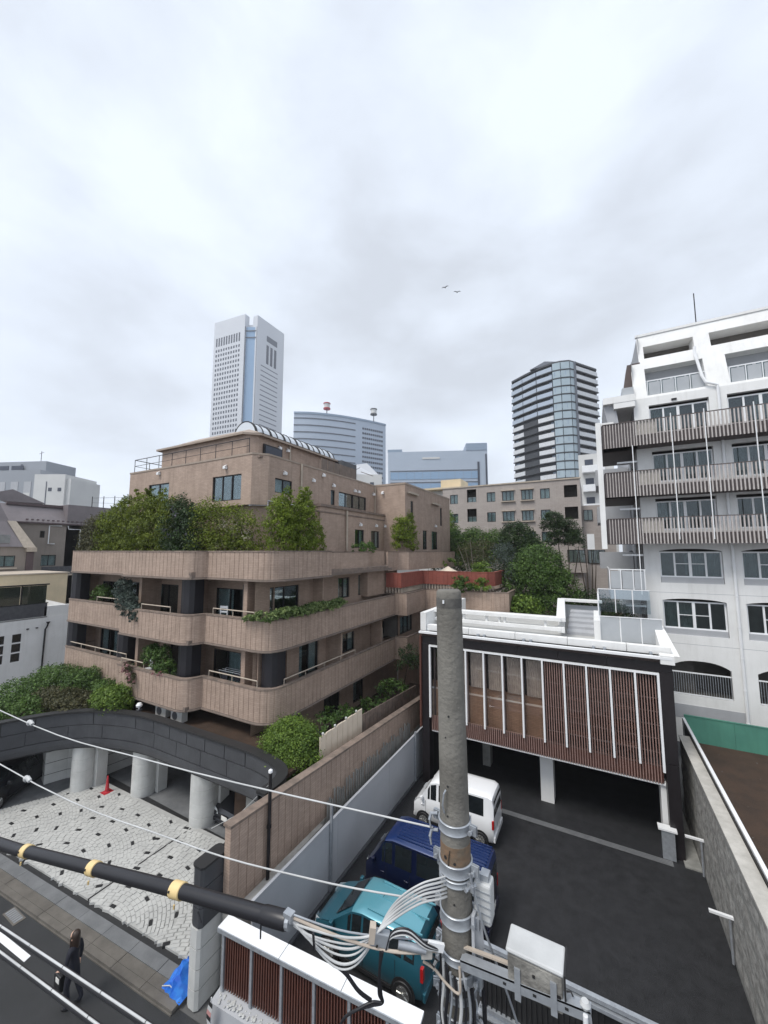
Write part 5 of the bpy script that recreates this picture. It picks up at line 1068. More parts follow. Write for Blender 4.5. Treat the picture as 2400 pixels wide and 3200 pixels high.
# blue glass building
t3=rotthing('office_building','low blue grey glass office block with a raised right end','office building',(-113.6,214.7),(-55.9,239.0))
W3=62.6
MB().box(0,W3,0,24,0,74.5).build('body',M['bluewall'],t3,local=True); MB().box(W3-13,W3,-0.3,24,74.5,79).box(-0.2,9,0,24,74.5,76.2).build('roof_block',M['bluewall2'],t3,local=True)
MB().box(W3,W3+0.4,2,24,0,79).build('side_wall',M['bluewall2'],t3,local=True)
for z in (34,41.5,49,56.5): 
    MB().box(1.5,W3-6,-0.25,0.3,z,z+4.6).build('window_band',M['towerglass'],t3,local=True)
    MB().box(1.5,W3-5,-0.35,0.3,z+5.2,z+5.7).build('floor_line',M['towerline'],t3,local=True)
    for k in range(11): MB().box(1.5+k*5.1,1.7+k*5.1,-0.35,0.2,z,z+4.6).build('mullion',M['bluewall2'],t3,local=True)
MB().box(W3-6.2,W3-5,-0.4,0.3,30,67).box(W3-1.2,W3-0.4,-0.4,0.3,30,72).build('dark_recess',M['towerwin'],t3,local=True)
MB().box(22,33,-0.3,0.2,69.4,70.6).build('roof_sign_panel',M['towerpale'],t3,local=True)
# residential tower with banded balconies
t4=thing('apartment_tower','rounded residential tower with aqua glass corner and banded balconies','apartment tower',(-10,158,0))
seg=[(-26.67,160.45),(-21.81,156.9),(-16.2,153.2),(-10.38,150.98),(-7.6,150.9),(-4.6,151.8),(-3.0,153.86),(4.34,164.69)]
segc=[Vector(p) for p in seg]
MB().prism([(x*0.985-0.3,y+0.9) for x,y in seg]+[(0,185),(-28,178)],0,80.8).build('core',M['deepshade'],t4,fix=True)
MB().prism([(x,y) for x,y in seg]+[(0,185),(-28,178)],80.8,81.5).build('roof',M['deepshade'],t4,fix=True)
MB().add([(-18.5,153.3,81.5),(-8,151.5,81.5),(-6,160,81.5),(-18,160,81.5),(-13,152.6,83.3),(-12,160,83.1)],[(0,1,4),(1,2,5,4),(2,3,5),(3,0,4,5)]).build('roof_peak',M['towerline'],t4)
PT=[]
for fl in range(24):
    z=78.0-fl*3.12
    if z<4: break
    g=MB().sweep(segc,[(0.5,z-0.25),(0.5,z+0.1),(-1.2,z+0.1),(-1.2,z-0.25)]); g.build('slab',M['deepshade'],t4,fix=True)
    up_=fl<6
    for i in range(7):
        a,b=segc[i],segc[i+1]; m_={0:'balcwhite' if not up_ else 'bluewall',1:'deepshade' if not up_ else 'bluewall',2:'balcwhite' if not up_ else 'bluewall',3:'balcglass',4:'balcglass',5:'balcglass',6:'balcwhite'}[i]
        h0,h1=(0.1,1.75) if i in(0,1,2,6) else (0.1,2.75)
        MB().sweep([a.lerp(b,0.02),a.lerp(b,0.98)],[(0.35,z+h0),(0.35,z+h1),(0.2,z+h1),(0.2,z+h0)]).build('balcony_panel',M[m_],t4,fix=True)
    if fl%2: MB().sweep([segc[3].lerp(segc[4],.2),segc[4].lerp(segc[5],.6)],[(0.4,z+0.9),(0.4,z+2.4),(0.3,z+2.4),(0.3,z+0.9)]).build('window',M['bluewall2'],t4,fix=True)
    for q0,q1 in ((0.05,0.22),(0.5,0.72)): MB().sweep([segc[6].lerp(segc[7],q0),segc[6].lerp(segc[7],q1)],[(-0.5,z+1.5),(-0.5,z+2.7),(-0.8,z+2.7),(-0.8,z+1.5)]).build('window',M['towerwin'],t4,fix=True)
    MB().sweep([segc[0].lerp(segc[1],.1),segc[2].lerp(segc[3],.9)],[(-0.6,z+1.5),(-0.6,z+2.7),(-0.8,z+2.7),(-0.8,z+1.5)]).build('window_band',M['bluewall2'] if fl%3 else M['towerwin'],t4,fix=True)
MB().tube([(-2.9,153.3,0),(-2.9,153.3,81)],0.45,8).build('corner_pipe',M['towerline'],t4)
t=thing('balconied_building','pale stacked balcony building seen in the gap left of the white block','building',(1.5,72,0))
MB().box(-1.5,3.5,70,76,0,27.0).build('wall',M['towerpale'],t)
for z in (14.5,17.6,20.7,23.8): MB().box(-1.0,2.2,68.6,70,z,z+1.1).build('balcony',M['whitepaint'],t); MB().box(-0.6,0.6,69.9,70,z+1.2,z+2.3).build('window',M['towerwin'],t)
# distant buildings at the far left
tf=rotthing('white_building','plain white block with two small square windows on the far left skyline','building',(-139.6,47.5),(-131.9,51.7))
MB().box(0,8.8,0,12,0,33.1).build('wall',M['towerpale'],tf,local=True); MB().box(8.8,10,0.6,12,0,32).build('return_wall',M['towerpale'],tf,local=True)
for x in (4.2,6.9): MB().box(x,x+1.0,-0.06,0.2,28.2,29.2).build('window',M['towerwin'],tf,local=True)
MB().box(3.5,3.7,-0.1,0,20,31).build('downpipe',M['towerline'],tf,local=True)
tf=rotthing('grey_building','mid grey flat fronted building left of the white skyline block','building',(-172,37),(-141.5,49.5))
MB().box(0,32.8,0,14,0,35.0).build('wall',M['towergrey'],tf,local=True)
for k in range(7): MB().box(2+k*4.3,4.4+k*4.3,-0.1,0.2,26,31.5).build('window_bay',M['lgrey'],tf,local=True); MB().box(2.2+k*4.3,4.2+k*4.3,-0.16,0.1,26.3,28.2).build('window',M['towerpale'],tf,local=True)
MB().box(10,30,4,14,35,38.6).box(12,22,3.4,4,35.6,37.8).build('roof_plant',M['towergrey'],tf,local=True)
for k in range(2): MB().box(14+k*5,18+k*5,3.3,3.45,35.9,37.2).build('roof_louvre',M['towerwin'],tf,local=True)
MB().tube([(27,5,38),(27,5,42)],0.08,5).tube([(26.2,5,41.2),(27.8,5,41.6)],0.06,5).build('aerial',M['dark'],tf,local=True)
# mansard houses, facades facing east (x = const)
mh=thing('mansard_house','taupe house with mauve mansard roof and beige gable trim at the left edge','house',(-56,15,0))
ops=[(18.9-10,20.2-10,12.84,13.7) ,(20.3-10,21.7-10,9.55,10.8)]
mb=MB(); wall(mb,(-56,10),(0,1),19,0,14.5,[(20.0-10,20.45-10,12.8,13.6),(20.3-10,21.7-10,9.55,10.8)],0.15,room=1.5); mb.build('wall',[M['taupe'],M['room']],mh)
window(mh,(-56.06,20.3,9.55),rad(90),1.4,1.25,2,'dark',cur=9); window(mh,(-56.06,20.0,12.8),rad(90),0.45,0.8,1,'dark')
MB().add([(-55.8,10,14.5),(-55.8,25,14.5),(-57.6,25,16.6),(-57.6,10,16.6),(-70,10,14.5),(-70,25,14.5)],[(0,1,2,3),(3,2,5,4)]).build('roof',M['roofgrey'],mh)
MB().box(-55.85,-55.7,10,25,14.4,14.55).box(-57.6,-57.3,17.3,24.5,16.5,16.8).build('roof_edge',M['roofdark'],mh)
MB().add([(-58.5,15,16.9),(-57.4,20.8,16.9),(-58,17.9,18.3),(-66,17.9,18.3),(-66,21,16.9)],[(0,1,2),(1,4,3,2)]).build('gable_roof',M['roofgrey'],mh)
for k in range(13): MB().box(-55.92,-55.8,18.6+k*0.48,18.8+k*0.48,14.75,14.9).build('snow_guard',M['roofdark'],mh)
MB().tube([(-55.9,21.4,12.1),(-55.9,20.8,12.1),(-55.9,20.8,14.2),(-55.9,22,14.25)],0.06,6).tube([(-55.9,22.6,14.3),(-55.9,22.7,13.9),(-55.9,23.9,13.9),(-55.9,23.9,11.5)],0.06,6).build('downpipe',M['whitepaint'],mh)
MB().box(-56,-54.8,20,23,8.4,8.6).build('balcony_slab',M['taupelight'],mh); MB().box(-54.85,-54.8,20,23,8.6,9.5).build('balcony_panel',M['steeldark'],mh)
mh2=thing('mansard_house','nearer taupe house with sloping beige gable edge and curtained window','house',(-52,12,0))
mb=MB(); wall(mb,(-52,8),(0,1),10.3,0,11.75,[(15.2-8,16.75-8,9.7,10.8)],0.15,room=1.5); mb.build('wall',[M['taupe'],M['room']],mh2); window(mh2,(-52.06,15.2,9.7),rad(90),1.55,1.1,2,'dark',cur=9)
MB().box(-51.95,-51.8,14.9,16.9,9.45,9.6).build('sill_shelf',M['taupelight'],mh2)
MB().add([(-51.8,8,11.7),(-51.8,17.6,11.7),(-53.2,16.4,14.3),(-53.2,8,14.3),(-54,15.4,17),(-54,8,17)],[(0,1,2,3),(3,2,4,5)]).build('roof',M['roofgrey'],mh2)
MB().add([(-51.75,17.3,11.6),(-51.75,18.3,11.6),(-53.1,16.9,14.4),(-53.1,16.2,14.4)],[(0,1,2,3)]).box(-52.1,-51.7,17.5,18.35,11.2,11.65).build('gable_trim',M['taupelight'],mh2)
MB().box(-52.02,-51.9,17.6,18.2,0,11.2).build('corner_post',M['roofdark'],mh2)
MB().box(-53.1,-52,12,16,12.0,12.1).build('dormer_floor',M['roofdark'],mh2); MB().box(-52.9,-52.8,12.5,14.9,12.1,13.2).build('dormer_window',M['towerwin'],mh2); MB().box(-51.95,-51.9,12,16.2,12.05,12.9).build('dormer_rail',M['netting'],mh2)
t=thing('roof_fence','thin mesh fence on the grey roof between houses and brown building','fence',(-56,27,16)); struct_=MB().box(-70,-56,22.5,31,0,16.9).build('roof_wall',M['roofgrey'],t)
for k in range(5): MB().tube([(-56,25+k*1.3,16.8),(-56,25+k*1.3,18.2+k*0.2)],0.05,5).build('post',M['dark'],t)
MB().beam((-56,25,18.0),(-56,30.5,18.8),0.04,0.04).beam((-56,25,17.4),(-56,30.5,17.8),0.03,0.03).build('wire',M['netting'],t)
# near white house with dark glass terrace
nh=thing('white_house','smooth white rendered house with a grid of small square windows and dark glass terrace','house',(-38,12,0))
ops=[]
for y in (12.5,11.55,10.6):
    for z in (4.52,3.82,3.12): ops.append((y-6,y+0.52-6,z,z+0.6))
mb=MB(); wall(mb,(-38,6),(0,1),9.9,0,6.15,ops,0.12,room=0.8); mb.add([(-38,15.9,0),(-44,16.5,0),(-44,16.5,6.9),(-38,15.9,6.9)],[(0,1,2,3)]); mb.build('wall',[M['white'],M['room']],nh)
for o in ops: window(nh,(-38.0+0.02-0.08,o[0]+6,o[2]),rad(90),0.52,0.6,1,'dark',0.04)
MB().prism([(-38.05,14.3),(-38.05,15.95),(-38.3,15.95),(-38.3,14.3)],6.15,6.95).build('parapet',M['white'],nh,fix=True); MB().box(-44,-38.0,6,14.5,6.1,6.2).build('terrace_floor',M['deck'],nh)
for k in range(4): MB().box(-38.15,-38.1,8.0+k*1.6,8.04+k*1.6+0.04,6.2,8.7).build('post',M['dark'],nh); MB().box(-38.14,-38.12,8.08+k*1.6,9.56+k*1.6,6.2,8.6).build('glass_panel',M['cglass'],nh)
MB().box(-38.2,-38.05,8,14.5,8.62,8.72).box(-38.2,-38.05,8,14.5,7.2,7.25).build('rail',M['dark'],nh)
MB().box(-38.1,-38.05,8,14.45,6.2,7.2).build('base_panel',M['steeldark'],nh)
MB().tube([(-37.9,14.35,0),(-37.9,14.4,5.2),(-37.9,14.5,5.4),(-37.9,14.55,5.65)],0.06,8).lathe([(0.06,0),(0.14,0.16)],(-37.9,14.55,5.6),8).build('downpipe',M['dark'],nh)
for y in (13.35,13.9): MB().lathe([(0.08,0),(0.08,0.08)],(-37.98,y,5.35),8).build('vent_cap',M['dark'],nh)
ch=thing('cream_building','plain cream wall building behind the white house terrace','building',(-46,14,0)); MB().box(-52,-45,10,18.5,0,9.15).build('wall',M['cream'],ch); MB().box(-44.98,-44.9,14,15.2,7.2,8.0).build('panel',M['taupelight'],ch); MB().box(-52,-44.9,10,18.6,9.15,9.25).build('coping',M['taupelight'],ch)
# birds
for i,(x,y,z,l) in enumerate(((-18.4,53.9,52.2,'left'),(-16.8,54.9,51.5,'right'))):
    t=thing('bird','small dark bird in flight, the %s one of two in the clouds'%l,'bird',(x,y,z),0.4*i); MB().lathe([(0.01,-0.22),(0.06,-0.1),(0.07,0.05),(0.02,0.2)],(0,0,0),8,axis='y').build('body',M['ringcap'],t,local=True,smooth=True)
    for s in (-1,1): MB().add([(0.03*s,-0.1,0.02),(0.32*s,-0.08,0.16),(0.62*s,0.04,0.08),(0.3*s,0.06,0.13),(0.03*s,0.08,0.02)],[(0,1,3,4),(1,2,3)]).build('wing',M['ringcap'],t,local=True)
# ================= vehicles =================
def vehicle(name,label,cat,loc,rz,st,paint,roofpaint=None,wb=(1.12,-1.12),wr=0.27,cab=None,wind=None,rear=None,ribs=0,spokes=5,plate='paper',lights='lampclear',group=None,dark=False,seams=()):
    t=thing(name,label,cat,loc,rz,group); W_=max(s[4] for s in st)
    b=MB(); ring=[]
    def R(s):
        x,zl,zb,zt,w,wt=s; rf=zt-zb>0.25
        e=0.07 if rf else 0.02
        h=[(0,zl),(w*.86,zl),(w*.97,zl+.10),(w,zl+(zb-zl)*.55),(w*.985,zb-.03),(w*.965,zb),(wt+(0.03 if rf else 0.06),zt-e),(wt*.93,zt-e*.25),(wt*.6,zt),(0,zt+.015)]
        return h
    n=10
    for s in st:
        h=R(s); ring.append(h)
        b.v+=[(s[0],-y,z) for y,z in h]+[(s[0],y,z) for y,z in h[-2:0:-1]]
    q=2*n-2
    for i in range(len(st)-1):
        for j in range(q):
            a=i*q+j;c=i*q+(j+1)%q;f=(a,c,c+q,a+q); b.f.append(f)
            jj=min(j,q-1-j); top=jj in(6,7,8); hi=min(st[i][3]-st[i][2],st[i+1][3]-st[i+1][2])>0.3
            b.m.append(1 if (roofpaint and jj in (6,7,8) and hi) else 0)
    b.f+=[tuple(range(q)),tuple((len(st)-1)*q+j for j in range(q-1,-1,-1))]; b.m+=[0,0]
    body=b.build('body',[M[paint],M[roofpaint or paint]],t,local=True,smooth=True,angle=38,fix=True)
    # side windows: spans between stations indices given in cab
    def side(k,u,tt,sg,off=0.007):
        a,c=st[k],st[k+1]; s=[a[i]*(1-u)+c[i]*u for i in range(6)]; w0=s[4]*.965; w1=s[5]+0.03; z0,z1=s[2],s[3]-0.07
        return (s[0],sg*(w0*(1-tt)+w1*tt+off),z0*(1-tt)+z1*tt)
    for sg in (-1,1):
        for (k,u0,u1,ta,tb) in cab:
            P=[side(k,u0,.08,sg),side(k,u1,.08,sg),side(k,u1,.92,sg),side(k,u0,.92 if not ta else ta,sg)]
            MB().quad(*P).build('side_window',M['towerwin'] if dark=='x' else M['carglass'] if 'carglass' in M else M['dark'],t,local=True)
            P=[(p[0],p[1]+sg*0.004,p[2]) for p in P]
    def front(k,i0,i1,nm,t0=.12,t1=.92,w=.86):
        a,c=st[i0],st[i1]; 
        def q_(tt,sg): 
            wa,wc=a[5]*w,c[5]*w; x=a[0]*(1-tt)+c[0]*tt; z=a[3]*(1-tt)+c[3]*tt; ww=wa*(1-tt)+wc*tt
            d=Vector((c[3]-a[3],0,-(c[0]-a[0]))); d.normalize(); 
            if d.z<0 or (abs(d.z)<1e-3 and (d.x>0)!=(a[0]>0)): d=-d
            return (x+d.x*0.02,sg*ww,z+d.z*0.02)
        MB().quad(q_(t0,-1),q_(t0,1),q_(t1,1),q_(t1,-1)).build(nm,M['carglass'],t,local=True)
    if wind: front(0,wind[0],wind[1],'windscreen')
    if rear:
        x,z0,z1,w0,w1=rear; MB().quad((x,-w0,z0),(x,w0,z0),(x+0.02,w1,z1),(x+0.02,-w1,z1)).build('rear_window',M['carglass'],t,local=True)
    # wheels with arches
    for wx in wb:
        for sg in (-1,1):
            y=sg*(W_-0.002)
            MB().lathe([(wr*1.18,-0.012),(wr*1.18,0.012)],(wx,y,wr+0.02),24,axis='y').build('wheel_arch',M['rubber'],t,local=True)
            y2=sg*(W_-0.055)
            ty=MB().lathe([(wr*.55,-.085),(wr*.93,-.085),(wr,-.06),(wr,.06),(wr*.93,.085),(wr*.55,.085)],(wx,y2,wr),28,axis='y').build('wheel',M['rubber'],t,local=True,smooth=True)
            rm=MB(); rm.lathe([(wr*.62,-.006),(wr*.62,.006)],(wx,y2+sg*.088,wr),24,axis='y',m=1)
            for k in range(spokes):
                a0=2*math.pi*k/spokes; dx_,dz_=math.cos(a0),math.sin(a0); rm.beam((wx+dx_*.03,y2+sg*.102,wr+dz_*.03),(wx+dx_*wr*.58,y2+sg*.100,wr+dz_*wr*.58),0.05 if spokes<8 else .02,0.02,up=(0,1,0))
            rm.lathe([(wr*.66,-.01),(wr*.66,.012)],(wx,y2+sg*.085,wr),24,axis='y'); rm.lathe([(.045,-.01),(.045,.03)],(wx,y2+sg*.09,wr),12,axis='y')
            rm.build('rim',[M['chrome'],M['steeldark']],ty,local=True)
    xf,xr=st[0][0],st[-1][0]; zb=st[2][2]
    for sg in (-1,1):
        s=st[1]; MB().add([(xf+.01,sg*s[4]*.55,zb-.28),(xf-.02,sg*s[4]*.92,zb-.26),(xf-.30,sg*s[4]*1.02,zb-.12),(xf-.26,sg*s[4]*1.0,zb-.02),(xf-.04,sg*s[4]*.88,zb-.05),(xf+.01,sg*s[4]*.6,zb-.1)],[(0,1,4,5),(1,2,3,4)]).build('headlight',M['lampclear'],t,local=True)
        MB().box(xr-.015,xr+.06,sg*(W_*.93)-.05,sg*(W_*.93)+.05,.75,1.05).build('tail_light',M['lampred'],t,local=True)
        mb=MB().box(st[3][0]-.12,st[3][0]-.02,sg*(W_+.02),sg*(W_+.15),st[3][2]+.02,st[3][2]+.17) if sg>0 else MB().box(st[3][0]-.12,st[3][0]-.02,-W_-.15,-W_-.02,st[3][2]+.02,st[3][2]+.17); mb.build('mirror',M[paint],t,local=True,bevel=.02)
        for sx_ in seams: MB().box(sx_-.004,sx_+.004,sg*W_-.006 if sg>0 else -W_-.004,sg*W_+.004 if sg>0 else -W_+.006,.3,st[4][2]-.02).build('door_seam',M['rubber'],t,local=True)
        for sx_ in seams[:2]: MB().box(sx_+.06,sx_+.2,*(sorted((sg*W_,sg*(W_+.025)))),.84,.87).build('door_handle',M[paint],t,local=True)
    MB().box(xf-.03,xf+.04,-W_*.85,W_*.85,.24,.38).build('front_bumper',M[paint],t,local=True,bevel=.02); MB().box(xr-.05,xr+.03,-W_*.92,W_*.92,.26,.46).build('rear_bumper',M[paint],t,local=True,bevel=.02)
    MB().box(xf+.035,xf+.05,-.17,.17,.42,.58).build('number_plate',M[plate],t,local=True); MB().box(xr-.06,xr-.05,-.17,.17,.55,.71).build('number_plate',M[plate],t,local=True)
    if wind:
        a,c=st[wind[0]],st[wind[1]]
        for y0_,y1_ in ((-.45,-.05),(.1,.5)): MB().tube([(a[0]*.93+c[0]*.07,y0_,a[3]*.93+c[3]*.07+.03),(a[0]*.72+c[0]*.28,y1_,a[3]*.72+c[3]*.28+.035)],.008,4).build('wiper',M['rubber'],t,local=True)
    MB().box(xf-.02,xf+.012,-.35,.35,zb-.42,zb-.30).build('grille',M['rubber'],t,local=True)
    for sg in (-1,1): MB().box(wb[1]+.35,wb[0]-.35,*sorted((sg*(W_-.03),sg*(W_+.006))),.20,.28).build('sill_trim',M['rubber'],t,local=True)
    MB().tube([(st[5][0]-.3,0,st[5][3]+.01),(st[5][0]-.42,0,st[5][3]+.16)],.006,4).build('aerial',M['rubber'],t,local=True)
    for k in range(ribs):
        y=-st[5][5]*.8+1.6*st[5][5]*k/(ribs-1); MB().box(st[-2][0]+.05,st[5][0]-.1,y-.018,y+.018,st[5][3]-.002,st[5][3]+.028).build('roof_rib',M[roofpaint or paint],t,local=True)
    return t
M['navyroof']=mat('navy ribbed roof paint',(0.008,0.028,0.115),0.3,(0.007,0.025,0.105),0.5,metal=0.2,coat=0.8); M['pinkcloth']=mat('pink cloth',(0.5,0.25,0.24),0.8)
M['carglass']=mat('tinted car window',(0.014,0.018,0.020),0.06,(0.010,0.013,0.015),1.0,spec=0.6)
kei=[(1.70,.34,.60,.64,.58,.50),(1.62,.22,.76,.80,.69,.62),(1.36,.20,.88,.93,.725,.65),(1.05,.20,.94,1.03,.735,.68),(0.42,.20,.96,1.50,.738,.61),(0.1,.20,.965,1.56,.738,.60),(-1.15,.20,.98,1.56,.738,.59),(-1.5,.20,.98,1.50,.73,.56),(-1.66,.22,.97,1.25,.70,.58),(-1.71,.34,.9,.98,.64,.58)]
vehicle('parked_car','teal blue small car with sky sheen painted on its ribbed roof and bright alloy wheels','car',(-5.9,10.42,0),rad(180),kei,'teal','tealroof',wb=(1.1,-1.18),wr=.28,cab=[(3,.35,.98,.55,1),(4,.1,1,0,0),(5,.05,.46,0,0),(5,.52,.97,0,0),(6,.1,.9,0,0)],wind=(3,4),rear=(-1.69,1.02,1.38,.56,.5),ribs=3,seams=(.95,.02,-.95))
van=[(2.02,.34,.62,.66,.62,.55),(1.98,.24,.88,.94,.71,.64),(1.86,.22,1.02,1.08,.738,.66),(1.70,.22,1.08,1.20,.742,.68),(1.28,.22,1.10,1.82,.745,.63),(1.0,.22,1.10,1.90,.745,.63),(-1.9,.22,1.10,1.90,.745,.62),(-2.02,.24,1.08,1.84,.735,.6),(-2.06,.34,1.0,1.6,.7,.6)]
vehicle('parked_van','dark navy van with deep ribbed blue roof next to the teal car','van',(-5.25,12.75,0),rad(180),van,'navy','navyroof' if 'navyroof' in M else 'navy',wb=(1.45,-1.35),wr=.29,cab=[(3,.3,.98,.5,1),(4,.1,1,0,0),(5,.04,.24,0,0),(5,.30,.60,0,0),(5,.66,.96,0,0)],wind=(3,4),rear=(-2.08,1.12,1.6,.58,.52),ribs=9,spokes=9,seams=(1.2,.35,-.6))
wv=[(1.66,.34,.60,.64,.62,.55),(1.64,.22,.80,.86,.70,.64),(1.50,.20,.96,1.02,.728,.66),(1.32,.20,1.04,1.12,.735,.67),(0.92,.20,1.06,1.74,.738,.62),(0.65,.20,1.06,1.84,.738,.62),(-1.45,.20,1.06,1.85,.738,.61),(-1.60,.22,1.05,1.78,.73,.59),(-1.66,.34,.98,1.5,.7,.6)]
vehicle('parked_van','small boxy white van with black windows parked nearest the louvred building','van',(-5.5,16.5,0),rad(180),wv,'carwhite',None,wb=(1.2,-1.15),wr=.27,cab=[(3,.3,.98,.5,1),(4,.1,1,0,0),(5,.05,.42,0,0),(5,.5,.92,0,0)],wind=(3,4),rear=(-1.67,1.1,1.66,.60,.54),spokes=9,seams=(1.1,.05,-.8))
sed=[(2.1,.34,.56,.6,.7,.6),(2.02,.22,.66,.72,.8,.7),(1.5,.2,.80,.86,.86,.74),(0.95,.2,.86,.93,.87,.76),(0.25,.2,.9,1.36,.87,.6),(-.1,.2,.9,1.42,.87,.6),(-.9,.2,.92,1.40,.87,.58),(-1.5,.2,.92,1.05,.86,.68),(-2.0,.24,.88,.95,.8,.7),(-2.1,.34,.7,.78,.7,.62)]
vehicle('parked_car','black saloon nosing out of the dark garage behind the right hand round column','car',(-13.55,13.7,0.03),rad(-92),sed,'carblack',None,wb=(1.3,-1.3),wr=.32,cab=[(3,.3,.98,.5,1),(4,.1,1,0,0),(5,.05,.9,0,0)],wind=(3,4),seams=(.8,-.3))
vehicle('parked_car','black car at the left edge under the curved canopy ring','car',(-24.6,8.35,0.09),rad(-60),sed,'carblack',None,wb=(1.3,-1.3),wr=.32,cab=[(3,.3,.98,.5,1),(4,.1,1,0,0),(5,.05,.9,0,0)],wind=(3,4),seams=(.8,-.3))
t=thing('traffic_cone','slim red traffic cone by the kerb of the garage entrance','traffic cone',(-20.4,10.6,.15)); MB().lathe([(.16,0),(.16,.03),(.09,.05),(.03,.7),(.015,.72)],(-20.4,10.6,.15),16).build('cone',M['conered'],t,smooth=True,angle=50); MB().box(-20.6,-20.2,10.4,10.8,.13,.17).build('base',M['conered'],t)
# blue plastic sheet bag at the pillar foot
t=thing('plastic_sheet','crumpled bright blue plastic sheet tucked against the foot of the gate pillar','sheet',(-10,7.3,.1)); r=random.Random(12); g=MB(); nn=9
vs_=[]
for i in range(nn):
    for j in range(nn):
        u,v=i/(nn-1),j/(nn-1); h=.62*math.sin(math.pi*min(1,u*1.05))*math.sin(math.pi*v)**.6*(.75+.5*r.random()); vs_.append((-10.35+.78*u+.05*r.random(),6.95+.75*v+.05*r.random(),.10+h*(.6+.4*u)))
g.add(vs_,[(i*nn+j,(i+1)*nn+j,(i+1)*nn+j+1,i*nn+j+1) for i in range(nn-1) for j in range(nn-1)]); g.build('sheet',M['blue'],t)
MB().tube([(-10.3,7.0,.15),(-10.0,7.0,.3),(-9.75,7.1,.12)],.012,5).build('rope',M['wirewhite'],t)
# drain grating and street markings
t=thing('drain_grating','small metal drain grating in the street by the kerb','grating',(-16.35,6.05,0)); MB().box(-16.75,-15.95,5.9,6.2,0.0,.02).build('frame',M['stone'],t)
for k in range(7): MB().box(-16.68+k*.1,-16.64+k*.1,5.94,6.16,.02,.03).build('bar',M['steel'],t)
struct('road_marking',MB().prism([(-24,4.90),(-14.35,5.62),(-14.4,5.78),(-24,5.06)],.006,.011),M['whitepaint'],fix=True)
# ================= people =================
def skin_mesh(name,joints,edges,m_,parent,sub=1):
    me=bpy.data.meshes.new(name); me.from_pydata([j[:3] for j in joints],edges,[]); o=bpy.data.objects.new(name,me); C.objects.link(o); o.parent=parent; WM[o.name]=wmof(parent)
    sk=o.modifiers.new('skin','SKIN'); me.skin_vertices.new() if not me.skin_vertices else None
    for v,j in zip(me.skin_vertices[0].data,joints): v.radius=(j[3],j[4] if len(j)>4 else j[3])
    me.skin_vertices[0].data[0].use_root=True; o.modifiers.new('s','SUBSURF').levels=sub; o.modifiers['s'].render_levels=sub+1
    sk.use_smooth_shade=True; me.materials.append(M[m_]); return o
p=thing('person','long haired person in a dark suit and white collar carrying black bags along the street','person',(-12.0,5.72,0.01),rad(-62))
# local: facing -y.  body as one continuous surface in suit cloth
J=[(0,0,.90,.125,.10),(0,.01,1.08,.115,.09),(0,.01,1.25,.15,.10),(0,.01,1.36,.13,.08),(0,0,1.42,.05,.05),
 (.17,.01,1.35,.06),(.24,0,1.12,.048),(.20,-.14,.98,.036),(-.17,.01,1.35,.06),(-.24,.02,1.12,.048),(-.26,-.02,.86,.036),
 (.09,0,.84,.095),(.10,-.06,.48,.065),(.10,.02,.10,.045),(.10,-.10,.05,.04),(-.09,0,.84,.095),(-.10,.06,.48,.065),(-.10,.20,.12,.045),(-.10,.10,.05,.04)]
Ed=[(0,1),(1,2),(2,3),(3,4),(3,5),(5,6),(6,7),(3,8),(8,9),(9,10),(0,11),(11,12),(12,13),(13,14),(0,15),(15,16),(16,17),(17,18)]
skin_mesh('body',J,Ed,'suit',p)
skin_mesh('neck',[(0,0,1.38,.045),(0,-.01,1.46,.045),(0,-.015,1.5,.05)],[(0,1),(1,2)],'skin',p)
hd=MB(); hd.lathe([(.01,-.125),(.045,-.115),(.066,-.07),(.078,-.01),(.082,.04),(.075,.085),(.05,.115),(.01,.125)],(0,-.02,1.57),16); hd.lathe([(.006,-.02),(.014,0),(.006,.03)],(0,-.105,1.565),8)
hd.build('head',M['skin'],p,local=True,smooth=True,angle=80)
for s in (-1,1): MB().box(s*.032-.012,s*.032+.012,-.104,-.094,1.583,1.592).build('eye',M['ringcap'],p,local=True); MB().lathe([(.01,-.03),(.02,0),(.01,.03)],(s*.082,-.01,1.565),8).build('ear',M['skin'],p,local=True)
MB().box(-.02,.02,-.100,-.09,1.513,1.521).build('mouth',M['conered'],p,local=True)
h=MB(); h.lathe([(.07,-.30),(.095,-.2),(.098,-.05),(.098,.05),(.085,.10),(.05,.135),(.01,.142)],(0,.018,1.575),16); h.lathe([(.02,-.2),(.035,0),(.02,.1)],(.075,-.035,1.52),8).lathe([(.02,-.2),(.035,0),(.02,.1)],(-.075,-.035,1.52),8); h.build('hair',M['hair'],p,local=True,smooth=True,angle=80)
MB().add([(-.06,-.10,1.40),(.06,-.10,1.40),(.02,-.125,1.2),(-.02,-.125,1.2)],[(0,1,2,3)]).build('shirt',M['shirt'],p,local=True)
def hand(c,dirv,nm,th):
    c=Vector(c);d=Vector(dirv).normalized();sd=d.cross(Vector((0,0,1)));sd=sd.normalized() if sd.length>.1 else Vector((0,1,0)); j=[(*c,.028,.018),(*(c+d*.05),.036,.018)];e=[(0,1)]
    for k,l in ((-1.5,.052),(-.5,.062),(.5,.058),(1.5,.045)):
        q=c+d*.08+sd*k*.017; j+=[(*q,.010),(*(q+d*l*.6),.009),(*(q+d*l+Vector((0,0,-.012))),.008)]; n_=len(j); e+=[(1,n_-3),(n_-3,n_-2),(n_-2,n_-1)]
    q=c+d*.03+sd*th*.036; j+=[(*q,.012),(*(q+d*.04+sd*th*.012),.010)]; e+=[(0,len(j)-2),(len(j)-2,len(j)-1)]
    skin_mesh(nm,j,e,'skin',p,0)
hand((.20,-.15,.975),(-.3,-1,-.3),'hand',1); hand((-.26,-.03,.85),(0,-.1,-1),'hand',-1)
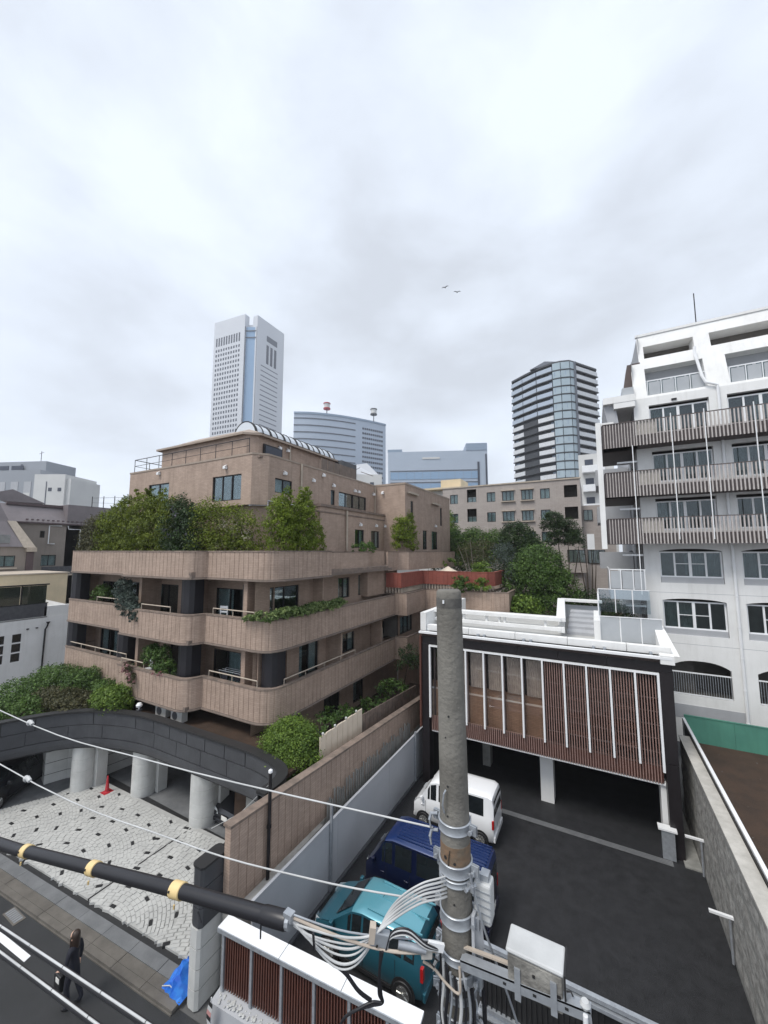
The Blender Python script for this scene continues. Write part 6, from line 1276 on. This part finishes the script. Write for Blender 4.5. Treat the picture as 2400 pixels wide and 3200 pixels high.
skin_mesh('shoe',[(.10,.03,.05,.042),(.10,-.16,.03,.035)],[(0,1)],'leather',p,0); skin_mesh('shoe',[(-.10,.2,.06,.042),(-.10,.02,.03,.035)],[(0,1)],'leather',p,0)
t=thing('handbag','large black tote bag with papers held by the walking person','bag',(-12.2,5.55,.5)); MB().box(-12.42,-12.12,5.5,5.66,.38,.76).build('bag_body',M['leather'],t,bevel=.03); MB().tube([(-12.38,5.58,.74),(-12.3,5.58,.98),(-12.22,5.58,.98),(-12.14,5.58,.74)],.01,6).build('handle',M['leather'],t); MB().box(-12.3,-12.14,5.49,5.50,.62,.72).build('paper',M['paper'],t)
t=thing('striped_banner','narrow wavy pink white and black striped cloth banner at the foot of the screen','banner',(-8.2,6.75,0)); MB().tube([(-8.2,6.8,0),(-8.2,6.8,1.1)],.012,6).build('pole',M['whitepaint'],t)
for k in range(8): MB().add([(-8.28+.03*math.sin(k),6.77,.25+k*.1),(-8.12+.03*math.sin(k),6.75,.25+k*.1),(-8.12+.03*math.sin(k+1),6.75,.35+k*.1),(-8.28+.03*math.sin(k+1),6.77,.35+k*.1)],[(0,1,2,3)]).build('stripe',LFs[k%3] if False else M[('wirewhite','ringcap','pinkcloth')[k%3]] if 'pinkcloth' in M else M['wirebeige'],t)
# ================= utility pole and overhead lines =================
PX,PY=-1.0,2.89
def prad(z): return 0.095+(11-z)/155
def pxy(z): return (PX+(11-z)*0.008,PY+(11-z)*0.006)
up_=thing('utility_pole','tall weathered concrete utility pole with steel bands and cable fittings in the foreground','utility pole',(PX+.13,PY+.06,0))
prof=[]; pm=MB(); zs=[0,2,4,6,7,7.5,8,8.5,9,9.5,10,10.4,10.8,10.9,10.94,10.985,11.0]
pts=[(*pxy(z),z) for z in zs]; rr2=[prad(z) for z in zs]; rr2[-3:]=[prad(10.94),.094,.082]
pm.tube(pts,rr2,36); pm.build('shaft',M['pole'],up_,smooth=True,angle=60)
MB().lathe([(prad(10.9)+.0015,0),(prad(10.9)+.0015,.07)],(*pxy(10.88),10.87),36).build('top_ring',mat('dark stained concrete',(.13,.125,.115),.9,(.08,.075,.07),12,.4,30),up_,smooth=True,angle=60)
def on(z,a,d=0): # point on the pole surface; a in degrees, 0=+x, -90=towards the camera
    r=prad(z)+d; x,y=pxy(z); return Vector((x+r*math.cos(rad(a)),y+r*math.sin(rad(a)),z))
for z,a,s in ((10.1,-85,.008),(9.95,-100,.006),(9.62,-95,.008),(9.42,-98,.007),(9.14,-112,.013),(9.12,-75,.010),(8.86,-80,.007)):
    p_=on(z,a,-.002); q_=on(z,a,.0025); MB().tube([p_,q_],s,10).build('bolt_hole',M['ringcap'],up_)
MB().tube([on(10.93,-95,.004),on(10.905,-95,.006)],.007,6).build('white_tag',M['whitepaint'],up_)
mb=MB(); mb.tube([on(9.60,-100,.012),on(9.58,-103,.03),on(9.50,-107,.035),on(9.44,-108,.012)],.006,6); mb.build('hook',M['steel'],up_,smooth=True)
MB().tube([on(9.20,-92,.002),on(9.13,-98,.01),on(9.06,-100,.002)],.004,5).build('rust_wire',M['bark'],up_)
bm2=mat('brown stained concrete',(.20,.125,.075),.9,(.14,.11,.08),14,.4,30)
MB().lathe([(prad(9.12)+.0012,0),(prad(9.1)+.0012,.16)],(*pxy(9.1),9.06),36).build('stained_band',bm2,up_,smooth=True,angle=60)
def clamp(z,h=.065,ear=20,thick=.006,nm='steel_band'):
    x,y=pxy(z); r=prad(z)+.003; mb=MB(); n_=40; pr=[(r,z-h/2),(r+thick,z-h/2),(r+thick*1.8,z-h/2+.006),(r+thick,z-h/2+.014),(r+thick,z+h/2-.012),(r+thick*1.8,z+h/2-.005),(r+thick,z+h/2),(r,z+h/2)]; q=len(pr)
    for i in range(n_):
        a=2*math.pi*i/n_; mb.v+=[(x+R_*math.cos(a),y+R_*math.sin(a),zz_) for R_,zz_ in pr]
    f=[(i*q+j,((i+1)%n_)*q+j,((i+1)%n_)*q+(j+1)%q,i*q+(j+1)%q) for i in range(n_) for j in range(q)]; mb.f=f; mb.m=[0]*len(f)
    o=mb.build(nm,M['steel'],up_,smooth=True,angle=50)
    for a in (ear,ear+180):
        c=on(z,a,.035); d=Vector((math.cos(rad(a)),math.sin(rad(a)),0)); s=Vector((-d.y,d.x,0))
        MB().beam(c-d*.03,c+d*.03,.012,h*.9).build('ear',M['steel'],o); MB().beam(c-d*.03+s*.016,c+d*.03+s*.016,.008,h*.9).build('ear',M['steel'],o)
        MB().tube([c-s*.035,c+s*.04],.008,6).tube([c+s*.03,c+s*.048],.015,6).tube([c-s*.03,c-s*.045],.015,6).build('bolt',M['steel'],o)
    return o
for z,h,e in ((9.33,.07,-12),(9.06,.08,-8),(8.985,.045,-30),(8.74,.08,-12),(8.50,.055,-15),(8.38,.08,-10),(8.27,.05,20),(8.12,.07,-20),(7.95,.06,-10)): clamp(z,h,e)
for z in (8.48,8.1): # worn step irons
    MB().tube([on(z,-60,0),on(z,-60,.13),on(z+.06,-60,.13)],.008,6).build('step_iron',M['steel'],up_)
def cable(name,label,pts,r,m_,cat='cable',n=8,group=None,parts=None):
    t=thing(name,label,cat,tuple(pts[0]),0,group); MB().tube(smoothp(pts),r,n).build('sheath',M[m_],t,smooth=True); return t
def smoothp(pts,k=6):
    P=[Vector(p) for p in pts]
    if len(P)<3: return P
    out=[]
    for i in range(len(P)-1):
        p0,p1,p2,p3=P[max(i-1,0)],P[i],P[i+1],P[min(i+2,len(P)-1)]
        for j in range(k):
            t=j/k; out.append(.5*((2*p1)+(p2-p0)*t+(2*p0-5*p1+4*p2-p3)*t*t+(3*p1-p0-3*p2+p3)*t**3))
    return out+[P[-1]]
# thick black trunk cable with pale yellow bands
A=[(-16,1.2,7.2),(-9,1.75,7.74),(-5.86,1.99,8.11),(-5.29,2.03,8.20),(-4.21,2.12,8.37),(-3.11,2.21,8.545),(-2.55,2.255,8.625),(-2.02,2.30,8.70)]
bc=thing('trunk_cable','thick black overhead trunk cable with pale yellow bands crossing to the pole','cable',(-5.5,2,8.1))
MB().tube(smoothp(A),.051,20).build('sheath',M['blackpvc'],bc,smooth=True)
AP=smoothp(A,24)
for x,l in ((-7.9,.09),(-5.31,.085),(-4.2,.095),(-3.1,.115)):
    i=min(range(len(AP)),key=lambda i:abs(AP[i].x-x)); d=(AP[i+1]-AP[i]).normalized(); c=AP[i]
    o=MB().tube([c-d*l/2,c-d*l*.46,c+d*l*.46,c+d*l/2],[.053,.059,.059,.053],20).build('band',M['yellow'],bc,smooth=True,angle=40)
    MB().tube([c-d*l*.3+Vector((0,-.056,.02)),c-d*l*.3+Vector((0,-.062,.022))],.009,8).build('rivet',M['ringcap'],o)
    MB().tube([c+d*l*.2+Vector((0,-.05,-.07)),c+d*l*.2+Vector((0,-.05,-.10))],.008,5).build('clip',M['yellow'],o)
c=Vector(A[-1]); d=(Vector(A[-1])-Vector(A[-2])).normalized()
MB().tube([c-d*.22,c-d*.2,c-d*.02,c],[.053,.057,.057,.05],20).build('end_cap',M['blackpvc'],bc,smooth=True,angle=40)
MB().tube([c-d*.19+Vector((0,-.055,-.02)),c-d*.19+Vector((0,-.055,-.11))],.006,5).build('tie',M['blackpvc'],bc)
MB().tube([(-2.85,2.2,8.5),(-2.8,2.2,8.44)],.006,5).build('tie',M['blackpvc'],bc)
j=MB().tube([c,c+d*.03],.05,12).box(c.x-.02,c.x+.05,c.y-.03,c.y+.02,c.z+.02,c.z+.07).build('end_fitting',M['steel'],bc)
# span wires
def span(nm,lab,P,kx,grp='white span wires'):
    t=thing(nm,lab,'wire',P[1],0,grp); MB().tube(smoothp(P),.0065,8).build('sheath',M['wirewhite'],t,smooth=True)
    if kx is not None:
        k=Vector(kx); MB().lathe([(.012,-.04),(.028,-.02),(.03,.01),(.014,.03)],k,10).build('clip',M['wirewhite'],t,smooth=True); MB().tube([k+Vector((.03,0,.02)),k+Vector((.09,.005,-.01))],.024,8).build('clip',M['wirewhite'],t,smooth=True)
    return t
span('span_wire','upper white wire running from the left edge to the pole with a white clip',[(-16,1.9,9.7),(-7.58,2.44,9.02),(-4.3,2.68,9.03),(-1.15,2.88,9.25)],(-6.79,2.49,9.0))
span('span_wire','lower white wire running over the gate pillar to the pole with a white clip',[(-16,1.7,9.2),(-6.93,2.28,8.53),(-3.78,2.6,8.47),(-2.2,2.75,8.60),(-1.16,2.86,8.76)],(-6.3,2.33,8.5))
for i,(a,b,lab) in enumerate((((-4.22,1.48,8.38),(-2.37,1.54,8.60),'upper of two black cables with white upper sleeve over the street'),((-4.08,1.45,8.28),(-2.76,1.46,8.48),'lower of two black cables with white upper sleeve over the street'))):
    a=Vector(a);b=Vector(b);d=(b-a)/(b.x-a.x); P=[a+d*(x-a.x)-Vector((0,0,0)) for x in (-12,-8,-4,0,3)]
    t=thing('street_cable',lab,'cable',P[0],0,'black cables low over the street'); 
    MB().tube([p+Vector((0,.008,-.022)) for p in P],.017,10).build('sheath',M['blackpvc'],t,smooth=True); MB().tube(P,.0065,8).build('strand',M['wirewhite'],t,smooth=True)  # thin white tube along the top of the black one
    for k in range(12): 
        q=a+d*(-6+k*.45-a.x); MB().tube([q,q+d*.008],.0072,6).build('tie',M['blackpvc'],t)
# white service cables between the trunk cable end and the pole
r=random.Random(3)
W0=Vector((-1.98,2.30,8.71))
for i in range(6):
    dz=-.05+.02*i; o=Vector((r.uniform(-.01,.01),r.uniform(-.03,.03),r.uniform(-.03,.03)))
    sag=(-.01,.03,.06,.10,.15,.18)[i]
    P=[W0+o,(-1.86,2.33,8.70-sag*.5+o.z),(-1.69,2.40,8.66-sag),(-1.56,2.46,8.655-sag*.9),(-1.46,2.51+.008*i,8.68-sag*.3),(-1.38,2.55+.01*i,8.74+.01*i),(-1.27,2.60,8.83+.022*i),(-1.15,2.66,8.90+.024*i),(-1.06,2.74,8.90+.026*i),(-1.02,2.80,8.89+.026*i)]
    cable('service_cable',('highest','second highest','third','fourth','second lowest','lowest hanging')[i]+' white service cable looping from the black trunk cable to the pole',P,.006 if i%2 else .0078,'wirewhite',group='white service cables at the pole')
cable('messenger_wire','grey twisted messenger wire tied with pinkish tape running straight to the pole',[(-1.98,2.30,8.74),(-1.65,2.42,8.66),(-1.40,2.54,8.60),(-1.22,2.63,8.585),(-1.05,2.76,8.57)],.010,'wirebeige')
cable('messenger_wire','thin steel wire above the taped messenger wire',[(-1.98,2.30,8.76),(-1.6,2.45,8.69),(-1.06,2.76,8.62)],.006,'steel')
for i in range(4): cable('loop_wire','thin '+('white','black','white','black')[i]+' wire arching over the junction box, '+('innermost of four','second from inside','third from inside','outermost of four')[i],[(-1.40+.01*i,2.55,8.60),(-1.33,2.57,8.68+.012*i),(-1.23,2.61,8.70+.014*i),(-1.12,2.66,8.63+.01*i),(-1.04,2.75,8.58)],.006,('wirewhite','blackpvc')[i%2],group='thin arching wires at the junction box')
t=thing('junction_box','small light grey junction box hanging in the white service cables','junction box',(-1.42,2.55,8.65)); MB().beam((-1.47,2.52,8.67),(-1.36,2.58,8.645),.05,.085).build('case',M['steel'],t,bevel=.006); MB().beam((-1.48,2.515,8.69),(-1.445,2.535,8.685),.055,.10).build('bracket',M['wirebeige'],t); MB().tube([(-1.42,2.52,8.63),(-1.42,2.51,8.63)],.008,6).build('screw',M['ringcap'],t)
t=thing('cable_closure','long grey splice closure clamped on the wire just left of the pole','closure',(-1.2,2.66,8.6)); MB().tube([(-1.30,2.60,8.625),(-1.13,2.68,8.60)],.024,12).build('case',M['steel'],t,smooth=True); MB().beam((-1.16,2.67,8.58),(-1.10,2.71,8.575),.03,.06).build('clamp',M['conclight'],t); MB().tube([(-1.10,2.70,8.57),(-1.06,2.72,8.53),(-1.08,2.70,8.50),(-1.11,2.69,8.53)],.006,5).build('hook',M['ringcap'],t); MB().beam((-1.12,2.69,8.63),(-1.03,2.75,8.60),.02,.05).build('plate',M['whitepaint'],t)
for i in range(3): cable('drop_cable',('left','middle','right')[i]+' of three black drop cables hanging from the taped wire in a loop',[(-1.40+.008*i,2.53,8.60),(-1.415,2.54,8.45),(-1.43+.01*i,2.56,8.30),(-1.41,2.575,8.24),(-1.47,2.54,8.225+.01*i),(-1.56,2.49,8.20),(-1.64,2.46,8.14),(-1.68,2.45,8.06)],.009,'blackpvc',group='black drop cables')
cable('drop_cable','short stiff black cable tail pointing left from the loop',[(-1.67,2.42,8.47),(-1.62,2.45,8.42),(-1.55,2.49,8.32),(-1.48,2.54,8.25)],.012,'blackpvc')
t=thing('cable_tie','small black strap round the white service cables','tie',(-1.8,2.33,8.66)); MB().beam((-1.795,2.30,8.72),(-1.805,2.33,8.585),.012,.014).build('strap',M['blackpvc'],t)
# guard loop of beige rod at the pole
cable('rod_loop','bent beige rod looping round the front of the pole below the third band',[(-1.16,2.70,8.50),(-1.09,2.73,8.46),(-1.02,2.745,8.40),(-.95,2.755,8.365),(-.92,2.755,8.38),(-.918,2.755,8.45),(-.925,2.765,8.52)],.008,'wirebeige')
for i in range(9):
    z0=8.52-.02*i; a=-130+i*12
    cable('pole_cable',('black','white','black','grey')[i%4]+' cable tied down the lower pole, number '+('one','two','three','four','five','six','seven','eight','nine')[i]+' from its left edge',[on(z0,a,.03),on(z0-.15,a+4,.035),on(z0-.32,a-3,.04),on(z0-.5,a+6,.03),on(z0-.8,a,.035),on(z0-1.6,a,.03)],.008+.002*(i%3),('blackpvc','wirewhite','blackpvc','steel')[i%4],group='cables tied along the pole')
cable('riser_conduit','black riser conduit running down beside the right of the pole',[on(8.5,5,.05),on(8.2,5,.06),on(7.5,5,.05),on(4,5,.05),on(0.2,5,.05)],.016,'blackpvc')
cable('stay_cable','taut grey stay cable slanting down right from the second band of the pole',[(-.86,2.82,9.08),(-.80,2.86,8.80),(-.72,2.93,8.5),(-.61,3.03,8.09),(-.35,3.25,7.0),(.6,4.1,2.2)],.0075,'steel')
for i,(a,z,l) in enumerate(((-175,9.24,'second'),(-172,9.36,'top'))):
    t=thing('wire_grip','hanging steel wire grip at the left of the %s band of the pole'%l,'clamp',on(z,a,.05)); MB().tube([on(z,a,.02),on(z-.01,a,.07),on(z-.05,a+5,.08)],.012,8).build('body',M['steel'],t,smooth=True); MB().tube([on(z-.05,a+5,.08),on(z-.10,a+6,.07)],.007,6).build('tail',M['steel'],t)
# white fibre closure and steel plates behind the pole on the right
t=thing('white_closure','white plastic splice closure with ribs fixed behind the right side of the pole','closure',(-.78,2.9,8.8))
MB().box(-.86,-.74,2.90,3.02,8.72,8.98).build('case',M['wirewhite'],t,bevel=.015)
for k in range(5): MB().box(-.865,-.735,2.895,2.90,8.75+k*.045,8.757+k*.045).build('rib',M['steel'],t)
MB().box(-.82,-.76,2.93,3.0,8.98,9.02).build('cap',M['steel'],t)
t=thing('steel_plate','curved pale steel plate standing off the right side of the pole','plate',(-.8,2.9,8.6)); MB().add([(-.85,2.86,8.78),(-.80,2.88,8.80),(-.79,2.90,8.60),(-.81,2.90,8.45),(-.85,2.88,8.45)],[(0,1,2,3,4)]).box(-.86,-.84,2.84,2.90,8.45,8.80).build('plate',M['greypaint'],t)
# cross arm with white lidded box
ca=thing('cross_arm','galvanised steel cross arm bolted to the pole and reaching right','cross arm',(-.5,2.85,8.55))
MB().beam((-.92,2.80,8.555),(-.14,2.80,8.635),.06,.012).beam((-.92,2.775,8.53),(-.14,2.775,8.61),.01,.06).build('channel',M['steel'],ca)
MB().beam((-.92,2.83,8.595),(-.30,2.83,8.665),.022,.012).build('rusty_rail',M['wirebeige'],ca)
for x in (-.55,-.34): MB().box(x-.018,x+.018,2.765,2.84,8.50+(x+.55)*.1,8.68+(x+.55)*.1).build('u_bolt',M['steel'],ca)
for x in (-.62,-.44,-.26): MB().box(x-.02,x+.0,2.768,2.772,8.55+(x+.62)*.1,8.565+(x+.62)*.1).build('slot',M['ringcap'],ca)
MB().tube([(-.17,2.76,8.62),(-.17,2.76,8.50),(-.15,2.78,8.42)],.014,8).build('end_hook',M['whitepaint'],ca,smooth=True); MB().lathe([(.02,0),(.03,.02),(.02,.04)],(-.17,2.78,8.64),10).build('insulator',M['wirewhite'],ca,smooth=True)
wbx=thing('equipment_box','box with clean white lid and stained grey front on the cross arm','box',(-.45,2.88,8.7))
MB().box(-.61,-.29,2.775,2.955,8.54,8.74).build('body',mat('stained grey casing',(.30,.29,.265),.9,(.12,.115,.105),7,.5,40,detail=10,streak=.5),wbx,bevel=.01)
MB().box(-.62,-.28,2.77,2.965,8.742,8.768).build('lid',M['wirewhite'],wbx,bevel=.012)
MB().tube([(-.275,2.775,8.62),(-.275,2.775,8.76),(-.275,2.96,8.77)],.006,6).tube([(-.27,2.80,8.66),(-.245,2.80,8.67),(-.235,2.80,8.65)],.005,5).build('edge_seal',M['ringcap'],wbx)
MB().box(-.46,-.445,2.768,2.775,8.67,8.685).build('screw',M['ringcap'],wbx); MB().box(-.33,-.30,2.771,2.775,8.60,8.64).build('stain_plate',M['dark'],wbx)
# ---- thin city air between the near houses and the skyline ----
HZ=MB().box(-600,600,-80,420,-1.7,262).build('haze',None if False else [],None,kind='stuff')
hm=bpy.data.materials.new('thin air haze'); hm.use_nodes=True; hn=hm.node_tree.nodes; hl=hm.node_tree.links; hn.remove(hn['Principled BSDF'])
pv=hn.new('ShaderNodeVolumePrincipled'); pv.inputs['Color'].default_value=(0.93,0.95,1.0,1); pv.inputs['Density'].default_value=0.0004; hl.new(pv.outputs[0],hn['Material Output'].inputs['Volume'])
HZ.data.materials.append(hm)

GR={'vent':0,'chair':'white plastic chairs on the brown balconies','condenser_unit':'air units on the ledge','bracket':'white brackets on the concrete wall','bird':'birds in the sky','roof_aerial':'rooftop aerial drums','parked_van':'vehicles parked in the car park','conifer':'conifers on the brown terrace','wire_grip':'wire grips on the pole bands','mansard_house':'mansard houses at the left','office_building':'blue grey office blocks on the skyline'}
for o in list(C.objects):
    b=o.name.split('.')[0]
    if o.parent is None and GR.get(b) and 'group' not in o: o['group']=GR[b]
    if o.parent is None and b=='parked_car' and 'teal' in o.get('label',''): o['group']=GR['parked_van']
